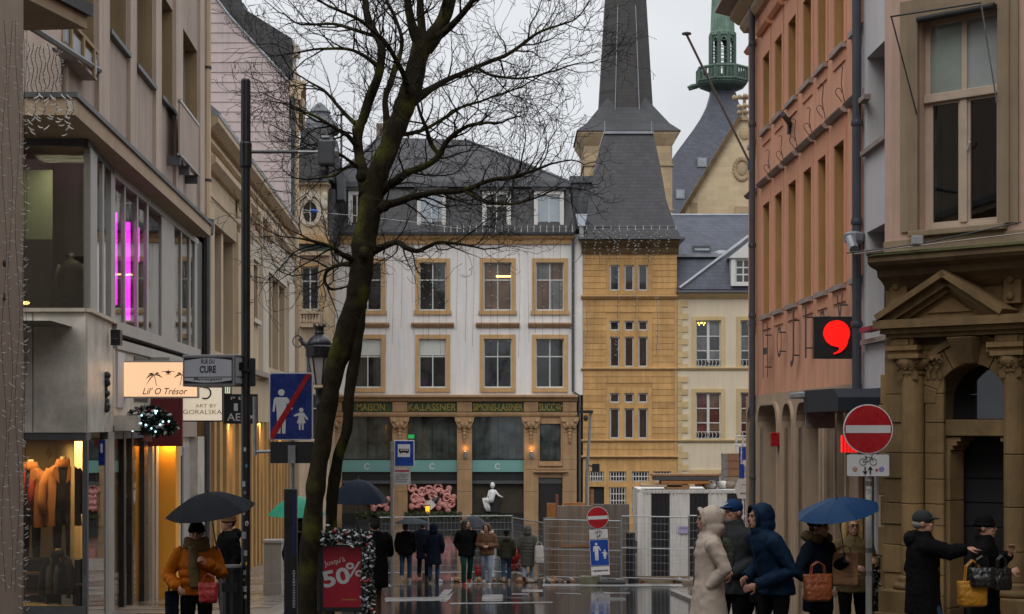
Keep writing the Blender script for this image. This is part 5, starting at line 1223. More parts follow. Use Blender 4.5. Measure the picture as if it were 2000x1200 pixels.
for i, (a, b) in enumerate(wx):
    u0, u1 = rU(a), rU(b)
    for k, (c, d) in enumerate((lo_, up_)):
        window(r1, u0, u1, hZ(c), hZ(d), .33, MT['wood_white'], MT['pane'], 2, (0, .3, 1), .06)
        box('window_sill', MT['drip'], r1, u0-.1, u1+.1, -.08, .3, hZ(c)-.07, hZ(c)+.008)
        box('sill_apron', MT['salmon_trim'], r1, u0-.06, u1+.06, -.025, .0, hZ(c)-.26, hZ(c)-.072)
        hh = 4.66 if k == 0 else 7.62
        s = MB(); s.box(u0-.14, u0, -.018, .0, hZ(c)+.01, hZ(hh)); s.box(u1, u1+.14, -.018, .0, hZ(c)+.01, hZ(hh)); s.box(u0, u1, -.018, .0, hZ(d), hZ(hh)); s.build('window_surround', MT['salmon_trim'], r1)
        s = MB(); s.prismx([(0, hZ(hh)+.002), (-.07, hZ(hh)+.002), (-.12, hZ(hh)+.05), (-.13, hZ(hh)+.07), (0, hZ(hh)+.12)], u0-.22, u1+.2); s.build('window_hood', MT['drip'] if k == 0 else MT['salmon_trim'], r1)
# eave cornice
for h0, h1, pr in ((8.15, 8.35, .16), (8.35, 8.6, .34), (8.6, 8.75, .62)): mb = MB(); mb.prismx([(.3, hZ(h0)), (-pr*.5, hZ(h0)), (-pr, hZ((h0+h1)/2)), (-pr, hZ(h1)-.003), (.3, hZ(h1)-.003)], -pr*.9, E1); mb.build('eave_cornice', MT['cream_panel'] if pr < .5 else MT['drip'], r1)
mb = MB(); mb.prismx([(-.6, hZ(8.75)), (6, hZ(12)), (6, hZ(8.75))], -.3, E1); mb.build('roof', MT['slate'], r1)
# arcade of stone arches
ar = [(1467.5, 1481), (1489, 1526), (1537, 1556), (1565, 1611), (1622, 1662)]
zbase = gz(30)-1.4; ztop = hZ(.615)
us = [0.0]
mb = MB()
def arch_pts(u0, u1, z0, zt, r, n=6):
    pts = [(u0, z0)]; rr = min(r, (u1-u0)/2)
    for k in range(n+1): a = math.pi - (math.pi/2)*k/n; pts.append((u0+rr+rr*math.cos(a), zt-r+r*math.sin(a)))
    for k in range(n+1): a = math.pi/2 - (math.pi/2)*k/n; pts.append((u1-rr+rr*math.cos(a), zt-r+r*math.sin(a)))
    pts.append((u1, z0)); return pts
prev = 0.0
for a, b in ar:
    u0, u1 = rU(a), rU(b); zt = hZ(.4)
    mb.box(prev, u0, -.05, .02, zbase, ztop)          # pier skin left of the arch
    pts = arch_pts(u0, u1, zbase, zt, .42)
    for p, q in zip(pts[1:-1], pts[2:-1]): mb.poly([(p[0], -.05, p[1]), (q[0], -.05, q[1]), (q[0], -.05, ztop), (p[0], -.05, ztop)])
    for p, q in zip(pts, pts[1:]): mb.poly([(p[0], -.05, p[1]), (p[0], .7, p[1]), (q[0], .7, q[1]), (q[0], -.05, q[1])])
    mo = MB(); mo.loft([[(p[0]+(p[0]-(u0+u1)/2)*s, -y, p[1]+(.0 if p[1] < hZ(-.1) else s*.3)) for s, y in ((0, .05), (0, .1), (.16, .1), (.16, .05))] for p in pts]); mo.build('arch_moulding', MT['arcade'], r1)
    prev = u1
mb.box(prev, E1, -.05, .02, zbase, ztop); mb.build('arcade_wall', MT['arcade'], r1)
for a, b in ar:
    u0, u1 = rU(a), rU(b); g = box('arcade_glazing', MT['pane'], r1, u0-.1, u1+.3, .44, .455, zbase, hZ(.4)); box('glazing_post', MT['black'], g, u1-.18, u1-.1, .3, .44, zbase, hZ(.38))
# vertical tooling joints on the piers
for x in (1484, 1532, 1560, 1617, 1640): box('pier_rib', MT['arcade'], r1, rU(x)-.03, rU(x)+.03, -.085, -.05, zbase, hZ(.2))
# iron wall hooks
for k, (x, y0, y1) in enumerate(((1656, 127, 200), (1618, 164, 232), (1592, 210, 262), (1563, 232, 290), (1536, 265, 316), (1511, 293, 341))):
    u = rU(x); za, zb = R1.Z(x, y1), R1.Z(x, y0); m = MB()
    m.tube([(u, -.05, za), (u, -.1, za+(zb-za)*.5), (u, -.08, zb-.03), (u+.03, -.12, zb), (u+.05, -.15, zb-.03)], .0065, 6)
    zc_ = za+(zb-za)*.28; m.tube([(u, -.09, zc_-.15)] + [(u, -.14-.045*math.cos(t), zc_+.055*math.sin(t)) for t in [R(-40+30*j) for j in range(9)]], .006, 6)
    m.build('iron_hook', MT['iron'], r1)
# iron letters on the wall
for (ch_, x, y0, y1, wd) in (('H', 1507, 634, 738, .62), ('O', 1535, 637, 699, .55), ('J', 1561, 603, 717, .4), ('I', 1588, 600, 700, .16), ('O', 1621, 604, 680, .5), ('Y', 1656, 575, 680, .5)):
    u = rU(x); za, zb = R1.Z(x, y1), R1.Z(x, y0); t = thing('iron_letter', {'H': 'black iron letter H fixed on the salmon wall', 'J': 'black iron letter J fixed on the salmon wall', 'I': 'black iron letter I fixed behind the comma sign', 'Y': 'black iron letter Y rising above the comma sign'}.get(ch_, 'black iron letter O fixed on the salmon wall beside the H' if x < 1600 else 'black iron letter O partly hidden by the comma sign'), 'letter', R1.L(u, -.12, (za+zb)/2), R1.a)
    text(ch_, t, 0, 0, wd, zb-za, 0, MT['iron'], 'letter_face'); o2 = text(ch_, t, 0, 0, wd, zb-za, .05, MT['iron'], 'letter_back')
    so = [o for o in t.children][0]; md = so.modifiers.new('solid', 'SOLIDIFY'); md.thickness = .05; md.offset = 0; bpy.data.objects.remove(o2)
    for dz in (-.3, .3): MB().tube([(0, .0, dz*(zb-za)), (0, .12, dz*(zb-za))], .012, 5).build('stud', MT['iron'], t)
# comma sign hung square to the wall
d_ = 24.4; p0, p1 = P(1589, 701, d_), P(1673, 619, d_)
cs = thing('comma_sign', 'black square hanging sign with a big red comma', 'sign', ((p0.x+p1.x)/2, d_, (p0.z+p1.z)/2))
w_, h2 = (p1.x-p0.x)/2, (p1.z-p0.z)/2
MB().box(-w_, w_, -.06, .06, -h2, h2).build('sign_box', MT['black_matt'], cs, bevel=.008)
redm = emis('red_glow', (1.0, 0.012, 0.008), .68)
q = lambda x, y: (P(x, y, d_).x-cs.location.x, P(x, y, d_).z-cs.location.z)
pts = []
c_ = q(1632, 652); rr = (P(1658, 0, d_).x-P(1632, 0, d_).x)
for k in range(19): a = R(-38+ (180+48)*k/18); pts.append((c_[0]+rr*math.cos(a), c_[1]+rr*.98*math.sin(a)))
pts += [q(1612, 668), q(1622, 676), q(1636, 679), q(1638, 682), q(1634, 687), q(1625, 691), q(1628, 693), q(1640, 689), q(1650, 679), q(1655, 668)]
mb = MB(); mb.prism(pts, -.085, -.061); mb.build('comma', redm, cs)
for z in (-h2*.7, h2*.7): MB().box(w_, w_+.28, -.015, .015, z-.015, z+.015).build('bracket', MT['iron'], cs)
# drain pipes on the salmon wall
def pipe(lab, x, h0, h1, m, collars, dep=-.12, r=.06):
    o = thing('drainpipe', lab, 'drainpipe', R1.L(rU(x), dep, 0), R1.a); MB().tube([(0, 0, hZ(h0)), (0, 0, hZ(h1))], r, 10).build('pipe', m, o)
    for h in collars: MB().lathe([(r+.015, -.04), (r+.02, 0), (r+.015, .04)], 10, (0, 0, hZ(h))).build('collar', m, o)
    return o
pipe('dark drainpipe near the far corner of the salmon building', 1481, .2, 8.4, MT['pipe_blue'], (2.2, 3.6, 6.0, 7.6)); pipe('thin grey pipe below the dark drainpipe in the arcade', 1484, -3.6, .2, MT['steel_d'], (-1.0,), -.14, .045)
dp2 = pipe('grey drainpipe between the salmon and the white building', 1687, .1, 11, MT['pipe_blue'], (1.45, 2.9, 4.3, 6.2), -.1, .065)
MB().tube([(0, -.06, hZ(2.6)), (.25, -.14, hZ(2.62)), (.5, -.14, hZ(2.45))], .07, 8).build('branch_pipe', MT['zinc'], dp2); MB().lathe([(.07, -.16), (.14, -.1), (.15, .0), (.1, .03)], 10, (0.02, -.04, hZ(2.72))).build('hopper', MT['zinc'], dp2)
# flag poles
def flagpole(lab, pa, pb, r=.03):
    o = thing('flagpole', lab, 'flagpole', pb); MB().tube([(0, 0, 0), pa-pb], [r*.8, r*.8], 8).build('pole', MT['steel'], o); MB().lathe([(r*3, 0), (r*3.2, .03), (r*1.2, .05)], 8, pa-pb).build('finial', MT['steel_d'], o)
    MB().box(-.05, .12, -.08, .08, -.1, .1).build('bracket', MT['iron'], o); return o
flagpole('long bare flagpole slanting up from the far corner of the salmon building', P(1341, 68, 32.8), P(1466, 322, 34.75))
fp = thing('flagpole_socket', 'empty black flagpole socket on the salmon wall', 'bracket', P(1545, 246, 29.9)); MB().box(-.06, .08, -.08, .08, -.14, .14).build('plate', MT['iron'], fp); MB().tube([(0, 0, 0), P(1529, 223, 29.2)-P(1545, 246, 29.9)], .045, 8).build('socket', MT['iron'], fp)
# red lanterns in the arcade
for (x0, x1, y0, y1, d, lab, em) in ((1505, 1522, 845, 872, 30.6, 'small red box sign hung in the arcade arch', .06), (1643, 1676, 850, 884, 23.4, 'glowing red box sign behind the round road sign', .8)):
    a, b = P(x0, y1, d), P(x1, y0, d); o = thing('red_box_sign', lab, 'sign', ((a.x+b.x)/2, d, (a.z+b.z)/2)); w, h = (b.x-a.x)/2, (b.z-a.z)/2
    MB().box(-w, w, -.05, .05, -h, h).build('box', emis('red_lantern_%d' % x0, (1, .02, .02), em) if em > .1 else MT['red'], o, bevel=.01)
    for k in range(5): box('slat', MT['red'], o, -w+2*w*(k+.4)/5, -w+2*w*(k+.55)/5, -.058, -.051, -h, h)
    MB().box(w, w+.35, -.02, .02, -h-.05, -h+.0).build('bracket', MT['iron'], o)
# shop canopy in front of the arcade end
cn_ = thing('shop_canopy', 'dark shop canopy with a grey translucent end panel beside the salmon wall', 'awning', (4.6, 22.0, hZ(0)))
MB().prismx([(.0, .2), (.0, .38), (.3, .5), (2.6, .52), (2.6, .2)], (1637-HX)/F*22-4.6, .5).build('canopy_fabric', mat('navy_fabric', (.008, .012, .022), .7, .2, 4), cn_)
MB().box((1584-HX)/F*24.2-4.6, (1642-HX)/F*24.2-4.6, 2.62, 2.66, -.03, .4).build('end_panel', mat('grey_panel', (.22, .2, .185), .4, .15, 3), cn_)
MB().box((1571-HX)/F*24.1-4.6, (1642-HX)/F*24.1-4.6, 2.5, 3.4, .41, .5).build('gutter', MT['zinc'], cn_, bevel=.02)
MB().tube([(.0, 1.4, .42), (.06, .6, .3), (.25, .3, .18), (.5, .2, .14)], .035, 8).build('down_pipe', MT['zinc'], cn_)
MB().disc(((1612-HX)/F*24.2-4.6, .2), .05, 2.612, 2.618, 14, 0, .09).build('panel_print', MT['signgrey'], cn_)

# ================================================================ white building squeezed between
W2 = Fac(R1.L(E1+.02, 0, 0).x, R1.L(E1+.02, 0, 0).y, -89.48, 'white_narrow_building', 'narrow white plastered building between the salmon and the stone one', 'building')
w2 = W2.root; vU = W2.U
hol = [(vU(1693.5), vU(1693.5)+1.5, hZ(3.86), hZ(5.17)), (vU(1693.5), vU(1693.5)+1.5, hZ(1.2), hZ(2.72)), (vU(1693.5), vU(1693.5)+1.5, hZ(6.6), hZ(8.2))]
mb = MB(); wall(mb, 0, 2.6, hZ(.4), hZ(12), hol, .3); mb.box(0.01, 2.6, .4, 9, gz(24)-1, hZ(12)); mb.build('wall', MT['white_wall'], w2)
for h in hol: window(w2, *h, .24, MT['black'], MT['pane'], 2, (0, 1), .06); box('window_sill', MT['drip'], w2, h[0]-.1, h[1]+.06, -.08, .28, h[2]-.06, h[2]+.006)
box('red_ledge', mat('red_ledge', (.3, .03, .06), .5), w2, vU(1701), vU(1722), -.16, .0, hZ(1.3), hZ(1.36)); box('base_wall', MT['concrete'], w2, 0, 2.6, .03, .1, gz(24)-1, hZ(.396))
box('corbel', MT['drip'], w2, vU(1690), vU(1701), -.1, 0, hZ(4.55), hZ(4.62)); MB().tube([(vU(1690), -.05, hZ(.42)), (vU(1715), -.08, hZ(.5)), (vU(1726), -.05, hZ(.5))], .02, 6).build('cable', MT['black'], w2)
box('shop_door', MT['black_matt'], w2, vU(1693), vU(1722), .0, .028, gz(24)-.2, hZ(.1)); box('door_jamb', MT['signgrey'], w2, vU(1716), vU(1720), -.06, -.002, gz(24)-.2, hZ(.1)); box('pale_panel', MT['frame_beige'], w2, vU(1721), vU(1729), -.04, -.002, gz(24)-.2, hZ(-.1))

# ================================================================ old stone corner house
S = Fac((1728-HX)/F*20.0, 20.0, -44.2, 'stone_corner_house', 'old sandstone corner house with pedimented portal below a tall beige window', 'building')
so_ = S.root; sU, sZ = S.U, S.Z
def bxp(name, m, x0, x1, yt, yb, d0, d1, par=None, bev=0, ref=None):
    """block given by photo columns and rows at its front plane d0"""
    xm = ref or (x0+x1)/2
    return box(name, m, par or so_, sU(x0, d0), sU(x1, d0), d0, d1, sZ(xm, yb, d0), sZ(xm, yt, d0), bev)
zG = gz(19)-.6
# upper rose wall with the tall window
ow = (sU(1796, .0), sU(1952, .0), sZ(1870, 445), sZ(1870, 25))
zc_b, zc_t = sZ(1870, 552), sZ(1870, 492)
mb = MB(); wall(mb, 0.0, 4.2, zc_t-.1, hZ(13), [ow], .22); mb.box(.0, 4.2, .7, 9, zc_t-.1, hZ(13)); mb.poly([(0, 0, zc_t-.1), (0, 0, hZ(13)), (0, 8, hZ(13)), (0, 8, zc_t-.1)]); mb.build('upper_wall', MT['rose_plaster'], so_)
u0, u1, z0, z1 = ow
for a, b, pr, nm in ((.0, .14, .05, 'architrave'), (.14, .24, .03, 'architrave')):
    s = MB(); s.box(u0-b, u0-a, -pr, .0, z0-.0, z1+b); s.box(u1+a, u1+b, -pr, .0, z0, z1+b); s.box(u0-a, u1+a, -pr, .0, z1+a, z1+b); s.build(nm, MT['taupe'], so_)
for sx, (a, b) in ((0, (u0-.006, u0+.0)), ): pass
box('window_sill', MT['taupe'], so_, u0-.1, u1+.1, -.1, .2, z0-.07, z0-.002, .01); box('sill_band', MT['taupe'], so_, 0, 4.2, -.03, .0, zc_t, z0-.092)
# window: two tall lights, transom, two upper lights
wm = MT['frame_beige']; y_ = .12; um = (u0+u1)/2; ztr = sZ(1870, 182)
w = MB(); f = .07
w.box(u0, u0+f, y_, y_+.08, z0, z1); w.box(u1-f, u1, y_, y_+.08, z0, z1); w.box(u0+f, u1-f, y_, y_+.08, z1-f, z1); w.box(u0+f, u1-f, y_, y_+.08, z0, z0+f); w.box(um-.045, um+.045, y_-.02, y_+.08, z0+f, ztr-.05); w.box(um-.035, um+.035, y_-.0, y_+.08, ztr+.05, z1-f); w.box(u0+.01, u1-.01, y_-.05, y_+.08, ztr-.05, ztr+.05)
wo = w.build('window', wm, so_, bevel=.008)
for a, b, c, d, m in ((u0+f, um-.045, z0+f, ztr-.05, MT['pane_shop']), (um+.045, u1-f, z0+f, ztr-.05, MT['pane_shop']), (u0+f, um-.035, ztr+.05, z1-f, mat('frosted_green', (.24, .28, .25), .15, .1, 3)), (um+.035, u1-f, ztr+.05, z1-f, mat('frosted_grey', (.3, .33, .32), .15, .1, 3))): box('pane', m, wo, a, b, y_+.03, y_+.04, c, d)
for a, b in ((u0+f, um-.045), (um+.045, u1-f)):
    s = MB(); s.box(a, a+.03, y_+.005, y_+.03, z0+f, ztr-.05); s.box(b-.03, b, y_+.005, y_+.03, z0+f, ztr-.05); s.box(a+.03, b-.03, y_+.005, y_+.03, z0+f, z0+f+.03); s.box(a+.03, b-.03, y_+.005, y_+.03, ztr-.08, ztr-.05); s.build('casement', wm, wo)
MB().tube([(um+.06, y_-.02, z0+.9), (um+.1, y_-.05, z0+.98)], .014, 6).build('handle', MT['signwhite'], wo)
rm = MB(); rm.box(u0-.5, u1+.5, .69, .7, z0-.3, z1+.3); rm.poly([(u0-.5, .22, z0-.2), (u0-.5, .7, z0-.2), (u0-.5, .7, z1), (u0-.5, .22, z1)]); rm.build('room_shell', MT['dark'], so_)
# a curtain edge behind the left light
cu_ = MB(); cu_.add([(u0+.1, .35, z1-.3), (u0+.42, .35, z1-1.0), (u0+.5, .35, z0), (u0+.1, .35, z0)], [(0, 1, 2, 3)]); cu_.build('curtain', mat('grey_curtain', (.2, .17, .13), .9, .2, 2), so_)
# awning arms at the window head
ab_ = thing('awning_frame', 'old iron awning frame with a dark roller above the beige window', 'awning', (0, 0, 0)); 
def SL(x, y, z): return S.L(x, y, z)
MB().tube([SL(u0-.13, -.42, sZ(1772, 46)), SL(u1+.0, -.42, sZ(1945, 20))], .011, 8).build('front_bar', MT['black'], ab_)
MB().tube([SL(u0-.12, -.42, sZ(1772, 46)), SL(u0-.0, -.06, z0+1.35)], .009, 6).build('side_arm', MT['iron'], ab_); MB().tube([SL(u1-.0, -.42, sZ(1945, 20)), SL(u1+.0, -.06, z0+1.35)], .009, 6).build('side_arm', MT['steel'], ab_)
MB().tube([SL(u0+.02, -.08, z1-.02), SL(u1-.02, -.08, z1-.02)], .035, 10).build('roller', MT['black_matt'], ab_)
ab_.location = (0, 0, 0)
# main cornice
zc = lambda y, x=1870: sZ(x, y)
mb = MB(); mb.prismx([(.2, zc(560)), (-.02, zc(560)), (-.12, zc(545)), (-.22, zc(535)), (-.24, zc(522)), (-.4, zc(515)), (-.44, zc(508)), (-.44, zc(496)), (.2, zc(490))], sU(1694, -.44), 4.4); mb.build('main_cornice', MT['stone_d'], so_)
mb = MB(); mb.prismx([(-.47, zc(496)), (-.47, zc(491)), (-.1, zc(484)), (.02, zc(484)), (.02, zc(488))], sU(1692, -.47), 4.4); mb.build('cornice_moss', MT['moss'], so_)
box('lead_flashing', MT['zinc'], so_, sU(1690, -.5), .1, -.5, -.2, zc(493)+.01, zc(488)+.01)
# frieze and body
mb = MB(); mb.box(.0, 4.2, .02, .3, zc(640), zc(558)); mb.build('frieze', MT['stone'], so_)
for x in (1745, 1968):
    b = bxp('frieze_block', MT['stone'], x-8, x+26, 542, 598, -.06, .02, ref=1870)
    for yy_ in (553, 585): MB().ell((sU(x+4, -.08), -.07, zc(yy_)), (.05, .03, .05), 10, 6).build('boss', MT['stone'], b, smooth=True)
# pediment
apx = (sU(1845, -.3), zc(531)); lft = (sU(1712, -.3), sZ(1712, 616, -.3)); rgt = (sU(1963, -.3), sZ(1963, 604, -.3))
ym = (lft[1]+rgt[1])/2; lft = (lft[0], ym); rgt = (rgt[0], ym)
for i in (0, 1):
    a, b = (lft, apx) if i == 0 else (apx, rgt); v = Vector((b[0]-a[0], b[1]-a[1])).normalized(); n_ = Vector((v.y, -v.x))
    for o0, o1, pr in ((0, .07, .36), (.07, .15, .26), (.15, .2, .18)):
        mb = MB(); mb.prism([(a[0]+n_.x*o0, a[1]+n_.y*o0), (a[0]+n_.x*o1, a[1]+n_.y*o1), (b[0]+n_.x*o1, b[1]+n_.y*o1), (b[0]+n_.x*o0, b[1]+n_.y*o0)], -pr, .02); mb.build('raking_moulding', MT['stone'], so_)
mb = MB(); mb.prism([(lft[0]+.2, ym-.05), (rgt[0]-.2, ym-.05), (apx[0], apx[1]-.12)], -.1, .02); mb.build('tympanum', MT['stone'], so_)
mb = MB(); mb.prism([(lft[0]+.55, ym+.01), (rgt[0]-.5, ym+.01), (apx[0], apx[1]-.3)], -.125, -.102); mb.build('tympanum_panel', MT['stone'], so_)
for dz0, dz1, pr, ex in ((-.16, -.06, .34, .03), (-.22, -.16, .26, -.02), (-.27, -.22, .2, -.06)): box('pediment_base', MT['stone'], so_, lft[0]-ex, 4.2, -pr, .02, ym+dz0+.002, ym+dz1)
zE = ym-.27
# blocks over the columns
zb0 = zc(672)
for x0, x1 in ((1738, 1784), (1942, 1999)):
    b = box('entablature_block', MT['stone'], so_, sU(x0, -.16), sU(x1, -.16), -.16, .02, zb0, zE-.003, .006); box('block_panel', MT['stone'], b, sU(x0, -.16)+.06, sU(x1, -.16)-.06, -.18, -.161, zb0+.07, zE-.08, .005)
zA0 = zc(691)
for k, (a, b, pr) in enumerate(((zA0, zA0+.05, .1), (zA0+.05, zb0-.003, .14))):
    for x0, x1 in ((1733, 1795), (1930, 2002)): box('architrave_block', MT['stone'], so_, sU(x0, -pr), sU(x1, -pr), -pr-.05, .02, a+.002, b)
    box('architrave_band', MT['stone'], so_, sU(1795, -pr)+.01, sU(1930, -pr)-.01, -pr*.4, .02, a+.002, b)
# portal wall with arch opening
du0, du1 = sU(1832), sU(1972); um_ = (du0+du1)/2; ra = (du1-du0)/2; zs_ = sZ(1870, 712)-ra*1.0
ztop_, zbot = zA0+.2, zG
mb = MB()
mb.box(0, du0, 0, .35, zbot, ztop_); mb.box(du1, 4.2, 0, .35, zbot, ztop_)
n = 16; ap = [(um_-ra*math.cos(math.pi*k/n), zs_+ra*math.sin(math.pi*k/n)) for k in range(n+1)]
for p, q in zip(ap, ap[1:]):
    mb.poly([(p[0], 0, p[1]), (q[0], 0, q[1]), (q[0], 0, ztop_), (p[0], 0, ztop_)]); mb.poly([(p[0], 0, p[1]), (p[0], .35, p[1]), (q[0], .35, q[1]), (q[0], 0, q[1])])
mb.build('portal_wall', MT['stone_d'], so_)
# voussoirs
nv = 9
for k in range(nv):
    a0, a1 = math.pi*k/nv+.012, math.pi*(k+1)/nv-.012
    if k == nv//2: continue
    seg_ = [a0+(a1-a0)*j/3 for j in range(4)]
    pts = [(um_-ra*math.cos(a), zs_+ra*math.sin(a)) for a in seg_] + [(um_-(ra+.26)*math.cos(a), zs_+(ra+.26)*math.sin(a)) for a in reversed(seg_)]
    mb = MB(); mb.prism(pts, -.06, .3); mb.build('voussoir', MT['stone'], so_, bevel=.008)
mb = MB(); mb.sweep([(um_-(ra+.3)*math.cos(a), zs_+(ra+.3)*math.sin(a)) for a in [math.pi*k/16 for k in range(17)]], [(-.04, .0), (-.04, .09), (.04, .09), (.04, .0)]); mb.build('hood_mould', MT['stone'], so_)
# keystone
kb, kt = sZ(1890, 712), zE-.02
mb = MB(); mb.add([(um_-.09, -.16, kb), (um_+.09, -.16, kb), (um_+.16, -.34, kt), (um_-.16, -.34, kt), (um_-.09, .1, kb), (um_+.09, .1, kb), (um_+.16, .1, kt), (um_-.16, .1, kt)], [(0, 1, 2, 3), (4, 7, 6, 5), (0, 4, 5, 1), (1, 5, 6, 2), (2, 6, 7, 3), (3, 7, 4, 0)]); mb.build('keystone', MT['stone'], so_, bevel=.012)
# impost lintel, inner jambs and dark doorway
zl0, zl1 = sZ(1870, 852), sZ(1870, 820)
box('lintel', MT['stone'], so_, du0-.02, du1+.02, .02, .36, zl0, zl1, .01)
for uu, sx in ((du0, 1), (du1, -1)):
    zz = zbot; k = 0
    while zz < zl0-.25:
        z2 = min(zz+.62, zl0-.16); jw = .13 if sx > 0 else .03; box('jamb_stone', MT['stone'], so_, min(uu, uu+sx*jw), max(uu, uu+sx*jw), .04, .36, zz+.004, z2-.004, .008); zz = z2; k += 1
    for j in range(3): box('bracket_step', MT['stone'], so_, min(uu, uu+sx*((.16 if sx > 0 else .04)+.05*j)), max(uu, uu+sx*((.16 if sx > 0 else .04)+.05*j)), .05, .35, zl0-.16+.05*j, zl0-.112+.05*j)
bk = MB(); bk.box(du0-.1, du1+.1, .8, .85, zbot, ztop_); bk.poly([(du0, .36, zbot), (du0, .8, zbot), (du0, .8, ztop_), (du0, .36, ztop_)]); bk.poly([(du1, .36, zbot), (du1, .36, ztop_), (du1, .8, ztop_), (du1, .8, zbot)]); bk.build('doorway_lining', MT['dark'], so_)  # near-black lining colour stands in for the shade of the deep recess
dr = MB(); dr.box(du0+.02, du1-.02, .5, .55, zbot, zl0); do_ = dr.build('door', MT['dark'], so_)
for k in range(10): z = zbot+.5+k*.28; box('door_board', MT['black_matt'], do_, du0+.04, du1-.04, .48, .499, z, z+.265)
box('fanlight', MT['pane'], so_, du0+.02, du1-.02, .34, .35, zl1+.01, zs_+ra-.02)
# columns and pilasters built of drums and blocks
def leaf(m, u, y, z0, h, w, out):
    """one curled acanthus leaf rising from z0"""
    rows = []
    for t, ww, oo, zz in ((0, .8, 0, 0), (.3, 1.0, .15, .3), (.6, .9, .35, .62), (.82, .7, .75, .86), (1, .45, 1.05, .9), (1.1, .2, 1.15, .8)):
        rows.append([(u+w*ww*sx, y-out*oo-(.012 if abs(sx) < .2 else 0)*(1-.4*t), z0+h*zz) for sx in (-1, -.55, 0, .55, 1)])
    m.loft(rows, closed=False, cap=False); m.loft([[(p[0], p[1]+.012, p[2]) for p in r_] for r_ in rows], closed=False, cap=False)
def cap_scroll(par, u, y, z, s):
    for sx in (-1, 1):
        m = MB(); pts = []; rd = []
        for t in range(18): a = .45*t; r_ = .062*s*math.exp(-.1*t); pts.append((u+sx*(.125*s-r_*math.cos(a)*1.0), y-.02, z+.045+r_*math.sin(a))); rd.append(.017*s*math.exp(-.045*t))
        m.tube(pts, rd, 6); m.build('volute', MT['stone'], par, smooth=True)
    m = MB()
    for k in range(3): leaf(m, u+(k-1)*.095*s, y+.02, z-.16, .15, .042*s, .05)
    for k in range(2): leaf(m, u+(k-.5)*.1*s, y+.0, z-.07, .11, .035*s, .05)
    m.ell((u, y-.03, z+.075), (.03, .025, .03), 10, 6)
    return m.build('acanthus_leaves', MT['stone'], par, smooth=False, fix=False)
zcap0, zcap1 = sZ(1770, 735), zA0
for (xc_, rpx) in ((1781, 18), (1982, 18)):
    uc = sU(xc_, -.12); r = .13
    cb = box('capital', MT['stone'], so_, uc-.2, uc+.2, -.32, .0, zcap1-.05, zcap1); cap_scroll(cb, uc, -.24, zcap1-.13, 1.0)
    MB().lathe([(r+.0, zcap0), (r+.03, zcap0+.03), (r+.0, zcap0+.06), (r+.03, zcap1-.18), (r+.09, zcap1-.06)], 18, (uc, -.1, 0)).build('capital_bell', MT['stone'], cb, smooth=True)
    joints = [zcap0, sZ(1780, 885), sZ(1780, 983), sZ(1780, 1065), sZ(1780, 1122)]
    for a, b in zip(joints, joints[1:]): MB().lathe([(r-.004, b+.004), (r, b+.012), (r, a-.012), (r-.004, a-.004)], 20, (uc, -.1, 0)).build('column_drum', MT['stone'], so_, smooth=False)
    zb_ = joints[-1]
    MB().lathe([(r+.09, zb_-.16), (r+.1, zb_-.12), (r+.08, zb_-.09), (r+.03, zb_-.07), (r+.05, zb_-.03), (r+.01, zb_)], 20, (uc, -.1, 0)).build('column_base', MT['stone'], so_, smooth=True)
    box('pedestal', MT['stone'], so_, uc-.27, uc+.27, -.4, .0, zG, zb_-.162, .015)
    box('pedestal_foot', MT['stone'], so_, uc-.31, uc+.31, -.45, .0, zG, zb_-.42, .015)
    # flanking pilasters in blocks
    for du, wd in (((-.29, .12), (.25, .12)) if xc_ < 1900 else ((.25, .12),)):
        jz = [zA0] + [sZ(1780, y) for y in (770, 826, 885, 935, 983, 1025, 1065, 1120, 1160)] + [zG]
        for k, (a, b) in enumerate(zip(jz, jz[1:])): box('pilaster_block', MT['stone'], so_, uc+du-wd-(.015 if k % 2 and du < 0 else 0), uc+du+wd, -.05-(.02 if k % 2 and du < 0 else 0), .0, b+.004, a-.004, .006)
    cb2 = box('pilaster_capital', MT['stone'], so_, uc+.14, uc+.36, -.1, .0, zA0-.05, zA0-.002); cap_scroll(cb2, uc+.26, -.09, zA0-.13, .8)
# corner quoins on the street side: rusticated blocks
for k in range(16):
    z = zG + k*.36
    if z > zA0-.3: break
    box('corner_quoin', MT['stone'], so_, -.05-(.03 if k % 2 else 0), .08, -.02, .5, z+.005, z+.352, .01)
# body towards the camera along the street
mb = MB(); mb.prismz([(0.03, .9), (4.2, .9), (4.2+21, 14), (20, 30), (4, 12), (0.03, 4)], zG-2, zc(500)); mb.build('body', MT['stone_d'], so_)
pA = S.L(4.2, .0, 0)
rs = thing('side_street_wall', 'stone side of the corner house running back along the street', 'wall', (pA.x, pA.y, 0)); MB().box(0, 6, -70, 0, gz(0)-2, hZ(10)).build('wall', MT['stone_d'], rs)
# power cables and a junction box on the cornice
cb = thing('cable_run', 'loose cables draped along the mossy cornice to a white box', 'cable', SL(.3, -.45, zc(486)))
b_ = cb.location.copy()
MB().tube([SL(-.2, -.5, zc(487))-b_, SL(.4, -.5, zc(484))-b_, SL(.9, -.48, zc(478))-b_, SL(1.9, -.3, zc(452))-b_], .008, 5).build('cable', MT['black'], cb); MB().tube([SL(-.1, -.5, zc(490))-b_, SL(.6, -.5, zc(485))-b_, SL(1.1, -.5, zc(482))-b_, SL(2.2, -.4, zc(474))-b_], .008, 5).build('cable', MT['drip'], cb)
MB().box(-.05, .07, -.05, .05, .0, .1).build('junction_box', MT['signgrey'], cb, bevel=.01)
cb.children[-1].location = SL(sU(1834), -.5, zc(482))-b_
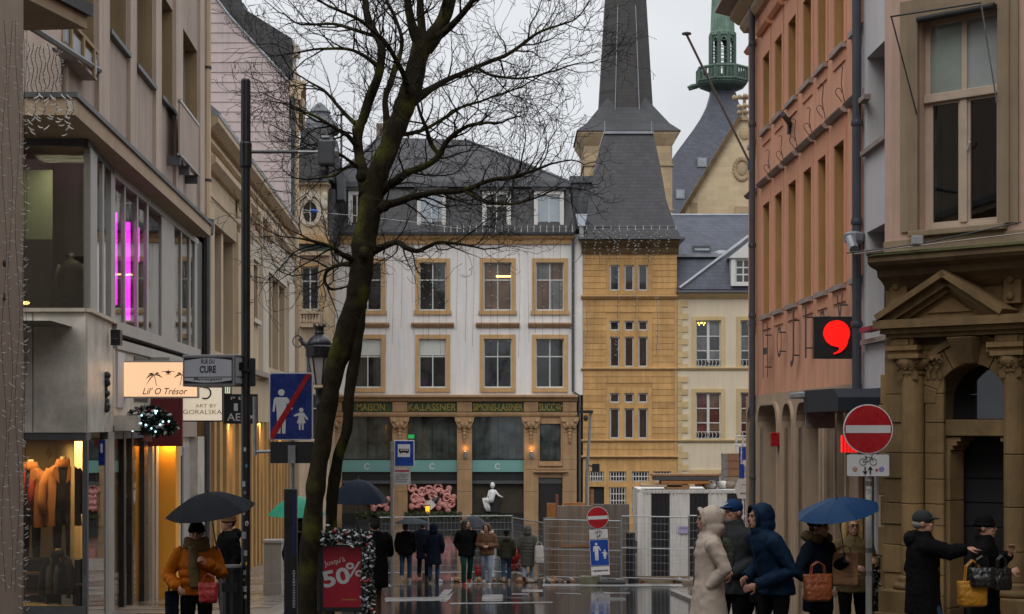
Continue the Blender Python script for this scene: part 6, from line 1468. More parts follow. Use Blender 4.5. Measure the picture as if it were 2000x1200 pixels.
# ================================================================ camera mast with the street name box
def at_ground(px, d): return Vector(((px-HX)/F*d, d, gz(d)))
def rel(o): return lambda x, y, d=None: (lambda p: (p.x-o.location.x, p.y-o.location.y, p.z-o.location.z))(P(x, y, d or o.location.y))
mast = thing('camera_mast', 'tall black mast with a side arm carrying a traffic camera', 'post', at_ground(480, 20)); q = rel(mast)
zt = q(480, 155)[2]; zs1, zs0 = q(480, 278)[2], q(480, 328)[2]
MB().lathe([(.054, -.3), (.054, zs0)], 16).build('shaft', MT['black'], mast, smooth=False); MB().lathe([(.058, zs1), (.058, zt-.02), (.05, zt)], 16).build('upper_shaft', MT['black'], mast)
MB().lathe([(.064, zs0), (.072, zs0+.02), (.072, zs1-.02), (.064, zs1)], 16).build('sleeve', MT['black'], mast)
za = q(480, 297)[2]
MB().tube([(.06, 0, za), (.62, 0, za)], .02, 10).build('arm', MT['steel_d'], mast); MB().tube([(.6, 0, za), (.86, 0, za)], .016, 10).build('arm_tip', MT['steel'], mast)
cb = MB().box(.86, 1.06, -.09, .09, za-.17, za+.14).build('camera_housing', MT['steel_d'], mast, bevel=.03); MB().lathe([(.06, -.06), (.07, 0), (.04, .05)], 12, (1.04, 0, za-.0)).build('camera_eye', MT['steel'], cb)
MB().box(.9, 1.0, -.08, .06, za+.145, za+.18).build('camera_hood', MT['steel'], cb, bevel=.01); MB().lathe([(.05, -.28), (.06, -.22), (.05, -.172)], 10, (.93, 0, za)).build('lens', MT['black'], cb)
MB().box(.045, .11, -.05, .05, q(480, 755)[2], q(480, 700)[2]).build('junction_box', MT['black_matt'], mast, bevel=.008)
stc = [(481, 910, .03, (.1, .25, .4)), (478, 945, .04, (.25, .35, .4)), (480, 1022, .045, (.5, .5, .5)), (482, 1045, .05, (.3, .3, .32)), (474, 1002, .035, (.4, .2, .2)), (484, 1080, .04, (.35, .35, .36)), (484, 1100, .03, (.45, .36, .03)), (478, 1118, .035, (.3, .32, .34)), (477, 1132, .02, (.5, .4, .04)), (480, 1150, .04, (.45, .45, .45)), (482, 1165, .035, (.5, .5, .5)), (474, 878, .03, (.4, .4, .4)), (478, 962, .03, (.2, .2, .2)), (474, 980, .025, (.3, .3, .3))]
for k, (x, y, s, c) in enumerate(stc):
    zz = q(480, y)[2]; m = MB(); a0 = R(-90+random.Random(k).uniform(-25, 25)); n = 5
    if k % 2:
        m.loft([[(.0555*math.cos(a0+(j/n-.5)*s*18), .0555*math.sin(a0+(j/n-.5)*s*18), z) for j in range(n+1)] for z in (zz-s*.8, zz+s*.8)], closed=False, cap=False)
    else:
        m.poly([(.0555*math.cos(a0+math.cos(t)*s*9), .0555*math.sin(a0+math.cos(t)*s*9), zz+math.sin(t)*s*.7) for t in [R(30*j) for j in range(12)]])
    m.build('sticker', mat('sticker_%d' % k, c, .4, .5, 30), mast, fix=False)
# ---- street name box
d_ = 19.85; a, b = P(355, 755, d_), P(461, 693, d_)
ns = thing('street_name_sign', 'silver framed street name box on the black mast reading RUE DU CURE', 'sign', ((a.x+b.x)/2, d_, (a.z+b.z)/2), R(-14)); w, h = (b.x-a.x)/2/math.cos(R(14)), (b.z-a.z)/2
frm = mat('silver_frame', (.3, .3, .31), .35, .1, 4, metal=.6); face = mat('sign_face_grey', (.42, .43, .46), .45, .08, 3)
MB().box(-w, w, -.02, .36, -h, h).build('box', frm, ns, bevel=.012)
fo = box('face', MT['black'], ns, -w+.025, w-.025, -.026, -.021, -h+.035, h-.035)
n = 10; iw, ih = w-.03, h-.04
pl = [(-iw, -ih+.03)] + [(-iw+2*iw*k/n, -ih+.03-.027*math.sin(math.pi*k/n)) for k in range(1, n)] + [(iw, -ih+.03), (iw, ih-.03)] + [(iw-2*iw*k/n, ih-.03+.027*math.sin(math.pi*k/n)) for k in range(1, n)] + [(-iw, ih-.03)]
MB().prism(pl, -.03, -.0265).build('plate', face, fo); box('divider', MT['black'], fo, -iw, iw, -.032, -.0305, -.082, -.074)
text('RUE DU', fo, 0, .105, .17, .05, -.031, MT['black'], bold=.02); text('CURE', fo, 0, .012, .21, .085, -.031, MT['black'], bold=.035); text('Mamergaass', fo, 0, -.105, .36, .045, -.031, MT['black'], shear=.2, bold=.01)
sf = box('side_face', face, ns, w+.001, w+.006, .02, .3, -h+.035, h-.035); box('side_divider', MT['black'], sf, w+.0065, w+.008, .03, .29, -.08, -.07); box('side_text', MT['black'], sf, w+.0065, w+.008, .1, .2, .0, .1)
MB().tube([(w-.02, .2, 0), (w+.12, .15, 0)], .02, 8).build('bracket', MT['black'], ns)

# ---- litter bin by the mast
lb = thing('litter_bin', 'black cylindrical litter bin standing against the camera mast', 'bin', at_ground(452, 19.9)); zt = P(452, 1104, 19.9).z-lb.location.z
MB().lathe([(.13, -.05), (.135, .02), (.14, zt-.08), (.145, zt-.06), (.145, zt-.02), (.12, zt)], 20).build('drum', MT['black'], lb, smooth=False); MB().box(-.09, .09, -.15, -.13, zt-.3, zt-.2).build('opening', MT['black_matt'], lb)

# ================================================================ pictogram helpers
def pict_adult(mb, cx, cz, h, y0, y1, lean=0):
    s = h
    mb.disc((cx, cz+.43*s), .075*s, y0, y1, 16)
    mb.prism([(cx-.13*s, cz+.32*s), (cx-.17*s, cz+.28*s), (cx-.2*s, cz-.0*s), (cx-.155*s, cz-.01*s), (cx-.125*s, cz+.2*s), (cx-.105*s, cz-.02*s), (cx-.09*s, cz-.5*s), (cx-.02*s, cz-.5*s), (cx-.0*s, cz-.1*s), (cx+.02*s, cz-.5*s), (cx+.09*s, cz-.5*s), (cx+.105*s, cz-.02*s), (cx+.115*s, cz+.2*s), (cx+.22*s, cz+.03*s), (cx+.26*s, cz+.06*s), (cx+.16*s, cz+.29*s), (cx+.12*s, cz+.32*s)], y0, y1)
def pict_child(mb, cx, cz, h, y0, y1):
    s = h
    mb.disc((cx, cz+.4*s), .1*s, y0, y1, 14)
    mb.prism([(cx-.1*s, cz+.28*s), (cx-.34*s, cz+.17*s), (cx-.32*s, cz+.1*s), (cx-.1*s, cz+.14*s), (cx-.2*s, cz-.2*s), (cx-.11*s, cz-.2*s), (cx-.11*s, cz-.5*s), (cx-.03*s, cz-.5*s), (cx-.02*s, cz-.2*s), (cx+.02*s, cz-.2*s), (cx+.03*s, cz-.5*s), (cx+.11*s, cz-.5*s), (cx+.11*s, cz-.2*s), (cx+.2*s, cz-.2*s), (cx+.1*s, cz+.12*s), (cx+.27*s, cz-.06*s), (cx+.32*s, cz-.0*s), (cx+.12*s, cz+.28*s)], y0, y1)
def rounded(w, h, r, n=5):
    pts = []
    for cx, cz, a0 in ((w-r, h-r, 0), (-w+r, h-r, 90), (-w+r, -h+r, 180), (w-r, -h+r, 270)):
        for k in range(n+1): a = R(a0+90*k/n); pts.append((cx+r*math.cos(a), cz+r*math.sin(a)))
    return pts
def bike(par, cx, cz, s, y, m):
    mb = MB()
    for sx in (-1, 1): mb.tube([(cx+sx*.3*s+.19*s*math.cos(t), y, cz+.19*s*math.sin(t)) for t in [R(24*j) for j in range(16)]], .016*s, 5)
    for p, r_ in (((-.3, 0), (-.12, .26)), ((-.12, .26), (.2, .26)), ((.2, .26), (.0, 0)), ((0, 0), (-.12, .26)), ((-.3, 0), (0, 0)), ((.3, 0), (.18, .36)), ((.18, .36), (.28, .36)), ((-.14, .32), (-.12, .26)), ((-.2, .32), (-.06, .32))): mb.tube([(cx+p[0]*s, y, cz+p[1]*s), (cx+r_[0]*s, y, cz+r_[1]*s)], .016*s, 5)
    return mb.build('bicycle_symbol', m, par)
def arrow(par, cx, cz, h, y, m, up=True):
    s = 1 if up else -1; mb = MB(); mb.box(cx-.008, cx+.008, y-.001, y, cz-h/2, cz+h/2)
    mb.prism([(cx-.028, cz+s*(h/2-.035)), (cx-.02, cz+s*(h/2-.045)), (cx, cz+s*(h/2-.02)), (cx+.02, cz+s*(h/2-.045)), (cx+.028, cz+s*(h/2-.035)), (cx, cz+s*h/2+s*.008)], y-.0025, y-.0012); return mb.build('arrow_symbol', m, par)

def faint_print(par, u, z, w, h, y, m, seed, vertical=False, n=10):
    # a line of print too small to read: uneven dark strokes
    rn = random.Random(seed); mb = MB(); p = -w/2
    while p < w/2:
        a = w/n*rn.uniform(.45, .95); hh = h*rn.uniform(.6, 1)
        if vertical: mb.box(u-hh/2, u+hh/2, y-.001, y, z+p, z+min(p+a, w/2))
        else: mb.box(u+p, u+min(p+a, w/2), y-.001, y, z-hh/2, z+hh/2)
        p += a+w/n*rn.uniform(.15, .4)
    o = mb.build('small_print', m, par); o['kind'] = 'stuff'; return o
# ================================================================ end of pedestrian zone sign
d_ = 23.0; ps = thing('pedestrian_zone_sign', 'blue end of pedestrian zone sign with red diagonal bar on a steel post', 'sign', at_ground(571, d_)); q = rel(ps)
c = q(569.5, 794); w, h = (612.5-526.5)/2/F*d_, (860-728)/2/F*d_
sp = MB(); sp.prism([(c[0]+x, c[2]+z) for x, z in rounded(w, h, .035)], -.06, -.045); so2 = sp.build('sign_plate', MT['signwhite'], ps)
sp = MB(); sp.prism([(c[0]+x, c[2]+z) for x, z in rounded(w-.018, h-.018, .028)], -.064, -.0602); sp.build('blue_field', MT['navy_sign'], so2)
sp = MB(); pict_adult(sp, c[0]-.13, c[2]-.07, .6, -.068, -.0645); sp.build('adult_symbol', MT['signwhite'], so2); sp = MB(); pict_child(sp, c[0]+.14, c[2]-.17, .3, -.068, -.0645); sp.build('child_symbol', MT['signwhite'], so2)
sp = MB(); b0 = (c[0]-w+.02, c[2]-h+.05); b1 = (c[0]+w-.04, c[2]+h-.02); sp.prism([(b0[0], b0[1]-.03), (b0[0]+.05, b0[1]-.03), (b1[0]+.02, b1[1]), (b1[0]-.05, b1[1]), (b0[0], b0[1]+.05)], -.073, -.0685); sp.build('diagonal_bar', MT['red'], so2)
MB().tube([(0, 0, -.2), (0, 0, c[2]+h-.05)], .03, 12).build('post', MT['steel'], ps)
for z in (c[2]-h+.15, c[2]+h-.2): MB().box(-.05, .05, -.045, .035, z-.02, z+.02).build('clamp', MT['steel'], ps)
e0, e1 = q(529, 905), q(613, 863); bp_ = MB().box(e0[0], e1[0], -.05, -.035, e0[2], e1[2]).build('dark_plate', MT['black_matt'], ps); MB().box(-.05, .05, -.075, -.052, q(0, 905)[2], q(0, 870)[2]).build('plate_clamp', MT['steel'], bp_)
MB().tube([q(500, 883), q(566, 881)], .022, 8).build('side_arm', MT['steel'], ps); MB().tube([q(497, 775), q(498, 890)], .026, 10).build('side_tube', MT['steel'], ps)
# ---- black pillar
bp = thing('black_pillar', 'slim black square pillar with a blue stripe beside the tree trunk', 'post', at_ground(568, 22.6)); q = rel(bp); zt = q(568, 955)[2]
MB().box(-.085, .085, -.06, .06, -.2, zt).build('body', MT['black'], bp, bevel=.01); MB().box(.03, .075, -.065, -.0605, q(0, 1085)[2], q(0, 965)[2]).build('blue_stripe', mat('blue_stripe', (.01, .016, .09), .4), bp)
faint_print(bp, .05, q(0, 1150)[2], .5, .04, -.0615, MT['signgrey'], 3, True, 14)
MB().box(-.13, .13, -.09, .09, -.1, .06).build('foot', MT['black_matt'], bp)
# ---- utility cabinet
uc_ = thing('utility_cabinet', 'grey concrete utility cabinet against the ochre shopfront', 'cabinet', at_ground(534, 37.5)); q = rel(uc_); zt = q(534, 1054)[2]; ww = 17/F*37.5
cabm = mat('cabinet_grey', (.33, .31, .28), .7, .12, 3, .2, 40, grime=.2)
MB().box(-ww, ww, -.15, .2, .12, zt-.08).build('door_panel', cabm, uc_, bevel=.01); MB().box(-ww-.02, ww+.02, -.18, .22, zt-.08, zt).build('lid', cabm, uc_, bevel=.015); MB().box(-ww-.01, ww+.01, -.165, .2, -.1, .118+.22).build('base', cabm, uc_, bevel=.01)
for x in (-.02, ): MB().box(x-.006, x+.006, -.156, -.15, .36, zt-.12).build('door_joint', MT['drip'], uc_)

# ================================================================ lantern behind the tree
ln = thing('street_lantern', 'old black street lantern with frosted glass behind the tree trunk', 'street lamp', at_ground(624, 25.0)); q = rel(ln)
zb, z1, z2, z3, z4 = [q(624, y)[2] for y in (752, 698, 675, 656, 635)]
MB().lathe([(.13, -.1), (.13, .2), (.07, .35), (.055, 1.0), (.045, zb-.35), (.08, zb-.3), (.05, zb-.25), (.06, zb-.08), (.09, zb-.04)], 14).build('post', MT['black'], ln, smooth=True)
def sq(r, z): return [(r*math.cos(R(45+90*k)), r*math.sin(R(45+90*k)), z) for k in range(4)]
MB().lathe([(.085, zb), (.165, z1)], 6).build('glass_body', mat('opal_glass', (.5, .45, .42), .3, .1, 2), ln)
for k in range(6): a = R(60*k); MB().tube([(.088*math.cos(a), .088*math.sin(a), zb), (.168*math.cos(a), .168*math.sin(a), z1)], .012, 6).build('glazing_bar', MT['black'], ln)
MB().lathe([(.17, z1-.005), (.2, z1+.01), (.21, z2-.02), (.19, z2)], 24).build('band', MT['black'], ln)
MB().lathe([(.19, z2), (.18, z2+.05), (.14, z2+.11), (.09, z3), (.07, z3+.02)], 24).build('roof', mat('lantern_roof', (.035, .036, .045), .3, .2, 4), ln, smooth=True)
MB().lathe([(.065, z3+.01), (.075, z3+.04), (.065, z3+.07), (.075, z4-.03), (.09, z4-.02)], 16).build('chimney', MT['black'], ln)
for k in range(8): a = R(45*k); MB().tube([(.08*math.cos(a), .08*math.sin(a), z4-.03), (.095*math.cos(a), .095*math.sin(a), z4+.025)], [.016, .003], 6).build('crown_spike', MT['black'], ln)
MB().tube([(-.3, 0, z2+.1), (-.24, 0, z2+.03), (-.18, 0, z2+.0), (-.2, 0, z2-.05)], [.02, .035, .04, .03], 8).build('ladder_lug', MT['black'], ln); MB().tube([(-.32+.075*math.cos(t), 0, z2+.06+.085*math.sin(t)) for t in [R(24*j) for j in range(16)]], .008, 5).build('ring', MT['black'], ln)

# ================================================================ sale stand with garland
d_ = 22.2; sl = thing('sale_poster_stand', 'red discount poster in a black stand reading 50%', 'poster stand', at_ground(671, d_)); q = rel(sl)
a, b = q(632, 1186), q(706, 1068)
MB().box(a[0]-.05, b[0]+.05, -.02, .06, a[2]-.06, b[2]+.03).build('frame', MT['black'], sl, bevel=.008); po_ = box('poster', mat('poster_red', (.34, .01, .025), .45, .05, 2), sl, a[0], b[0], -.026, -.021, a[2], b[2])
cx = (a[0]+b[0])/2
text("Jusqu'à", po_, cx-.1, b[2]-.2, .28, .09, -.028, MT['signwhite'], rot=R(14)); text('50', po_, cx-.08, b[2]-.4, .36, .22, -.028, MT['signwhite'], bold=.03, rot=R(12)); text('%', po_, cx+.16, b[2]-.3, .22, .2, -.028, MT['signwhite'], bold=.01, rot=R(6))
faint_print(po_, cx+.09, a[2]+.1, .2, .02, -.027, mat('gold_print', (.4, .2, .05), .5), 2)
for sx in (a[0]+.08, b[0]-.08): MB().box(sx-.02, sx+.02, -.25, .3, -.02, .02).build('foot', MT['black'], sl); 
MB().box(a[0]+.06, a[0]+.1, .0, .04, 0, a[2]-.06).build('upright', MT['black'], sl); MB().box(b[0]-.1, b[0]-.06, .0, .04, 0, a[2]-.06).build('upright', MT['black'], sl)
pine = mat('pine_needles', (.018, .03, .018), .7, .4, 8); snow = mat('snow_flock', (.55, .56, .58), .9, .1, 8)
def garland(lab, pts, n, r, seed, berries=6, snowy=.45):
    rn = random.Random(seed); base = Vector(pts[0]); o = thing('garland', lab, 'garland', base); g, s, bb = MB(), MB(), MB(); m = len(pts)-1
    for k in range(n):
        t = rn.random()*m; i = min(int(t), m-1); p = Vector(pts[i]).lerp(Vector(pts[i+1]), t-i)-base
        d = Vector((rn.gauss(0, 1), rn.gauss(0, 1), rn.gauss(0, .9))).normalized(); L2 = r*rn.uniform(.6, 1.2); e = p+d*L2
        side = d.cross(Vector((rn.gauss(0, 1), rn.gauss(0, 1), rn.gauss(0, 1)))).normalized()*r*.13
        (s if rn.random() < snowy else g).add([p+d*L2*.3-side*.6, p+d*L2*.3+side*.6, e+side, e-side], [(0, 1, 2, 3)])
    for k in range(int(n*.045*snowy)):
        t = rn.random()*m; i = min(int(t), m-1); p = Vector(pts[i]).lerp(Vector(pts[i+1]), t-i)-base + Vector((rn.gauss(0, .6), -abs(rn.gauss(0, .6))-.3, rn.gauss(0, .6)))*r
        s.ell(p, (r*.3, r*.2, r*.16), 6, 4, rot=Quaternion((0, 1, 0), rn.uniform(-1, 1)).to_matrix())
    x = g.build('sprigs', pine, o, fix=False); x['kind'] = 'stuff'; x = s.build('frosted_sprigs', snow, o, fix=False); x['kind'] = 'stuff'
    for k in range(berries):
        t = rn.random()*m; i = min(int(t), m-1); p = Vector(pts[i]).lerp(Vector(pts[i+1]), t-i)-base+Vector((rn.gauss(0, .4), -.8, rn.gauss(0, .4)))*r; MB().ell(p, (.022, .022, .022), 8, 6).build('bauble', MT['red'], o, smooth=True)
    return o
garland('frosted garland draped over the top of the sale poster stand', [P(634, 1052, 22.1), P(660, 1045, 22.1), P(690, 1048, 22.1), P(716, 1052, 22.1)], 1500, .1, 1, 5, .33); garland('frosted garland hanging down the right side of the sale poster stand', [P(714, 1045, 22.1), P(722, 1080, 22.1), P(716, 1120, 22.1), P(722, 1160, 22.1), P(716, 1200, 22.1)], 2200, .085, 2, 5, .33)

# ================================================================ hanging shop signs on the left
def lightbox(name, lab, x0, x1, y0, y1, d, m, frame=MT['alu'], th=.1):
    a, b = P(x0, y1, d), P(x1, y0, d); o = thing(name, lab, 'sign', ((a.x+b.x)/2, d, (a.z+b.z)/2)); w, h = (b.x-a.x)/2, (b.z-a.z)/2
    MB().box(-w, w, 0, th, -h, h).build('case', frame, o, bevel=.008); f = box('face', m, o, -w+.03, w-.03, -.006, -.001, -h+.03, h-.03); return o, f, w, h
d_ = 31.65
o, f, w, h = lightbox('lit_shop_sign', 'glowing peach lightbox sign reading Lil O Tresor with palm motif', 236, 388, 705, 778, d_, emis('peach_light', (1.0, .6, .35), .72))
blk_ = mat('print_brown', (.05, .02, .01), .6)
text("Lil' O Trésor", f, .1, -h*.62, w*1.15, h*.36, -.01, blk_, shear=.3, bold=.005)
def palm(cx, cz, s, flip=1):
    m = MB()
    for a in (20, 55, 95, 135, 165, 205): 
        pts = [(cx+flip*(s*t*math.cos(R(a))*.5), cz+s*.25+s*.5*t*math.sin(R(a))-s*.35*t*t) for t in (0, .35, .7, 1)]
        m.loft([[(p[0], -.008, p[1]-s*.05*(1-abs(2*i/3-1))-.003), (p[0], -.008, p[1]+s*.05*(1-abs(2*i/3-1))+.003)] for i, p in enumerate(pts)], closed=False, cap=False)
    m.loft([[(cx+flip*s*.12*t-.012*s*1.5, -.008, cz+s*.25-s*.6*t), (cx+flip*s*.12*t+.012*s*1.5, -.008, cz+s*.25-s*.6*t)] for t in (0, .3, .6, 1)], closed=False, cap=False)
    return m.build('palm_motif', blk_, f, fix=False)
palm(-.1, .0, .33, 1); palm(.42, .0, .33, -1)
m = MB(); m.prism([(.1, .14), (.16, .1), (.22, .14), (.17, .155), (.16, .2), (.15, .155)], -.009, -.007); m.box(.04, .28, -.009, -.007, .146, .156); m.box(.11, .21, -.009, -.007, .09, .098); m.build('bird_motif', blk_, f)
MB().tube([(-w, .05, h*.5), (-w-.35, .05, h*.5)], .02, 8).build('bracket', MT['steel'], o); MB().tube([(-w, .05, -h*.5), (-w-.35, .05, -h*.5)], .02, 8).build('bracket', MT['steel'], o)
o, f, w, h = lightbox('gallery_sign', 'pale lit sign reading ART BY GORALSKA', 352, 436, 755, 824, 38.5, emis('cream_light', (1.0, .88, .68), .36), MT['black'])
pg = mat('print_gold', (.35, .26, .16), .6); text('ART BY', f, .1, -h*.1, w*1.0, h*.2, -.01, pg); text('GORALSKA', f, .02, -h*.45, w*1.8, h*.26, -.01, pg); m = MB(); m.tube([(.08+.13*math.cos(t), -.01, h*.62+.13*math.sin(t)) for t in [R(-120+28*j) for j in range(9)]], .02, 6); m.build('bird_logo', MT['black'], f)
MB().tube([(-w, .05, h*.5), (-w-.5, .05, h*.5)], .02, 8).build('bracket', MT['steel'], o)
o, f, w, h = lightbox('black_shop_sign', 'black hanging sign with white capitals behind the mast', 437, 503, 770, 828, 43.0, MT['black_matt'], MT['black'])
text('P E', f, -.1, h*.72, w*.7, h*.2, -.01, MT['signwhite']); text('I', f, -.12, h*.12, .1, h*.5, -.01, MT['signwhite']); text('AE  X', f, .02, -h*.55, w*1.7, h*.5, -.01, MT['signwhite'], bold=.01); MB().tube([(-w, .05, h*.5), (-w-.6, .05, h*.5)], .02, 8).build('bracket', MT['steel'], o)
o, f, w, h = lightbox('burgundy_sign', 'burgundy hanging sign partly hidden by the wreath', 290, 356, 778, 872, 35.0, mat('burgundy', (.14, .014, .018), .5, .1, 2), mat('burgundy_edge', (.16, .02, .02), .5)); MB().tube([(-w, .05, h*.5), (-w-.4, .05, h*.5)], .02, 8).build('bracket', MT['steel'], o)
o, f, w, h = lightbox('striped_sign', 'narrow lit sign with green and white stripes above the black sign', 437, 452, 745, 771, 42.5, emis('stripe_light', (.75, .8, .55), .5), MT['black']); 
for k in range(3): box('stripe', MT['copper'], f, -w+.06+.06*k, -w+.08+.06*k, -.009, -.0065, -h+.04, h-.04)
MB().tube([(-w, .05, 0), (-w-.6, .05, 0)], .02, 8).build('bracket', MT['steel'], o)
wth = garland('frosted fir hanging basket with tiny lights under the peach lightbox', [P(262, 815, 31.3), P(285, 806, 31.3), P(312, 812, 31.3), P(332, 835, 31.3), P(300, 838, 31.3), P(270, 830, 31.3)], 2600, .16, 7, 4, .16)
rn = random.Random(3)
for k in range(12): MB().ell(P(rn.uniform(258, 330), rn.uniform(800, 850), 31.1)-wth.location, (.018, .018, .018), 6, 5).build('tiny_light', emis('cool_led', (.6, .95, 1), 2) if k == 0 else bpy.data.materials['cool_led'], wth)
MB().tube([P(290, 838, 31.3)-wth.location, P(288, 862, 31.3)-wth.location], [.05, .09], 6).build('ribbon', mat('ribbon', (.3, .1, .08), .6), wth)
MB().tube([P(290, 815, 31.3)-wth.location, P(289, 780, 31.5)-wth.location], .01, 5).build('hanger', MT['steel'], wth)
gp = thing('wall_ornament', 'dark carved ornament on the marble clad corner', 'ornament', P(203, 765, 29.75)); m = MB(); rn = random.Random(9)
for k in range(16): m.ell((rn.uniform(-.09, .09), -.06+rn.uniform(-.04, .04), -.35+.045*k), (rn.uniform(.04, .09), .07, .07), 8, 6)
m.build('carving', MT['iron'], gp, smooth=True)
hp = thing('wall_speaker', 'small black loudspeaker under the glazed first floor', 'speaker', P(226, 660, 30.1)); MB().box(-.07, .1, -.1, .1, -.14, .14).build('case', MT['black'], hp, bevel=.01); MB().lathe([(.05, 0), (.04, .01)], 12, (0.01, -.105, -.03)).build('cone', MT['steel_d'], hp)

# ================================================================ no entry sign on the right
d_ = 19.5; ne = thing('no_entry_sign', 'large round no entry sign with a bicycle plate on a white post', 'sign', at_ground(1697, d_)); q = rel(ne)
def no_entry(par, c, r, y):
    m = MB(); m.disc((c[0], c[2]), r, y, y+.015, 40); so3 = m.build('disc', MT['signwhite'], par); m = MB(); m.disc((c[0], c[2]), r*.955, y-.005, y-.0003, 40); m.build('red_field', MT['red'], so3); box('white_bar', MT['signwhite'], so3, c[0]-r*.9, c[0]+r*.9, y-.009, y-.0055, c[2]-r*.155, c[2]+r*.155); return so3
c = q(1693, 838.5); no_entry(ne, c, 48.5/F*d_, -.07)
c2 = q(1693, 909); w, h = 41/F*d_, 21/F*d_
m = MB(); m.prism([(c2[0]+x, c2[2]+z) for x, z in rounded(w, h, .02)], -.07, -.058); pl = m.build('bicycle_plate', MT['signwhite'], ne); bike(pl, c2[0], c2[2]+.04, .2, -.073, MT['black']); arrow(pl, c2[0]-.035, c2[2]-.06, .09, -.0712, MT['black'], False); arrow(pl, c2[0]+.025, c2[2]-.06, .09, -.0712, MT['black'], True)
for (x, z, r, cc_) in ((-.15, -.045, .03, (.4, .2, .15)), (.1, -.055, .018, (.35, .05, .06)), (.155, -.045, .032, (.2, .2, .4))): m = MB(); m.disc((c2[0]+x, c2[2]+z), r, -.0725, -.0703, 14); m.build('sticker', mat('plate_sticker_%d' % int(x*100), cc_, .5, .6, 40), pl)
MB().tube([(0, 0, -.15), (0, 0, c[2]+.1)], .037, 14).build('post', mat('post_white', (.42, .41, .39), .45, .12, 4, grime=.35), ne)
for k, y in enumerate((945, 960, 1000, 1075, 1120)): zz = q(0, y)[2]; MB().lathe([(.0378, -.03), (.0378, .03)], 14, (0, 0, zz)).build('sticker_band', mat('band_%d' % k, [(.1, .06, .05), (.3, .3, .3), (.2, .2, .22), (.12, .12, .14), (.25, .25, .24)][k], .5, .9, 40), ne)
for z in (c[2]-.1, c[2]+.1, c2[2]): MB().box(-.05, .05, -.057, .04, z-.015, z+.015).build('clamp', MT['steel'], ne)

# ================================================================ bus stop
d_ = 44.5; bs = thing('bus_stop_sign', 'blue bus stop sign with timetable board on a grey pole', 'bus stop', at_ground(766, d_)); q = rel(bs)
MB().tube([(0, 0, -.1), (0, 0, q(0, 862)[2])], .05, 10).build('pole', MT['steel'], bs)
a, b = q(770, 912), q(809.5, 860); pl = MB().box(a[0], b[0], -.03, .0, a[2], b[2]).build('plate', MT['signwhite'], bs, bevel=.01); box('blue_field', MT['blue'], pl, a[0]+.025, b[0]-.025, -.035, -.031, a[2]+.025, b[2]-.025)
a2, b2 = q(777, 893), q(801, 868); box('white_square', MT['signwhite'], pl, a2[0], b2[0], -.038, -.0355, a2[2], b2[2]); m = MB(); zz = (a2[2]+b2[2])/2; m.box(a2[0]+.03, b2[0]-.03, -.041, -.0385, zz-.05, zz+.05); m.build('bus_symbol', MT['black'], pl)
for k in range(4): xx = a2[0]+.07+.055*k; box('bus_window', MT['signwhite'], pl, xx, xx+.035, -.043, -.0412, zz, zz+.032)
for xx in (a2[0]+.08, b2[0]-.08): m = MB(); m.disc((xx, zz-.055), .022, -.0425, -.0386, 10); m.build('bus_wheel', MT['black'], pl)
a, b = q(769, 947), q(802, 914); tb = MB().box(a[0], b[0], -.03, .0, a[2], b[2]).build('timetable', mat('timetable', (.42, .42, .42), .4, .3, 14), bs); box('route_stripe', MT['red'], tb, a[0]+.03, b[0]-.03, -.034, -.031, b[2]-.1, b[2]-.06)
for k in range(5): box('text_line', MT['steel_d'], tb, a[0]+.03, b[0]-.05-.04*(k % 3), -.034, -.031, b[2]-.17-.05*k, b[2]-.155-.05*k)
for y in (880, 930, 960): zz = q(0, y)[2]; MB().lathe([(.06, -.03), (.06, .03)], 10, (0, 0, zz)).build('clamp', MT['steel'], bs)

# ================================================================ building site on the square
def fence_panel(lab, xa, da, xb, db, ytop, group='site fence panels'):
    A_, B2 = at_ground(xa, da), at_ground(xb, db); o = thing('fence_panel', lab, 'fence', A_, math.atan2(B2.y-A_.y, B2.x-A_.x), group); L2 = (Vector((B2.x, B2.y))-Vector((A_.x, A_.y))).length
    H = P(xa, ytop, da).z-A_.z; m = MB(); r = .018
    for u in (0, L2): MB().tube([(u, 0, 0), (u, 0, H)], r, 8).build('upright', MT['steel'], o)
    for z in (.15, H-.02): MB().tube([(0, 0, z), (L2, 0, z)], r, 8).build('rail', MT['steel'], o)
    MB().tube([(0, 0, H*.52), (L2, 0, H*.52)], .012, 6).build('mid_wire', MT['steel'], o)
    n = int(L2/.11)
    for k in range(1, n): m.tube([(L2*k/n, 0, .15), (L2*k/n, 0, H)], .0032, 3, cap=False)
    for k in range(1, 8): m.tube([(0, 0, .15+(H-.15)*k/8), (L2, 0, .15+(H-.15)*k/8)], .0032, 3, cap=False)
    x = m.build('wire_mesh', MT['steel'], o, fix=False); x['kind'] = 'stuff'
    for u in (0, L2): MB().box(u-.12, u+.12, -.3, .3, -.05, .13).build('foot_block', MT['concrete'], o, bevel=.02)
    return o
fence_panel('steel mesh fence panel behind the couple with umbrella, next to the bus stop', 738, 49.5, 836, 49.8, 1010); fence_panel('steel mesh fence panel behind the man in the black jacket', 837, 49.8, 1000, 50.2, 1008)
fence_panel('steel mesh fence panel in front of the brown stone pier', 1001, 50.2, 1062, 47.4, 1010); fence_panel('steel mesh fence panel standing before the brown hoarding', 1063, 47.3, 1212, 46.6, 1014)
fence_panel('steel mesh fence panel at the left end of the striped container', 1214, 46.5, 1345, 45.9, 1007); fence_panel('steel mesh fence panel before the middle of the striped container', 1346, 45.9, 1475, 45.5, 1006)
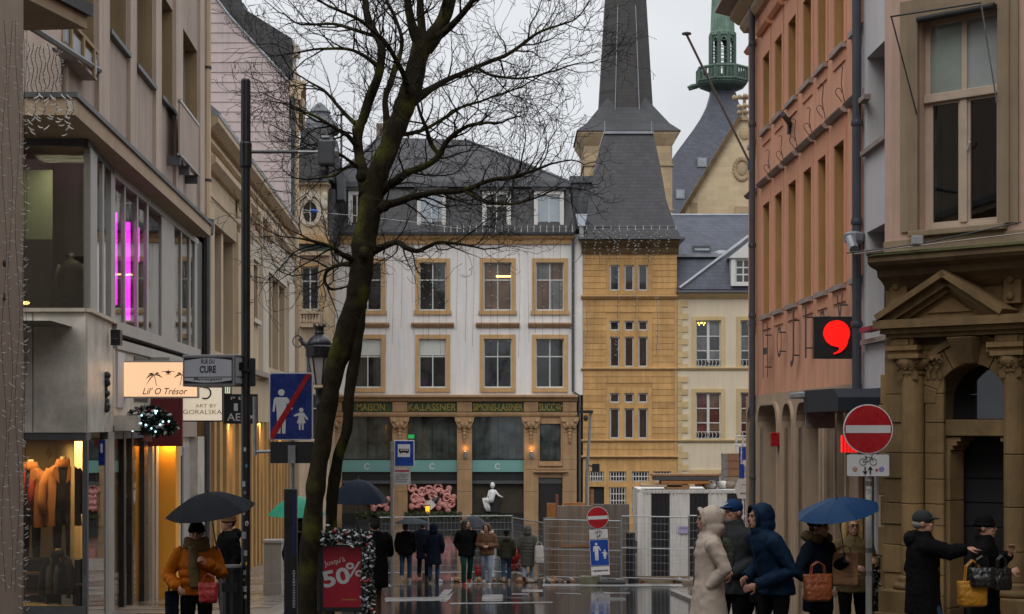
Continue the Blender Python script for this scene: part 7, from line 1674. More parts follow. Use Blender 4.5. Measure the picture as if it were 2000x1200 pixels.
# hoarding
def site_box(name, lab, cat, x0, x1, yt, d, th, m, yb=None, bev=.01, part='panel'):
    A_, B2 = at_ground(x0, d), at_ground(x1, d); zb = P(x0, yb, d).z if yb else A_.z-.1; o = thing(name, lab, cat, (A_.x, d, zb)); MB().box(0, B2.x-A_.x, 0, th, 0, P(x0, yt, d).z-zb).build(part, m, o, bevel=bev); return o
hd = site_box('site_hoarding', 'brown cladding hoarding with dirty streaks behind the small no entry sign', 'hoarding', 1088, 1157, 988, 48.2, .12, MT['concrete'])
for x in (.52, ): box('batten', MT['wood'], hd, .05, .1, -.05, -.001, 0, 1.9)
box('plank', MT['wood'], hd, .1, 1.0, -.04, -.001, 1.05, 1.13)
hd = site_box('site_hoarding', 'darker hoarding section turned towards the container', 'hoarding', 1158, 1229, 985, 48.0, .12, mat('hoarding_dark', (.17, .145, .125), .85, .2, .9, .3, 40, streak=.4)); box('batten', MT['wood'], hd, .45, .5, -.05, -.001, 0, 1.9)
hd = site_box('site_hoarding', 'low brown hoarding section next to the brown stone pier', 'hoarding', 1061, 1087, 1012, 48.6, .12, MT['concrete']); box('batten', MT['wood'], hd, .2, .25, -.05, -.001, 0, 1.6)
wd = mat('orange_board', (.36, .15, .04), .7, .2, 3)
hd = site_box('wood_board', 'orange plywood board standing upright beside the shop door', 'board', 1068, 1085, 983, 49.6, .05, wd); box('cross_batten', MT['wood'], hd, .0, .25, -.03, -.001, 1.4, 1.5)
hd = site_box('wood_board', 'orange plywood board lying along the top of the hoarding', 'board', 1102, 1143, 982, 48.35, .05, wd, 990); 
bo = thing('wood_post', 'reddish timber post rising above the hoarding', 'post', at_ground(1088, 49)); MB().box(-.04, .04, -.04, .04, 0, P(1088, 966, 49).z-bo.location.z).build('timber', mat('red_timber', (.22, .08, .06), .8), bo)
rb = thing('rubble_heap', 'heap of wet rubble along the foot of the fence', 'rubble', at_ground(1100, 46.9)); rn = random.Random(12)
for k in range(60):
    x = rn.uniform(-3.6, 3.4); s = rn.uniform(.05, .16); yy_ = rn.uniform(-.1, .6); zz = gz(46.9+yy_)-rb.location.z; m = MB(); m.ell((x, yy_, zz+s*.3), (s, s*.8, s*.55), 6, 4, rot=Quaternion((rn.random(), rn.random(), 1), rn.random()*3).to_matrix()); m.build('stone', rn.choice([MT['concrete'], MT['drip'], MT['wood'], MT['signgrey']]), rb)
cblk = thing('concrete_block', 'mossy concrete foot block under the small no entry sign', 'block', at_ground(1166, 45.6)); MB().box(-.45, .05, -.2, .25, -.05, .22).build('block', mat('moss_block', (.13, .13, .08), .9, .3, 4), cblk, bevel=.02); MB().box(.0, .75, -.3, .3, -.05, .1).build('rubber_foot', MT['black_matt'], cblk, bevel=.03)
# small no entry sign assembly, leaning
d_ = 45.4; fs = thing('small_no_entry_sign', 'small no entry sign above a blue pedestrian zone plate, leaning slightly', 'sign', at_ground(1174, d_)); fs.rotation_euler = (0, R(-3.0), 0); q = rel(fs); c = (-.0, 0, q(0, 1011)[2]); no_entry(fs, c, 21.5/F*d_, -.06)
def plate(par, nm, y0, y1, wpx, m): z0, z1 = q(0, y1)[2], q(0, y0)[2]; w = wpx/2/F*d_; return box(nm, m, par, -w, w, -.055, -.045, z0, z1), w, z0, z1
p_, w, z0, z1 = plate(fs, 'bicycle_plate', 1034, 1052, 36, MT['signwhite']); bike(p_, 0, (z0+z1)/2+.03, .2, -.058, MT['black']); arrow(p_, -.03, (z0+z1)/2-.06, .08, -.0562, MT['black'], False); arrow(p_, .03, (z0+z1)/2-.06, .08, -.0562, MT['black'])
p_, w, z0, z1 = plate(fs, 'zone_plate', 1053.5, 1105, 37, MT['signwhite']); box('blue_field', MT['blue'], p_, -w+.012, w-.012, -.06, -.0555, z0+.012, z1-.012)
m = MB(); pict_adult(m, -.08, (z0+z1)/2+.03, .47, -.064, -.0605); m.build('adult_symbol', MT['signwhite'], p_); m = MB(); pict_child(m, .14, (z0+z1)/2-.05, .25, -.064, -.0605); m.build('child_symbol', MT['signwhite'], p_)
p_, w, z0, z1 = plate(fs, 'text_plate', 1106.5, 1123, 36, MT['signwhite']); faint_print(p_, 0, (z0+z1)/2, w*1.7, .06, -.0555, MT['black'], 4, n=12)
MB().tube([(0, 0, 0), (0, 0, c[2]+.15)], .03, 8).build('post', MT['steel'], fs)
# striped container
d_ = 47.4; A_ = at_ground(1249, d_); ct = thing('site_container', 'black and white striped corrugated site container', 'container', A_); L2 = P(1500, 0, d_).x-A_.x; zt = P(0, 957, d_).z-A_.z
cw_ = mat('container_white', (.72, .7, .66), .6, .08, 2, .1, 30, streak=.25, grime=.1); cbm = mat('container_black', (.012, .012, .013), .5, .2, 2)
xs_ = [(1249, 1272, 0), (1272, 1308, 1), (1308, 1347, 0), (1347, 1383, 1), (1383, 1420, 0), (1420, 1456, 1), (1456, 1500, 0)]
for x0, x1, k in xs_:
    u0, u1 = P(x0, 0, d_).x-A_.x, P(x1, 0, d_).x-A_.x; m = MB(); n = max(4, int((u1-u0)/.06)); n += n % 2; pts = []
    for j in range(n+1): pts.append((u0+(u1-u0)*j/n, -.025 if (j//1) % 2 else .0))
    m.prismz([(p[0], p[1]) for p in pts] + [(u1, .05), (u0, .05)], .16, zt-.1); m.build('stripe_panel', cbm if k else cw_, ct)
MB().box(-.02, L2, -.05, 2.4, .0, .155).build('base_rail', mat('container_rail', (.25, .2, .13), .7, .2, 3), ct); MB().box(0, L2, .055, 2.4, .16, zt-.1).build('body', cw_, ct)
m = MB(); m.prismz([(L2*k/80, -.06 if k % 2 else -.0) for k in range(81)] + [(L2, 2.4), (0, 2.4)], zt-.098, zt); m.build('corrugated_roof', cw_, ct)
MB().box(-.06, .1, -.06, .1, .16, zt-.1).build('corner_post', cw_, ct)
pn = thing('paper_notice', 'pale lilac paper notice taped to the white stripe of the container', 'notice', P(1335, 1035, d_-.06)); MB().box(-.15, .15, -.004, .004, -.1, .1).build('sheet', mat('lilac_paper', (.42, .38, .6), .7), pn); box('print', mat('lilac_ink', (.2, .18, .4), .7), pn, -.11, .11, -.006, -.0045, .03, .06)
for k, (x0, x1, y0, y1, mm, lab) in enumerate(((1272, 1406, 926, 930, MT['wood'], 'long dark timber sheet lying on top of the planks on the container'), (1276, 1402, 931, 938, MT['steel_d'], 'thick dark board in the stack on the container roof'), (1290, 1385, 939, 945, wd, 'orange plank in the stack on the container roof'), (1252, 1330, 946, 951, MT['arcade'], 'pale plank lying on the left of the container roof'), (1300, 1345, 946.5, 955, MT['wood'], 'short timber block supporting the plank stack'))):
    a, b = P(x0, y1, d_+.4), P(x1, y0, d_+.4); o = thing('plank', lab, 'plank', (a.x, d_+.4, a.z)); MB().box(0, b.x-a.x, -.3, .5, 0, b.z-a.z).build('board', mm, o, bevel=.006)
rn = random.Random(8); sk = thing('rubble_sacks', 'pale sacks and scraps lying on the right of the container roof', 'sacks', P(1400, 955, d_+.5))
for k in range(8): MB().ell((rn.uniform(-.3, .8), rn.uniform(0, .6), .1), (.2, .15, .12), 8, 6).build('sack', cw_ if k % 2 else MT['concrete'], sk, smooth=True)
# crates beside the banner
cm = mat('crate_wood', (.2, .1, .05), .8, .25, 4, .2, 40)
for k in range(4):
    y1 = 946-15.2*k; a, b = P(1420, y1, 48.4), P(1450, y1-14.4, 48.4); o = thing('wooden_crate', ['lowest weathered wooden crate of the stack on the container', 'second wooden crate of the stack on the container', 'third wooden crate of the stack on the container', 'topmost wooden crate of the stack on the container'][k], 'crate', (a.x, 48.4, a.z)); w, h = b.x-a.x, b.z-a.z
    MB().box(0, w, -.2, .4, 0, h).build('planks', cm if k else MT['concrete'], o, bevel=.006); MB().box(-.13, -.005, -.2, .3, 0, h).build('end_frame', MT['steel'], o)
# blue banner and white boards by the arcade corner
d_ = 40.0; a, b = P(1443.5, 934, d_), P(1460, 873, d_); o = thing('site_banner', 'tall blue banner with white lettering by the corner of the salmon building', 'banner', ((a.x+b.x)/2, d_, gz(d_)))
zb = o.location.z; w = (b.x-a.x)/2; bo_ = MB().box(-w, w, -.02, .02, a.z-zb, b.z-zb).build('blue_board', MT['blue'], o); m = MB(); m.disc((.03, (a.z+b.z)/2-zb), .06, -.026, -.021, 12); m.build('white_emblem', MT['signwhite'], bo_)
for k in range(2): faint_print(bo_, -.05+.09*k, (a.z+b.z)/2-zb+(.16-.32*k), .4, .04, -.0215, MT['signwhite'], k, True)
MB().tube([(0, .05, 0), (0, .05, P(0, 850, d_).z-zb)], .03, 8).build('pole', MT['signwhite'], o)
wb = MB().prism([(-w-.03, P(0, 974, d_).z-zb), (w, P(0, 974, d_).z-zb), (w, P(0, 936, d_).z-zb), (-w-.03, P(0, 936, d_).z-zb), (-w-.1, P(0, 955, d_).z-zb)], -.02, .02).build('white_board', MT['signwhite'], o); faint_print(wb, 0, P(0, 964, d_).z-zb, .15, .05, -.0215, MT['black'], 9, n=5); faint_print(wb, .02, P(0, 947, d_).z-zb, .12, .03, -.0215, MT['steel_d'], 10, n=5)
# white rails above crates
wr_ = thing('white_guard_rail', 'white guard rail frame standing above the crates', 'railing', P(1438, 886, 48.3)); 
for x in (0, .32): MB().tube([(x, 0, 0), (x, 0, .52)], .025, 6).build('post', MT['signwhite'], wr_)
for z in (.25, .5): MB().tube([(-.05, 0, z), (.4, 0, z)], .02, 6).build('rail', MT['signwhite'], wr_)
# leaning lamp pole and floodlight
d_ = 60.0; lp = thing('site_lamp_pole', 'slightly leaning grey pole with a flat dark lamp head and floodlight', 'street lamp', at_ground(1146, d_)); b0 = lp.location.copy()
MB().tube([(0, 0, 0), P(1146, 930, d_)-b0, P(1154, 806, d_)-b0], [.07, .06, .05], 8).build('pole', MT['steel'], lp); m = MB(); hp_ = P(1145, 806, d_)-b0; m.box(hp_.x-.24, hp_.x+.24, -.12, .12, hp_.z-.03, hp_.z+.08); m.build('lamp_head', MT['black_matt'], lp); m = MB(); c_ = P(1144, 817, d_)-b0; m.ell(c_, (.09, .09, .1), 10, 8); m.build('sensor', MT['iron'], lp)
m = MB(); c_ = P(1163, 914, d_)-b0; m.box(c_.x-.12, c_.x+.14, -.1, .1, c_.z-.14, c_.z+.14); fl_ = m.build('floodlight', MT['black'], lp); fl_.rotation_euler = (0, 0, 0); MB().tube([P(1148, 908, d_)-b0, c_], .03, 6).build('floodlight_arm', MT['iron'], lp)
# black bollard column by the container and the small lamp at the display
bk_ = thing('black_column', 'black plastic column standing between the hoarding and the container', 'column', at_ground(1232, 46.9)); q = rel(bk_); MB().lathe([(.2, 0), (.2, .1), (.13, .12), (.13, q(0, 1040)[2]-.02), (.11, q(0, 1040)[2])], 12).build('shaft', MT['black'], bk_)
ol = thing('amber_lamp', 'small glowing amber lantern before the pink sculpture', 'lamp', P(835, 996, 88.2)); MB().box(-.1, .1, -.08, .08, -.2, .2).build('lantern', emis('amber', (1, .35, .02), 1.5), ol); MB().box(-.14, .14, -.1, .1, .2, .25).build('cap', MT['black'], ol)
gs = thing('exit_sign', 'green lit sign inside the shop behind the bus stop', 'sign', P(803, 853, 88.95)); MB().box(-.16, .16, -.02, .02, -.1, .1).build('panel', emis('green_light', (.03, .5, .1), .3), gs)
fr_ = thing('flower_pail', 'bucket of red and yellow flowers behind the fence', 'flowers', at_ground(1243, 48)); 
fz = P(0, 1046, 48).z-fr_.location.z; MB().lathe([(.1, fz-.5), (.14, fz-.15)], 12).build('pail', MT['steel_d'], fr_); MB().box(-.25, .25, -.2, .2, 0, fz-.5).build('stand', MT['signgrey'], fr_)
for k in range(9): MB().ell((random.Random(k).uniform(-.15, .15), -.05, fz-.1+.03*(k % 3)), (.05, .05, .05), 8, 6).build('bloom', [MT['red'], mat('yellow_bloom', (.6, .4, .03), .6), MT['signwhite']][k % 3], fr_)
# potted shrub beside the stone house
sh = thing('potted_shrub', 'dark potted shrub with pale flowers in the doorway behind the white post', 'plant', (P(1713, 0, 21.4).x, 21.4, gz(21.4)+.12)); MB().lathe([(.16, 0), (.2, .4), (.18, .42)], 14).build('pot', MT['black'], sh)
x = leaf_mass('foliage', -.2, .2, 0, .35, 1.15, 1200, 5, .05, mat('shrub_leaf', (.015, .025, .012), .6, .4, 8), sh, .18); x['kind'] = 'stuff'
# string lights along the eaves of the square
def eave_lights(lab, x0, x1, ya, yb, d, n, seed):
    rn = random.Random(seed); base = P(x0, ya, d); o = thing('eave_lights', lab, 'string lights', base); m = MB()
    for k in range(n+1):
        x = x0+(x1-x0)*k/n; p = P(x, ya, d)-base; MB().tube([p, P(x, yb, d)-base], .022, 5).build('light_rod', bulbm, o)
    MB().tube([P(x0, (ya+yb)/2, d)-base, P(x1, (ya+yb)/2-1, d)-base], .02, 5).build('cable', MT['black'], o)
eave_lights('row of short light rods along the gutter of the white shop building', 868, 1118, 441, 454, 88.35, 20, 1); eave_lights('row of short light rods along the gutter of the orange stone house', 1146, 1320, 441, 449, 88.1, 11, 2)
rn = random.Random(21)
for k in range(13):
    x = 1147+13*k+rn.uniform(-3, 3); light_string('icicle light strand hanging from the eave of the orange stone house', [P(x, 450, 88.0), P(x+2, 470, 88.0), P(x-2, 485, 88.0), P(x, 492+rn.uniform(-4, 30), 88.0)], 8, 60+k, .1, 'icicle strands on the orange house eave', .01)
for k in range(22):
    x = 752+17.2*k+rn.uniform(-4, 4); light_string('thin light strand hanging down the white facade between the windows', [P(x, 466, 88.3), P(x+rn.uniform(-3, 3), 560, 88.45), P(x+rn.uniform(-3, 3), rn.uniform(640, 700), 88.45)], 10, 90+k, .1, 'light strands on the white facade', .007)
for k, (x, y0, y1) in enumerate(((1204, 470, 700), (1240, 480, 640), (1282, 580, 690), (1144, 590, 700))): light_string('long light strand hanging down the orange stone wall', [P(x, y0, 88.2), P(x+3, (y0+y1)/2, 88.6), P(x, y1, 88.6)], 26, 120+k, .12, 'light strands on the orange wall', .008)
# cable with a blue lamp across the street
cbl = thing('overhead_cable', 'thin overhead cable with a small blue lamp strung across the street', 'cable', P(575, 408, 40)); b0 = cbl.location.copy()
MB().tube([Vector((0, 0, 0)), P(640, 417, 44)-b0, P(700, 422, 48)-b0, P(790, 432, 54)-b0, P(900, 447, 62)-b0], .012, 5).build('wire', MT['steel'], cbl); MB().ell(P(613, 413, 42)-b0, (.11, .06, .05), 10, 6).build('blue_lamp', mat('blue_lamp', (.01, .12, .5), .4), cbl, smooth=True)
# ================================================================ the bare street tree
TD = 22.0
bark = mat('mossy_bark', (0.026, 0.02, 0.011), .9, .45, 7, 1.0, 30, streak=.2, spec=.15)
_n = bark.node_tree; _b = _n.nodes['Principled BSDF']          # moss in patches
_tc = _n.nodes.new('ShaderNodeTexCoord'); _no = _n.nodes.new('ShaderNodeTexNoise'); _no.inputs['Scale'].default_value = 2.2; _no.inputs['Detail'].default_value = 6; _n.links.new(_tc.outputs['Object'], _no.inputs['Vector'])
_mr = _n.nodes.new('ShaderNodeMapRange'); _mr.inputs['From Min'].default_value = .51; _mr.inputs['From Max'].default_value = .66; _n.links.new(_no.outputs['Fac'], _mr.inputs['Value'])
_mx = _n.nodes.new('ShaderNodeMix'); _mx.data_type = 'RGBA'; _n.links.new(_mr.outputs[0], _mx.inputs['Factor']); _old = _b.inputs['Base Color'].links[0].from_socket; _n.links.new(_old, _mx.inputs['A']); _mx.inputs['B'].default_value = (.078, .078, .012, 1); _n.links.new(_mx.outputs['Result'], _b.inputs['Base Color'])
twigm = mat('twig_bark', (0.024, 0.02, 0.016), .9, .3, 6, spec=.15)
tree = thing('street_tree', 'tall bare mossy street tree with forked trunk and dense fine twigs', 'tree', at_ground(605, TD))
T0 = tree.location.copy(); trn = random.Random(77)
def tp(x, y, off=0.0): p = P(x, y, TD+off); return p - T0
def catmull(pts, rads, k=5):
    op, orr_ = [], []
    for i in range(len(pts)-1):
        p0, p1, p2, p3 = pts[max(i-1, 0)], pts[i], pts[i+1], pts[min(i+2, len(pts)-1)]
        for j in range(k):
            t = j/k; op.append(.5*((2*p1)+(p2-p0)*t+(2*p0-5*p1+4*p2-p3)*t*t+(3*p1-p0-3*p2+p3)*t**3)); orr_.append(rads[i]+(rads[i+1]-rads[i])*t)
    op.append(pts[-1]); orr_.append(rads[-1]); return op, orr_
def px_limb(data, jitter=.0):
    pts = [tp(x, y, o) for x, y, w, o in data]; rads = [w*(.88 if w > 36 else .8)/2/F*TD for x, y, w, o in data]
    return catmull(pts, rads)
def gnarl(pts, rads, amp): return [p+Vector((noise.noise(p*3.1), noise.noise(p*3.1+Vector((7, 0, 0))), noise.noise(p*3.1+Vector((0, 9, 0)))))*amp for p in pts], [r*(1+.16*noise.noise(p*6)) for p, r in zip(pts, rads)]
def bark_tube(name, data, n=14):
    p, r = px_limb(data); p, r = gnarl(p, r, .022)
    m = MB(); m.tube(p, r, n); o = m.build(name, bark, tree, smooth=True); return p, r
trunk_p, trunk_r = bark_tube('trunk', [(598, 1330, 64, 0), (600, 1210, 44, 0), (602, 1100, 43, 0), (610, 1020, 44, 0), (617, 960, 42, 0), (625, 900, 41, 0), (634, 850, 40, 0), (640, 800, 40, 0), (651, 735, 43, 0), (664, 690, 47, 0), (679, 645, 51, 0), (693, 600, 53, 0), (702, 560, 51, 0), (708, 500, 51, 0), (714, 460, 51, 0), (725, 400, 51, 0), (739, 340, 47, 0), (762, 280, 46, .05), (782, 225, 46, .1), (800, 180, 46, .1), (814, 125, 44, .1), (828, 85, 46, .1)], 20)
stem2 = bark_tube('stem', [(640, 1330, 40, .7), (642, 1150, 30, .6), (647, 1030, 29, .36), (651, 960, 30, .2), (659, 900, 28, .1), (672, 855, 25, .03), (681, 800, 26, -.03), (687, 735, 27, -.03), (697, 680, 27, -.03), (703, 635, 25, -.02), (708, 590, 18, 0)], 14)
limbs = []
def limb(data): limbs.append(bark_tube('limb', data, 10))
limb([(718, 380, 40, 0), (708, 335, 30, .1), (701, 300, 24, .2), (701, 255, 26, .2), (712, 220, 24, .2), (726, 180, 24, .15), (741, 140, 22, .1), (745, 92, 20, .1), (728, 56, 17, .2), (714, 15, 15, .3), (700, -60, 12, .4)])
limb([(826, 95, 34, .1), (806, 55, 24, .0), (797, 10, 21, -.1), (790, -80, 16, -.2)]); limb([(828, 90, 30, .1), (822, 40, 20, .2), (821, -60, 16, .4)]); limb([(832, 95, 40, .1), (848, 70, 38, .0), (866, 35, 34, .0), (882, -10, 32, .0), (910, -110, 24, .0)])
limb([(757, 250, 20, .1), (752, 200, 15, .3), (764, 160, 14, .5), (778, 120, 12, .6), (784, 70, 10, .7), (760, 10, 8, .9)])
limb([(742, 375, 32, 0), (762, 358, 22, -.1), (792, 340, 18, -.3), (830, 324, 16, -.5), (858, 302, 15, -.6), (880, 268, 12, -.7), (914, 246, 9, -.8), (960, 240, 6, -.9)])
limb([(738, 410, 30, 0), (760, 398, 20, -.2), (800, 388, 17, -.4), (850, 376, 14, -.6), (905, 372, 12, -.7), (950, 352, 10, -.8), (1010, 345, 8, -.9), (1075, 320, 5, -1.0)])
limb([(806, 200, 26, .1), (838, 176, 18, .3), (874, 156, 15, .5), (922, 136, 12, .7), (985, 108, 10, .8), (1060, 62, 7, 1.0), (1120, 40, 4, 1.1)])
limb([(728, 492, 24, 0), (752, 480, 15, -.2), (778, 474, 14, -.4), (796, 486, 13, -.5), (816, 492, 12, -.5), (838, 482, 10, -.6), (858, 474, 8, -.7), (905, 478, 5, -.8)])
limb([(690, 508, 20, 0), (668, 496, 12, -.3), (645, 482, 10, -.5), (612, 470, 8, -.7), (585, 466, 4, -.8)]); limb([(688, 515, 16, 0), (660, 518, 10, .2), (640, 530, 9, .4), (634, 552, 8, .5), (648, 566, 7, .6), (676, 560, 4, .6)])
limb([(850, 78, 22, .0), (892, 40, 16, -.3), (930, -10, 12, -.5), (980, -80, 8, -.7)]); limb([(800, 190, 18, .1), (790, 150, 13, -.3), (768, 110, 12, -.5), (740, 70, 10, -.7), (700, 40, 8, -.8), (640, 10, 6, -1.0)])
limb([(702, 290, 16, .2), (680, 265, 11, .0), (655, 250, 9, -.2), (620, 230, 7, -.3), (580, 215, 4, -.5)]); limb([(744, 135, 14, .1), (712, 110, 10, .0), (672, 95, 8, -.1), (625, 95, 6, -.2), (570, 105, 4, -.4)])
limb([(775, 265, 16, .1), (800, 262, 11, .4), (840, 250, 9, .6), (890, 215, 8, .8), (950, 195, 6, 1.0), (1020, 170, 4, 1.1)])
limb([(858, 302, 11, -.6), (842, 282, 11, -.6), (832, 250, 9, -.7), (820, 215, 7, -.8)]); limb([(712, 330, 12, .2), (684, 325, 8, .4), (650, 345, 6, .5), (600, 350, 4, .6)])
limb([(703, 252, 13, .2), (668, 215, 9, .3), (630, 178, 7, .4), (600, 158, 4, .5)]); limb([(742, 70, 12, .2), (700, 62, 9, .3), (650, 48, 7, .4), (600, 50, 5, .5)]); limb([(905, 372, 9, -.7), (950, 395, 7, -.8), (1010, 400, 5, -.9), (1060, 380, 4, -1.0)]); limb([(930, 134, 9, .7), (975, 150, 7, .5), (1040, 150, 5, .4), (1110, 130, 4, .3)]); limb([(700, 330, 10, .1), (660, 300, 7, -.2), (622, 284, 4, -.4)])
# knots
for x, y in ((711, 492), (752, 402), (705, 345)):
    MB().ell(tp(x, y, -.2), (.07, .06, .08), 10, 8).build('knot', bark, tree, smooth=True)
# twigs grow out of the limbs, several orders deep
tw = MB(); NT = [0]
axis = tp(760, 260)
def grow(p, d, L2, r, order):
    NT[0] += 1
    n = max(3, int(L2/.09)); pts = [p.copy()]; rs = [r]; v = d.normalized()
    kids = []
    for i in range(n):
        v = (v + Vector((trn.gauss(0, .2), trn.gauss(0, .2), trn.gauss(.045, .18)))).normalized()
        p = p + v*(L2/n); pts.append(p.copy()); rs.append(max(.003, r*(1-.85*(i+1)/n)))
        if order < 4 and i > 0 and trn.random() < (.9 if order == 1 else .66 if order == 2 else .4):
            kids.append((p.copy(), v.copy(), L2*(1-.45*i/n), rs[-1]))
    tw.tube(pts, rs, 4 if order < 2 else 3, cap=False)
    for kp, kv, kl, kr in kids:
        side = kv.cross(Vector((trn.gauss(0, 1), trn.gauss(0, 1), trn.gauss(0, 1)))).normalized()
        nd = (kv*.75 + side*trn.uniform(.55, 1.0) + Vector((0, 0, .12))).normalized()
        grow(kp, nd, kl*trn.uniform(.42, .7), max(.003, kr*.6), order+1)
for li, (p, r) in enumerate(limbs):
    acc = 0.0
    for i in range(3, len(p)):
        acc += (p[i]-p[i-1]).length
        if acc > .1 and p[i].z < tp(0, -140).z:
            acc = 0.0
            tdir = (p[i]-p[i-1]).normalized(); out_ = (p[i]-axis); out_.z *= .3; out_ = out_.normalized() if out_.length > .01 else Vector((1, 0, 0))
            side = tdir.cross(Vector((trn.gauss(0, 1), trn.gauss(0, 1), trn.gauss(0, 1)))).normalized()
            d = (tdir*.5 + side*.9 + out_*.45 + Vector((0, 0, .15))).normalized()
            grow(p[i].copy(), d, trn.uniform(.45, 1.25), min(.013, r[i]*.6), 1)
    grow(p[-1].copy(), (p[-1]-p[-2]), .9, r[-1], 1)
for y in range(440, 700, 60):          # a few shoots from the trunk
    i = min(range(len(trunk_p)), key=lambda k: abs(trunk_p[k].z-tp(0, y).z)); grow(trunk_p[i]+Vector((trn.choice([-1, 1])*trunk_r[i]*.8, 0, 0)), Vector((trn.choice([-1, 1]), trn.gauss(0, .5), .2)), .5, .006, 2)
to_ = tw.build('twigs', twigm, tree, fix=False); to_['kind'] = 'stuff'
print('twig branches', NT[0], 'faces', len(tw.f))
# ================================================================ people
def blob(mb, name, mats, parent, voxel=.012, smooth=3, wr=0.0, wf=14.0, wz=1.0):
    """weld overlapping closed forms into one continuous skin"""
    me = mb.mesh(name, mats)
    o = bpy.data.objects.new(name, me); COL.objects.link(o)
    rm = o.modifiers.new('remesh', 'REMESH'); rm.mode = 'VOXEL'; rm.voxel_size = voxel
    if smooth: sm_ = o.modifiers.new('smooth', 'SMOOTH'); sm_.factor = .5; sm_.iterations = smooth
    bpy.context.view_layer.update()
    ev = o.evaluated_get(bpy.context.evaluated_depsgraph_get()); nm = bpy.data.meshes.new_from_object(ev)
    o.modifiers.clear(); o.data = nm; bpy.data.meshes.remove(me)
    if wr:
        co = [v.co.copy() for v in nm.vertices]; nn_ = [v.normal.copy() for v in nm.vertices]
        for v, c, n in zip(nm.vertices, co, nn_):
            p = Vector((c.x*wf, c.y*wf, c.z*wf*wz)); a = noise.noise(p); a2 = noise.noise(p*2.3+Vector((5, 1, 2)))
            v.co = c + n*(wr*(1-2*abs(a))*.7 + wr*.5*a2)
    nm.polygons.foreach_set('use_smooth', [True]*len(nm.polygons)); nm.name = name
    o.parent = parent
    return o
def eloft(mb, secs, n=18):
    """sections (x, y, z, rx, ry)"""
    mb.loft([[(x+rx*math.cos(2*math.pi*k/n), y+ry*math.sin(2*math.pi*k/n), z) for k in range(n)] for x, y, z, rx, ry in secs])
V = Vector
def cloth(name, col, rough=.85, bump=.25, bs=120, var=.15, scale=6, **k): return mat(name, col, rough, var, scale, bump, bs, spec=.06, **k)
CL = {'black': cloth('cloth_black', (.006, .006, .0065)), 'navy': cloth('cloth_navy', (.007, .019, .042), .6), 'beige': cloth('cloth_beige', (.45, .37, .305), .7), 'charcoal': cloth('cloth_charcoal', (.034, .036, .038)), 'jeans': cloth('denim', (.035, .06, .11)), 'lightjeans': cloth('denim_light', (.23, .28, .37)), 'greenjeans': cloth('denim_green', (.012, .05, .05)), 'orange': cloth('quilt_orange', (.42, .115, .008), .7), 'khaki': cloth('wool_khaki', (.12, .085, .04)), 'brown': cloth('suede_brown', (.13, .07, .04)), 'olive': cloth('cloth_olive', (.04, .042, .025)), 'puffgrey': cloth('quilt_grey', (.085, .085, .075), .6), 'cream': cloth('shearling', (.42, .34, .25)), 'darkblue': cloth('cloth_darkblue', (.007, .011, .02)), 'deepnavy': cloth('cap_navy', (.012, .035, .1), .7), 'camo': cloth('cloth_greygreen', (.05, .055, .04))}
SK = MT['skin']; HAIR = {'dark': mat('hair_dark', (.018, .012, .009), .6, .3, 30), 'brown': mat('hair_brown', (.06, .03, .016), .6, .3, 30), 'blond': mat('hair_blond', (.42, .28, .11), .55, .3, 30, .5, 60), 'grey': mat('hair_grey', (.2, .19, .18), .7, .3, 30)}
LEATH = {'black': mat('leather_black', (.012, .011, .011), .35, .2, 8, .2, 60), 'tan': mat('leather_tan', (.27, .07, .022), .45, .2, 8, .2, 60), 'yellow': mat('leather_yellow', (.5, .22, .012), .5, .12, 6, .15, 60), 'red': mat('leather_red', (.3, .012, .012), .45, .2, 6, .15, 60), 'kraft': mat('kraft_paper', (.36, .19, .095), .8, .12, 5, .3, 25)}
SOLE = mat('shoe_pale', (.4, .37, .34), .6); SHOE = mat('shoe_black', (.012, .011, .011), .5)

def hand(mb, w, d, up, curl=.35, point=False, side=1, s=1.0):
    """palm, four unequal bent fingers and a thumb, growing from the wrist w along d"""
    d = d.normalized(); lat = d.cross(up).normalized(); up = lat.cross(d).normalized()
    palm = w + d*.05*s
    rotm = Matrix((lat, d, up)).transposed()
    mb.ell(palm, (.04*s, .052*s, .018*s), 12, 8, rot=rotm)
    for k, ln in enumerate((.07, .078, .072, .056)):
        b = w + d*.088*s + lat*(.03-.02*k)*s*side
        c = curl*(.25 if (point and k == 0) else 1.6 if point else 1.0)
        a1, a2 = c, c*2.1
        p1 = b + (d*math.cos(a1) - up*math.sin(a1))*ln*.5*s; p2 = p1 + (d*math.cos(a2) - up*math.sin(a2))*ln*.45*s
        mb.tube([b-d*.02*s, b, p1, p2], [.0095*s, .0095*s, .0088*s, .0075*s], 7)
    t0 = w + d*.03*s + lat*.034*s*side; mb.tube([t0, t0+(d*.6+lat*side*.8-up*.2)*.035*s, t0+(d*1.3+lat*side*.75-up*.5)*.05*s], [.012*s, .0105*s, .0085*s], 7)

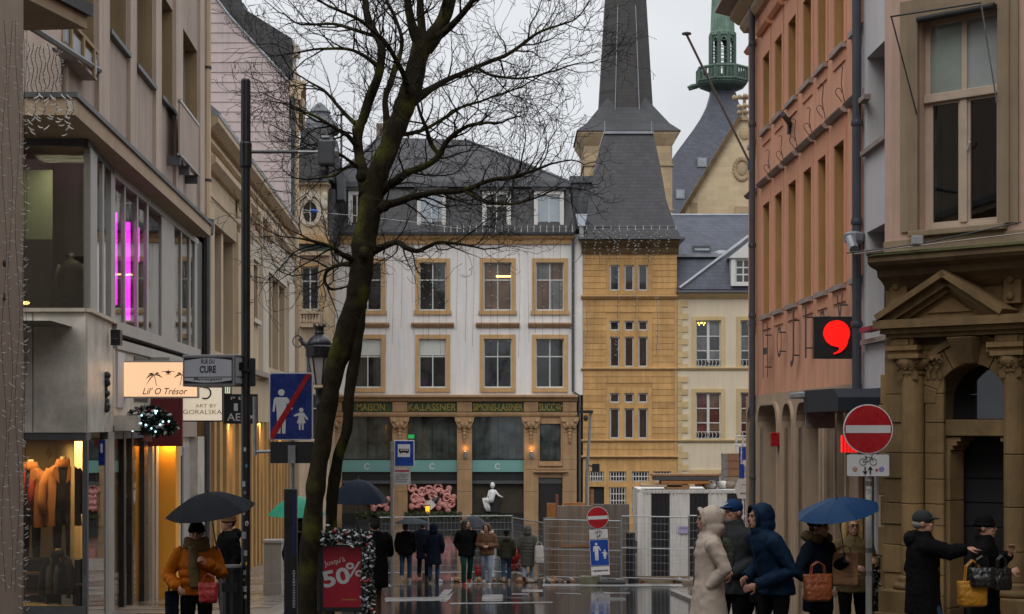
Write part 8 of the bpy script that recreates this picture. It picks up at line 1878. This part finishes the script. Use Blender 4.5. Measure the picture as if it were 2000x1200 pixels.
def person(lab, px, d, H, face, coat='black', legs='black', head_turn=0, hem=.8, arms=None, stride=.0, lean=0.0, head='hair', haircol='dark', hood=False, hat=None, voxel=.013, fine=True, bulk=1.0, shoe=SHOE, puff=False, scarf=None, glove=None, ground=None, hairlong=False, collar=None, glasses=False, noface=False, on_pav=0.0, group=None, beard=False, fur=False, flare=0.0):
    g = gz(d)+on_pav
    o = thing('person', lab, 'person', V(((px-HX)/F*d, d, g)), R(face), group); s = H/1.75; o.scale = (s, s, s)
    ln = lambda z: -lean*max(0, z-.9)           # forward lean of everything above the hips
    # legs: knee and ankle (y), alternating stride
    LG = {}
    for sx, st in ((-1, stride), (1, -stride)):
        hip = V((sx*.095, 0, .92)); ank = V((sx*.1, -st*.36, .085+(.06 if st < 0 and stride else 0))); kn = (hip+ank)/2 + V((sx*.005, -.05-abs(st)*.07, .03)); LG[sx] = (hip, kn, ank)
    sh = {sx: V((sx*.185, ln(1.42), 1.41)) for sx in (-1, 1)}
    da = {-1: (V((-.27, .04, 1.13)), V((-.25, -.06, .88))), 1: (V((.27, .04, 1.13)), V((.25, -.06, .88)))}
    if arms: da.update(arms)
    hd = V((0, ln(1.62)-.01, 1.615)); ht = Matrix.Rotation(R(head_turn), 3, 'Z')
    # ---------------- body
    b = MB()
    eloft(b, [(0, 0, .86, .15, .105), (0, 0, .98, .16, .11), (0, ln(1.1), 1.1, .135, .1), (0, ln(1.25), 1.25, .155, .11), (0, ln(1.38), 1.38, .17, .105), (0, ln(1.45), 1.45, .12, .08), (0, ln(1.5), 1.5, .06, .058)])
    b.tube([V((0, ln(1.44)+.01, 1.42)), hd+V((0, .01, -.06))], [.062, .054], 12)
    def hp(x, y, z): return hd + ht @ V((x, y, z))
    b.ell(hp(0, .015, .025), (.078, .098, .105), 18, 12, rot=ht); b.ell(hp(0, -.03, -.045), (.06, .07, .075), 16, 10, rot=ht); b.ell(hp(0, -.065, -.09), (.03, .028, .025), 10, 8, rot=ht)
    b.tube([hp(0, -.088, .025), hp(0, -.108, -.02), hp(0, -.095, -.03)], [.009, .015, .01], 8); b.ell(hp(0, -.085, .035), (.05, .018, .012), 10, 6, rot=ht); b.ell(hp(0, -.092, -.058), (.024, .012, .009), 8, 6, rot=ht)
    for sx in (-1, 1): b.ell(hp(sx*.08, .02, -.005), (.011, .022, .032), 8, 6, rot=ht); b.ell(hp(sx*.04, -.075, -.015), (.02, .018, .016), 8, 6, rot=ht)
    for sx in (-1, 1):
        e, w = da[sx]; b.tube([sh[sx], sh[sx].lerp(e, .5), e, e.lerp(w, .4), w], [.058, .05, .04, .04, .028], 10)
        fd = (w-e).normalized(); upv = V((sx*.9, .1, .25)); opt = (glove or {}).get(sx, {})
        hand(b, w, opt.get('dir', fd), opt.get('up', upv), opt.get('curl', .4), opt.get('point', False), opt.get('side', -sx))
        h_, k_, a_ = LG[sx]; b.tube([h_, h_.lerp(k_, .5), k_, k_.lerp(a_, .35), a_], [.085, .075, .055, .055, .038], 10); b.ell(a_+V((0, -.06, -.045)), (.04, .11, .035), 10, 6)
    blob(b, 'body', SK, o, .0085 if fine else .02, 2)
    if not noface:
        eye = MB()
        for sx in (-1, 1):
            MB().ell(hp(sx*.031, -.0915, .008), (.0125, .006, .006), 8, 6, rot=ht).build('eye', MT['black'], o)
            MB().tube([hp(sx*.015, -.1, .03), hp(sx*.032, -.1, .035), hp(sx*.048, -.088, .028)], [.004, .005, .003], 5).build('eyebrow', HAIR[haircol if haircol != 'blond' else 'brown'], o)
        MB().ell(hp(0, -.101, -.058), (.022, .005, .0045), 8, 6, rot=ht).build('mouth', mat('lips', (.3, .1, .08), .5) if 'lips' not in bpy.data.materials else bpy.data.materials['lips'], o)
    if glasses:
        gl = MB()
        for sx in (-1, 1): gl.tube([hp(sx*.034+.022*math.cos(t), -.104, .008+.018*math.sin(t)) for t in [R(30*j) for j in range(13)]], .0028, 5); gl.tube([hp(sx*.056, -.1, .012), hp(sx*.082, .02, .01)], .0028, 5)
        gl.tube([hp(-.012, -.106, .012), hp(.012, -.106, .012)], .0028, 5); gl.build('glasses', MT['black'], o)
    # ---------------- trousers and shoes
    t = MB()
    eloft(t, [(0, 0, .82, .155, .115), (0, 0, .9, .165, .12), (0, 0, 1.0, .16, .115)])
    for sx in (-1, 1): h_, k_, a_ = LG[sx]; t.tube([h_, h_.lerp(k_, .5), k_, k_.lerp(a_, .5), a_+V((0, 0, .0))], [.098, .088, .07, .066, .062], 12)
    blob(t, 'trousers', CL[legs], o, voxel, 2, .006, 16, .6)
    for sx in (-1, 1):
        a_ = LG[sx][2]; m = MB(); m.ell(a_+V((0, -.065, -.045)), (.047, .13, .042), 12, 8); m.tube([a_+V((0, .01, -.03)), a_+V((0, .01, .05))], [.05, .052], 10); m.box(a_.x-.042, a_.x+.042, a_.y-.18, a_.y+.055, a_.z-.086, a_.z-.06); blob(m, 'shoe', shoe, o, .012, 2)
    # ---------------- coat
    c = MB(); kb = bulk
    z0 = hem; sec = [(0, -stride*.02, z0, (.2+flare)*kb, (.165+flare*.9)*kb), (0, 0, max(z0+.04, (z0+.98)/2), (.195+flare*.45)*kb, (.155+flare*.4)*kb), (0, ln(1.0), 1.02, .19*kb, .145*kb), (0, ln(1.15), 1.15, .182*kb, .14*kb), (0, ln(1.3), 1.3, .2*kb, .148*kb), (0, ln(1.4), 1.395, .195*kb, .128*kb), (0, ln(1.46), 1.46, .135*kb, .1*kb), (0, ln(1.5), 1.5, .085, .08)]
    eloft(c, sec, 24)
    for sx in (-1, 1):
        e, w = da[sx]
        c.tube([sh[sx]+V((-sx*.03, 0, -.01)), sh[sx]+V((sx*.012, 0, -.03)), sh[sx].lerp(e, .55), e, e.lerp(w, .5), w.lerp(e, .06)], [.08*kb, .086*kb, .074*kb, .07*kb, .064*kb, .052*kb], 14)
        c.tube([w.lerp(e, .12), w.lerp(e, .02)], [.056*kb, .056*kb], 14)
    if collar: eloft(c, [(0, ln(1.48)+.0, 1.46, .12, .105), (0, ln(1.5)+.01, 1.51, .1, .095), (0, ln(1.53)+.02, 1.538, .097, .09)])
    if puff:
        for z in [hem+.05+.1*k for k in range(int((1.4-hem)/.1))]:
            w0 = .205*kb; c.loft([[(w0*f_*math.cos(2*math.pi*k/24), ln(z)+.16*kb*f_*math.sin(2*math.pi*k/24), z+dz) for k in range(24)] for dz, f_ in ((-.045, .9), (-.02, 1.0), (.02, 1.0), (.045, .9))])
        for sx in (-1, 1):
            e, w = da[sx]
            for a, b2 in ((sh[sx], e), (e, w)):
                for k in range(3): pm = a.lerp(b2, (k+.5)/3); c.ell(pm, (.079*kb, .079*kb, .06*kb), 12, 8)
    cm_ = CL[coat]
    if hood:
        c.ell(hp(0, .045, .02), (.116, .128, .132), 18, 12, rot=ht); c.ell(hp(0, .06, -.08), (.125, .115, .1), 16, 10, rot=ht); c.ell(hp(0, .02, -.13), (.11, .1, .07), 16, 8, rot=ht)
        c.tube([hp(.092*math.cos(t), -.062-.02*math.sin(t), .0+.118*math.sin(t)) for t in [R(30*j) for j in range(13)]], .02, 8)
    elif hood is None: c.ell(V((0, ln(1.45)+.12, 1.45)), (.13, .075, .085), 14, 8)
    co = blob(c, 'coat', cm_, o, voxel, 2, .0095, 11, .8)
    if hood:   # cut the face opening: remove the cap of cloth in front of the face
        bm = bmesh.new(); bm.from_mesh(co.data); kill = []
        inv = ht.transposed()
        for f in bm.faces:
            p = inv @ (f.calc_center_median()-hd)
            if p.y < -.045 and (p.x/.088)**2+((p.z+.0)/.115)**2 < 1: kill.append(f)
        bmesh.ops.delete(bm, geom=kill, context='FACES'); bm.to_mesh(co.data); bm.free()
    if fine: MB().tube([V((.0, ln(z)-(.152*kb+flare*max(0, .98-z)*.9) if z < 1.35 else ln(z)-.115*kb, z)) for z in [hem+.03+(1.42-hem)*k/8 for k in range(9)]], .006, 5).build('zip', LEATH['black'], o)
    # ---------------- hair and hats
    hm = HAIR[haircol]
    if not hood and head == 'hair' and not hat:
        h = MB(); h.ell(hp(0, .03, .045), (.088, .1, .098), 16, 12, rot=ht); h.ell(hp(0, .05, .0), (.085, .085, .09), 14, 10, rot=ht)
        if hairlong:
            for sx in (-1, 1): h.tube([hp(sx*.06, -.02, .1), hp(sx*.092, .0, .02), hp(sx*.1, .01, -.08), hp(sx*.105, .0, -.17)], [.035, .038, .045, .03], 10)
            h.tube([hp(0, .08, .05), hp(0, .1, -.06), hp(0, .1, -.17)], [.08, .085, .06], 12)
        blob(h, 'hair', hm, o, .011, 1, .006, 60, .3)
    if fur: f_ = MB(); f_.tube([V((.15*math.cos(t), ln(1.5)+.02+.12*math.sin(t), 1.5+.02*math.sin(t))) for t in [R(-60+25*j) for j in range(13)]], .05, 10); blob(f_, 'fur_trim', CL['khaki'] if coat != 'brown' else CL['cream'], o, .013, 1, .014, 50)
    if hat:
        kind, hmat = hat; m = MB()
        if kind == 'cap':
            m.ell(hp(0, .012, .055), (.092, .108, .088), 18, 12, rot=ht); m.ell(hp(0, -.1, .052), (.075, .075, .012), 14, 6, rot=ht)
        elif kind == 'beanie': m.ell(hp(0, .02, .06), (.095, .112, .1), 18, 12, rot=ht); m.tube([hp(.09*math.cos(t), .015+.108*math.sin(t), .035) for t in [R(30*j) for j in range(13)]], .018, 8)
        ho = blob(m, 'hat', hmat, o, .01, 2)
        if kind == 'cap' and hmat is CL['deepnavy']:
            l_ = MB(); l_.loft([[hp(x, -.09-.012*(1-abs(x)/.06), z-.004-th), hp(x, -.09-.012*(1-abs(x)/.06), z+.004+th)] for x, z, th in ((-.03, .1, .001), (-.012, .088, .006), (.01, .092, .004), (.035, .105, 0))], closed=False, cap=False); l_.build('cap_emblem', MT['signwhite'], ho, fix=False)
        if head != 'hair' or True:
            if not hairlong and haircol: hh = MB(); hh.ell(hp(0, .045, -.005), (.077, .076, .055), 14, 8, rot=ht); blob(hh, 'hair', hm, o, .012, 1)
    if scarf:
        m = MB()
        for k, z in enumerate((1.46, 1.52)): m.tube([V((.105*math.cos(t)*(1.15-k*.1), ln(z)-.02+.1*math.sin(t), z+.02*math.sin(2*t+k))) for t in [R(30*j) for j in range(13)]], .045, 10)
        m.tube([V((-.03, ln(1.45)-.14, 1.46)), V((-.02, ln(1.2)-.19, 1.25)), V((.0, -.2, 1.0))], [.05, .065, .06], 10); blob(m, 'scarf', CL[scarf], o, .012, 1, .008, 22)
    if beard: m = MB(); m.ell(hp(0, -.06, -.075), (.05, .045, .04), 12, 8, rot=ht); blob(m, 'beard', HAIR['grey'], o, .01, 1)
    return o

def umbrella(lab, apex, rad, tilt, m, shaft=.8, rise=.3, group=None, roty=0.0, handle_m=None):
    o = thing('umbrella', lab, 'umbrella', apex, 0, group); o.rotation_euler = (tilt, roty, R(11)); n = 8; K = 7
    c = MB(); rings = []
    for i in range(K+1):
        t = max(.03, i/K); ring = []
        for k in range(n*4):
            a = 2*math.pi*k/(n*4); fr = (k % 4)/4; sag = math.sin(math.pi*fr); rr = rad*t*(1-.055*sag*t); ring.append((rr*math.cos(a), rr*math.sin(a), -rise*t**1.9-.02*sag*t*rad))
        rings.append(ring)
    c.loft(rings, cap=False); co = c.build('canopy', m, o, smooth=False, fix=False)
    md = co.modifiers.new('solid', 'SOLIDIFY'); md.thickness = .003
    for k in range(n):
        a = 2*math.pi*k/n; MB().tube([(rad*t*math.cos(a), rad*t*math.sin(a), -rise*t**1.9-.008) for t in (.03, .35, .7, 1.02)], .004, 5).build('rib', MT['steel_d'], o)
        MB().tube([(rad*.45*math.cos(a), rad*.45*math.sin(a), -rise*.45**1.9-.015), (0, 0, -rise*1.05)], .003, 4).build('stretcher', MT['steel_d'], o)
    MB().tube([(0, 0, .06), (0, 0, -shaft)], .007, 8).build('shaft', MT['steel_d'], o); MB().tube([(0, 0, -shaft), (0, 0, -shaft-.11)], .014, 8).build('handle', handle_m or MT['black'], o)
    return o
def bag(name, lab, p, w, h, th, m, rot=0, strap=None, flare=.12, paper=False):
    o = thing(name, lab, 'bag', p, R(rot)); b = MB(); n = 16
    def ring(x, y, z, e): return [(x*math.copysign(abs(math.cos(t))**e, math.cos(t)), y*math.copysign(abs(math.sin(t))**e, math.sin(t)), z) for t in [2*math.pi*k/n for k in range(n)]]
    e = .25 if paper else .55
    b.loft([ring(w*.8, th*.8, -h, e), ring(w, th*1.2, -h*.85, e), ring(w*(1+flare*.2), th*1.2, -h*.2, e), ring(w*(1+flare*.6), th*.85, h*.5, e), ring(w*(1+flare), th*.45, h, e)])
    blob(b, 'pouch', m, o, .009, 2, .008 if not paper else .01, 16 if not paper else 9)
    if strap:
        for y in (-th*.4, th*.4): MB().tube([(-w*.55, y, h*.9), (-w*.45, y, h+strap*.7), (0, y, h+strap), (w*.45, y, h+strap*.7), (w*.55, y, h*.9)], .007, 6).build('handle', m, o)
    return o

uphand = lambda sx, x=.2, y=-.24, z=1.28: {sx: (V((sx*.28, -.03, 1.14)), V((sx*x, y, z)))}
pocket = {-1: (V((-.27, .11, 1.13)), V((-.16, -.03, .95))), 1: (V((.27, .11, 1.13)), V((.16, -.03, .95)))}
# ---------------- right-hand group
person('person in a long beige hooded raincoat walking with hands in pockets', 1384, 18.0, 1.82, -84, 'beige', 'charcoal', hood=True, hem=.42, arms=pocket, stride=.3, flare=.07, haircol='brown')
bg = thing('shoulder_bag', 'grey green knapsack hanging between the beige coat and the capped man', 'bag', P(1418, 1085, 18.35)); m = MB(); m.ell((0, 0, 0), (.1, .09, .19), 14, 10); m.box(-.07, .07, -.1, -.05, -.12, .02); blob(m, 'sack', CL['camo'], bg, .012, 2, .008, 18); MB().tube([(-.05, -.05, .17), (-.1, -.12, .3), (-.13, -.04, .4)], .012, 6).build('strap', LEATH['black'], bg)
person('man in a navy cap with white emblem and a charcoal jacket', 1432, 19.2, 1.92, -38, 'charcoal', 'black', head_turn=-18, hat=('cap', CL['deepnavy']), haircol='grey', beard=True, collar=True, hem=.78, arms={1: (V((.3, .05, 1.14)), V((.1, -.2, 1.0)))}, bulk=1.08)
person('person in black seen behind the navy hooded jacket', 1480, 20.2, 1.72, -60, 'black', 'black', hem=.72, haircol='dark', hairlong=True, stride=.25)
person('person in a navy hooded rain jacket leaning forward', 1518, 18.6, 1.86, -72, 'navy', 'black', hood=True, hem=.82, lean=.28, stride=.35, bulk=1.12, haircol='blond', arms={-1: (V((-.3, -.04, 1.12)), V((-.16, -.28, .98))), 1: (V((.3, .02, 1.08)), V((.12, -.3, .93)))})
person('person in a dark navy parka with fur collar holding the blue umbrella', 1598, 19.2, 1.74, 48, 'darkblue', 'black', hem=.66, head_turn=25, haircol='dark', fur=True, hat=('beanie', CL['black']), arms={1: (V((.27, -.05, 1.12)), V((.13, -.28, 1.24))), -1: (V((-.33, .06, 1.1)), V((-.16, -.2, .93)))}, glove={1: {'curl': .9}})
umbrella('blue folding umbrella tilted over the couple with shopping bags', P(1634, 976, 18.9), .47, R(9), mat('umbrella_blue', (.007, .034, .095), .55, .1, 6, spec=.1), .62, .14, roty=R(-12))
person('blond person in an olive pullover with glasses looking at a phone', 1664, 20.3, 1.68, 8, 'khaki', 'black', hem=.8, hairlong=True, haircol='blond', glasses=True, arms={1: (V((.28, .03, 1.16)), V((.2, -.26, 1.2))), -1: (V((-.26, .02, 1.14)), V((-.06, -.27, 1.12)))}, glove={1: {'curl': .7}, -1: {'curl': .7}}, on_pav=.06)
ph = thing('phone', 'black phone in the hand of the blond person', 'phone', P(1694, 1057, 19.9)); MB().box(-.025, .025, -.006, .006, -.05, .08).build('case', MT['black'], ph, bevel=.004)
bag('leather_bag', 'tan leather bag carried under the blue umbrella', P(1597, 1148, 18.85), .155, .15, .06, LEATH['tan'], 12, .14)
kb_ = bag('paper_bag', 'creased brown paper shopping bag with printed lines', P(1648, 1112, 19.3), .155, .19, .075, LEATH['kraft'], -8, .08, .02, True)
for k in range(4): box('print_line', MT['wood'], kb_, -.03+.01*k, .1, -.104, -.1, .06-.045*k, .068-.045*k)
person('man in a black coat and grey cap pointing with outstretched arm', 1802, 17.2, 1.72, 84, 'black', 'jeans', hem=.68, stride=.5, collar=True, hood=None, hat=('cap', CL['charcoal']), haircol='grey', bulk=1.14, arms={-1: (V((-.23, -.24, 1.33)), V((-.2, -.41, 1.37))), 1: (V((.27, .08, 1.12)), V((.25, -.02, .88)))}, glove={-1: {'point': True, 'curl': .5, 'dir': V((.05, -1, .02)), 'up': V((-.3, 0, 1))}}, on_pav=.06)
person('person in black knit hat and glasses with one hand raised to the chest', 1924, 17.9, 1.67, 68, 'black', 'jeans', hem=.62, hat=('beanie', CL['black']), haircol='dark', glasses=True, collar=True, arms={1: (V((.27, -.06, 1.14)), V((.08, -.26, 1.32))), -1: (V((-.27, -.02, 1.1)), V((-.06, -.27, 1.13)))}, glove={1: {'curl': .5, 'dir': V((-.3, -.2, .9))}, -1: {'curl': .9, 'dir': V((.3, -.8, .3))}}, on_pav=.06)
bag('tote_bag', 'mustard yellow leather tote hanging from the arm of the person in a knit hat', P(1899, 1160, 17.5), .15, .13, .06, LEATH['yellow'], 6, .22)
bag('handbag', 'black shiny handbag hanging above the yellow tote', P(1918, 1128, 17.45), .12, .1, .06, LEATH['black'], -4, .12); bag('handbag', 'black round shoulder bag on the far side of the person in a knit hat', P(1956, 1132, 17.6), .1, .11, .05, LEATH['black'], 10, .14)
# ---------------- left-hand group
person('person in a quilted orange jacket with khaki scarf under a black umbrella', 384, 19.0, 1.66, 6, 'orange', 'black', hem=.9, puff=True, scarf='khaki', haircol='dark', hat=('beanie', CL['black']), bulk=1.04, arms={1: (V((.3, -.02, 1.14)), V((.13, -.25, 1.3))), -1: (V((-.34, .04, 1.12)), V((-.2, -.2, 1.0)))}, glove={1: {'curl': 1.0}})
umbrella('black folding umbrella over the orange jacket', P(406, 964, 18.85), .5, R(10), mat('umbrella_black', (.013, .014, .017), .6, .2, 6, spec=.06), .62, .2, roty=R(-9))
bag('handbag', 'red patterned handbag held against the orange jacket', P(407, 1158, 18.6), .1, .11, .06, LEATH['red'], 0, .1); bag('shopping_bag', 'dark blue shopping bag beside the orange jacket', P(336, 1190, 18.9), .07, .2, .05, CL['darkblue'], 20, .1)
person('person in a black jacket and red hat behind the camera mast', 446, 24.5, 1.72, -60, 'black', 'black', hat=('beanie', CL['brown']), haircol='dark', hem=.8, hood=None, arms={-1: (V((-.28, -.05, 1.14)), V((-.1, -.27, 1.2)))}, on_pav=.06, bulk=1.08)
person('dark figure in a long black coat walking under the navy umbrella', 731, 27.0, 1.78, 205, 'black', 'brown', hem=.62, stride=.4, haircol='dark', bulk=1.16, arms={-1: (V((-.28, -.06, 1.15)), V((-.16, -.25, 1.3)))}, glove={-1: {'curl': 1.0}})
umbrella('navy umbrella half hidden by the tree trunk', P(700, 937, 27.0), .5, R(2), mat('umbrella_navy', (.012, .017, .03), .6, .2, 6, spec=.06), .7, .36)
person('dark figure hidden behind the black pillar under the green umbrella', 588, 27.5, 1.68, 160, 'black', 'black', hem=.7, haircol='dark', fine=False, voxel=.02, on_pav=.06)
umbrella('mint green umbrella behind the black pillar', P(580, 970, 27.4), .47, R(3), mat('umbrella_green', (.02, .25, .15), .5, .1, 6, spec=.2), .7, .3)
# ---------------- far group on the square
fk = dict(fine=False, voxel=.022)
person('dark figure under an umbrella walking away in blue jeans', 792, 47.4, 1.66, 175, 'black', 'jeans', stride=.3, haircol='dark', shoe=SOLE, bulk=1.1, **fk)
umbrella('flat dark umbrella over the dark figure in jeans', P(804, 1012, 47.3), .5, R(0), MT['umb'] if 'umb' in MT else mat('umbrella_slate', (.03, .04, .045), .6, .2, 6, spec=.06), .55, .14)
person('dark figure in a long coat standing near the fence behind the hooded one', 826, 49.2, 1.7, 170, 'darkblue', 'black', hem=.6, stride=.2, haircol='dark', **fk)
person('hooded figure in a long dark blue coat walking away', 847, 46.6, 1.64, 178, 'darkblue', 'jeans', hood=True, hem=.55, stride=.2, flare=.04, **fk)
person('man in a black jacket and green jeans under the grey umbrella', 911, 45.0, 1.74, 12, 'black', 'greenjeans', head_turn=45, hem=.78, stride=.4, haircol='dark', hairlong=True, bulk=1.12, arms=pocket, shoe=mat('shoe_red', (.3, .02, .02), .6), **fk)
umbrella('domed grey umbrella between the two walking friends', P(924, 1008, 45.3), .43, R(0), mat('umbrella_grey', (.045, .047, .055), .6, .2, 6, spec=.06), .6, .28)
person('person in a brown shearling jacket and pale jeans', 951, 45.0, 1.64, -8, 'brown', 'lightjeans', head_turn=-30, hem=.86, stride=-.35, haircol='brown', hairlong=True, fur=True, arms={1: (V((.27, -.02, 1.13)), V((.07, -.22, 1.12))), -1: (V((-.27, -.02, 1.13)), V((-.07, -.22, 1.12)))}, shoe=SOLE, bulk=1.08, **fk)
person('person in an olive hooded jacket and black cap walking away', 989, 47.0, 1.45, 185, 'olive', 'jeans', hood=None, hat=('beanie', CL['black']), stride=.35, haircol='dark', shoe=SOLE, **fk)
person('person in a long grey quilted coat carrying a white bag', 1031, 46.8, 1.58, 172, 'puffgrey', 'lightjeans', hood=True, hem=.5, stride=.35, puff=True, **fk)
bag('carrier_bag', 'white plastic carrier bag beside the grey quilted coat', P(1053, 1084, 46.6), .13, .25, .08, SOLE, 10, .12, -.1); bag('shopping_bag', 'red shopping bag swinging beside the brown shearling jacket', P(934, 1114, 45.2), .09, .14, .05, LEATH['red'], 0, .1)
pu = thing('pushchair', 'pushchair with red hood between the two people walking away', 'pushchair', at_ground(1010, 47.9)); m = MB(); m.ell((-.12, 0, .72), (.22, .2, .26), 14, 8); m.build('red_hood', LEATH['red'], pu, smooth=True); m = MB(); m.box(-.3, .1, -.18, .18, .3, .5); m.build('seat', LEATH['red'], pu, bevel=.05)
for x, y in ((-.3, -.2), (-.3, .2), (.3, -.2), (.3, .2)): MB().tube([(x+.1*math.cos(t), y, .1+.1*math.sin(t)) for t in [R(30*j) for j in range(13)]], .02, 6).build('wheel', MT['black'], pu)
for y in (-.18, .18): MB().tube([(-.3, y, .12), (.15, y, .6), (.3, y, 1.0)], .015, 6).build('frame', MT['steel_d'], pu); MB().tube([(.3, y, .12), (-.1, y, .5)], .015, 6).build('frame', MT['steel_d'], pu)
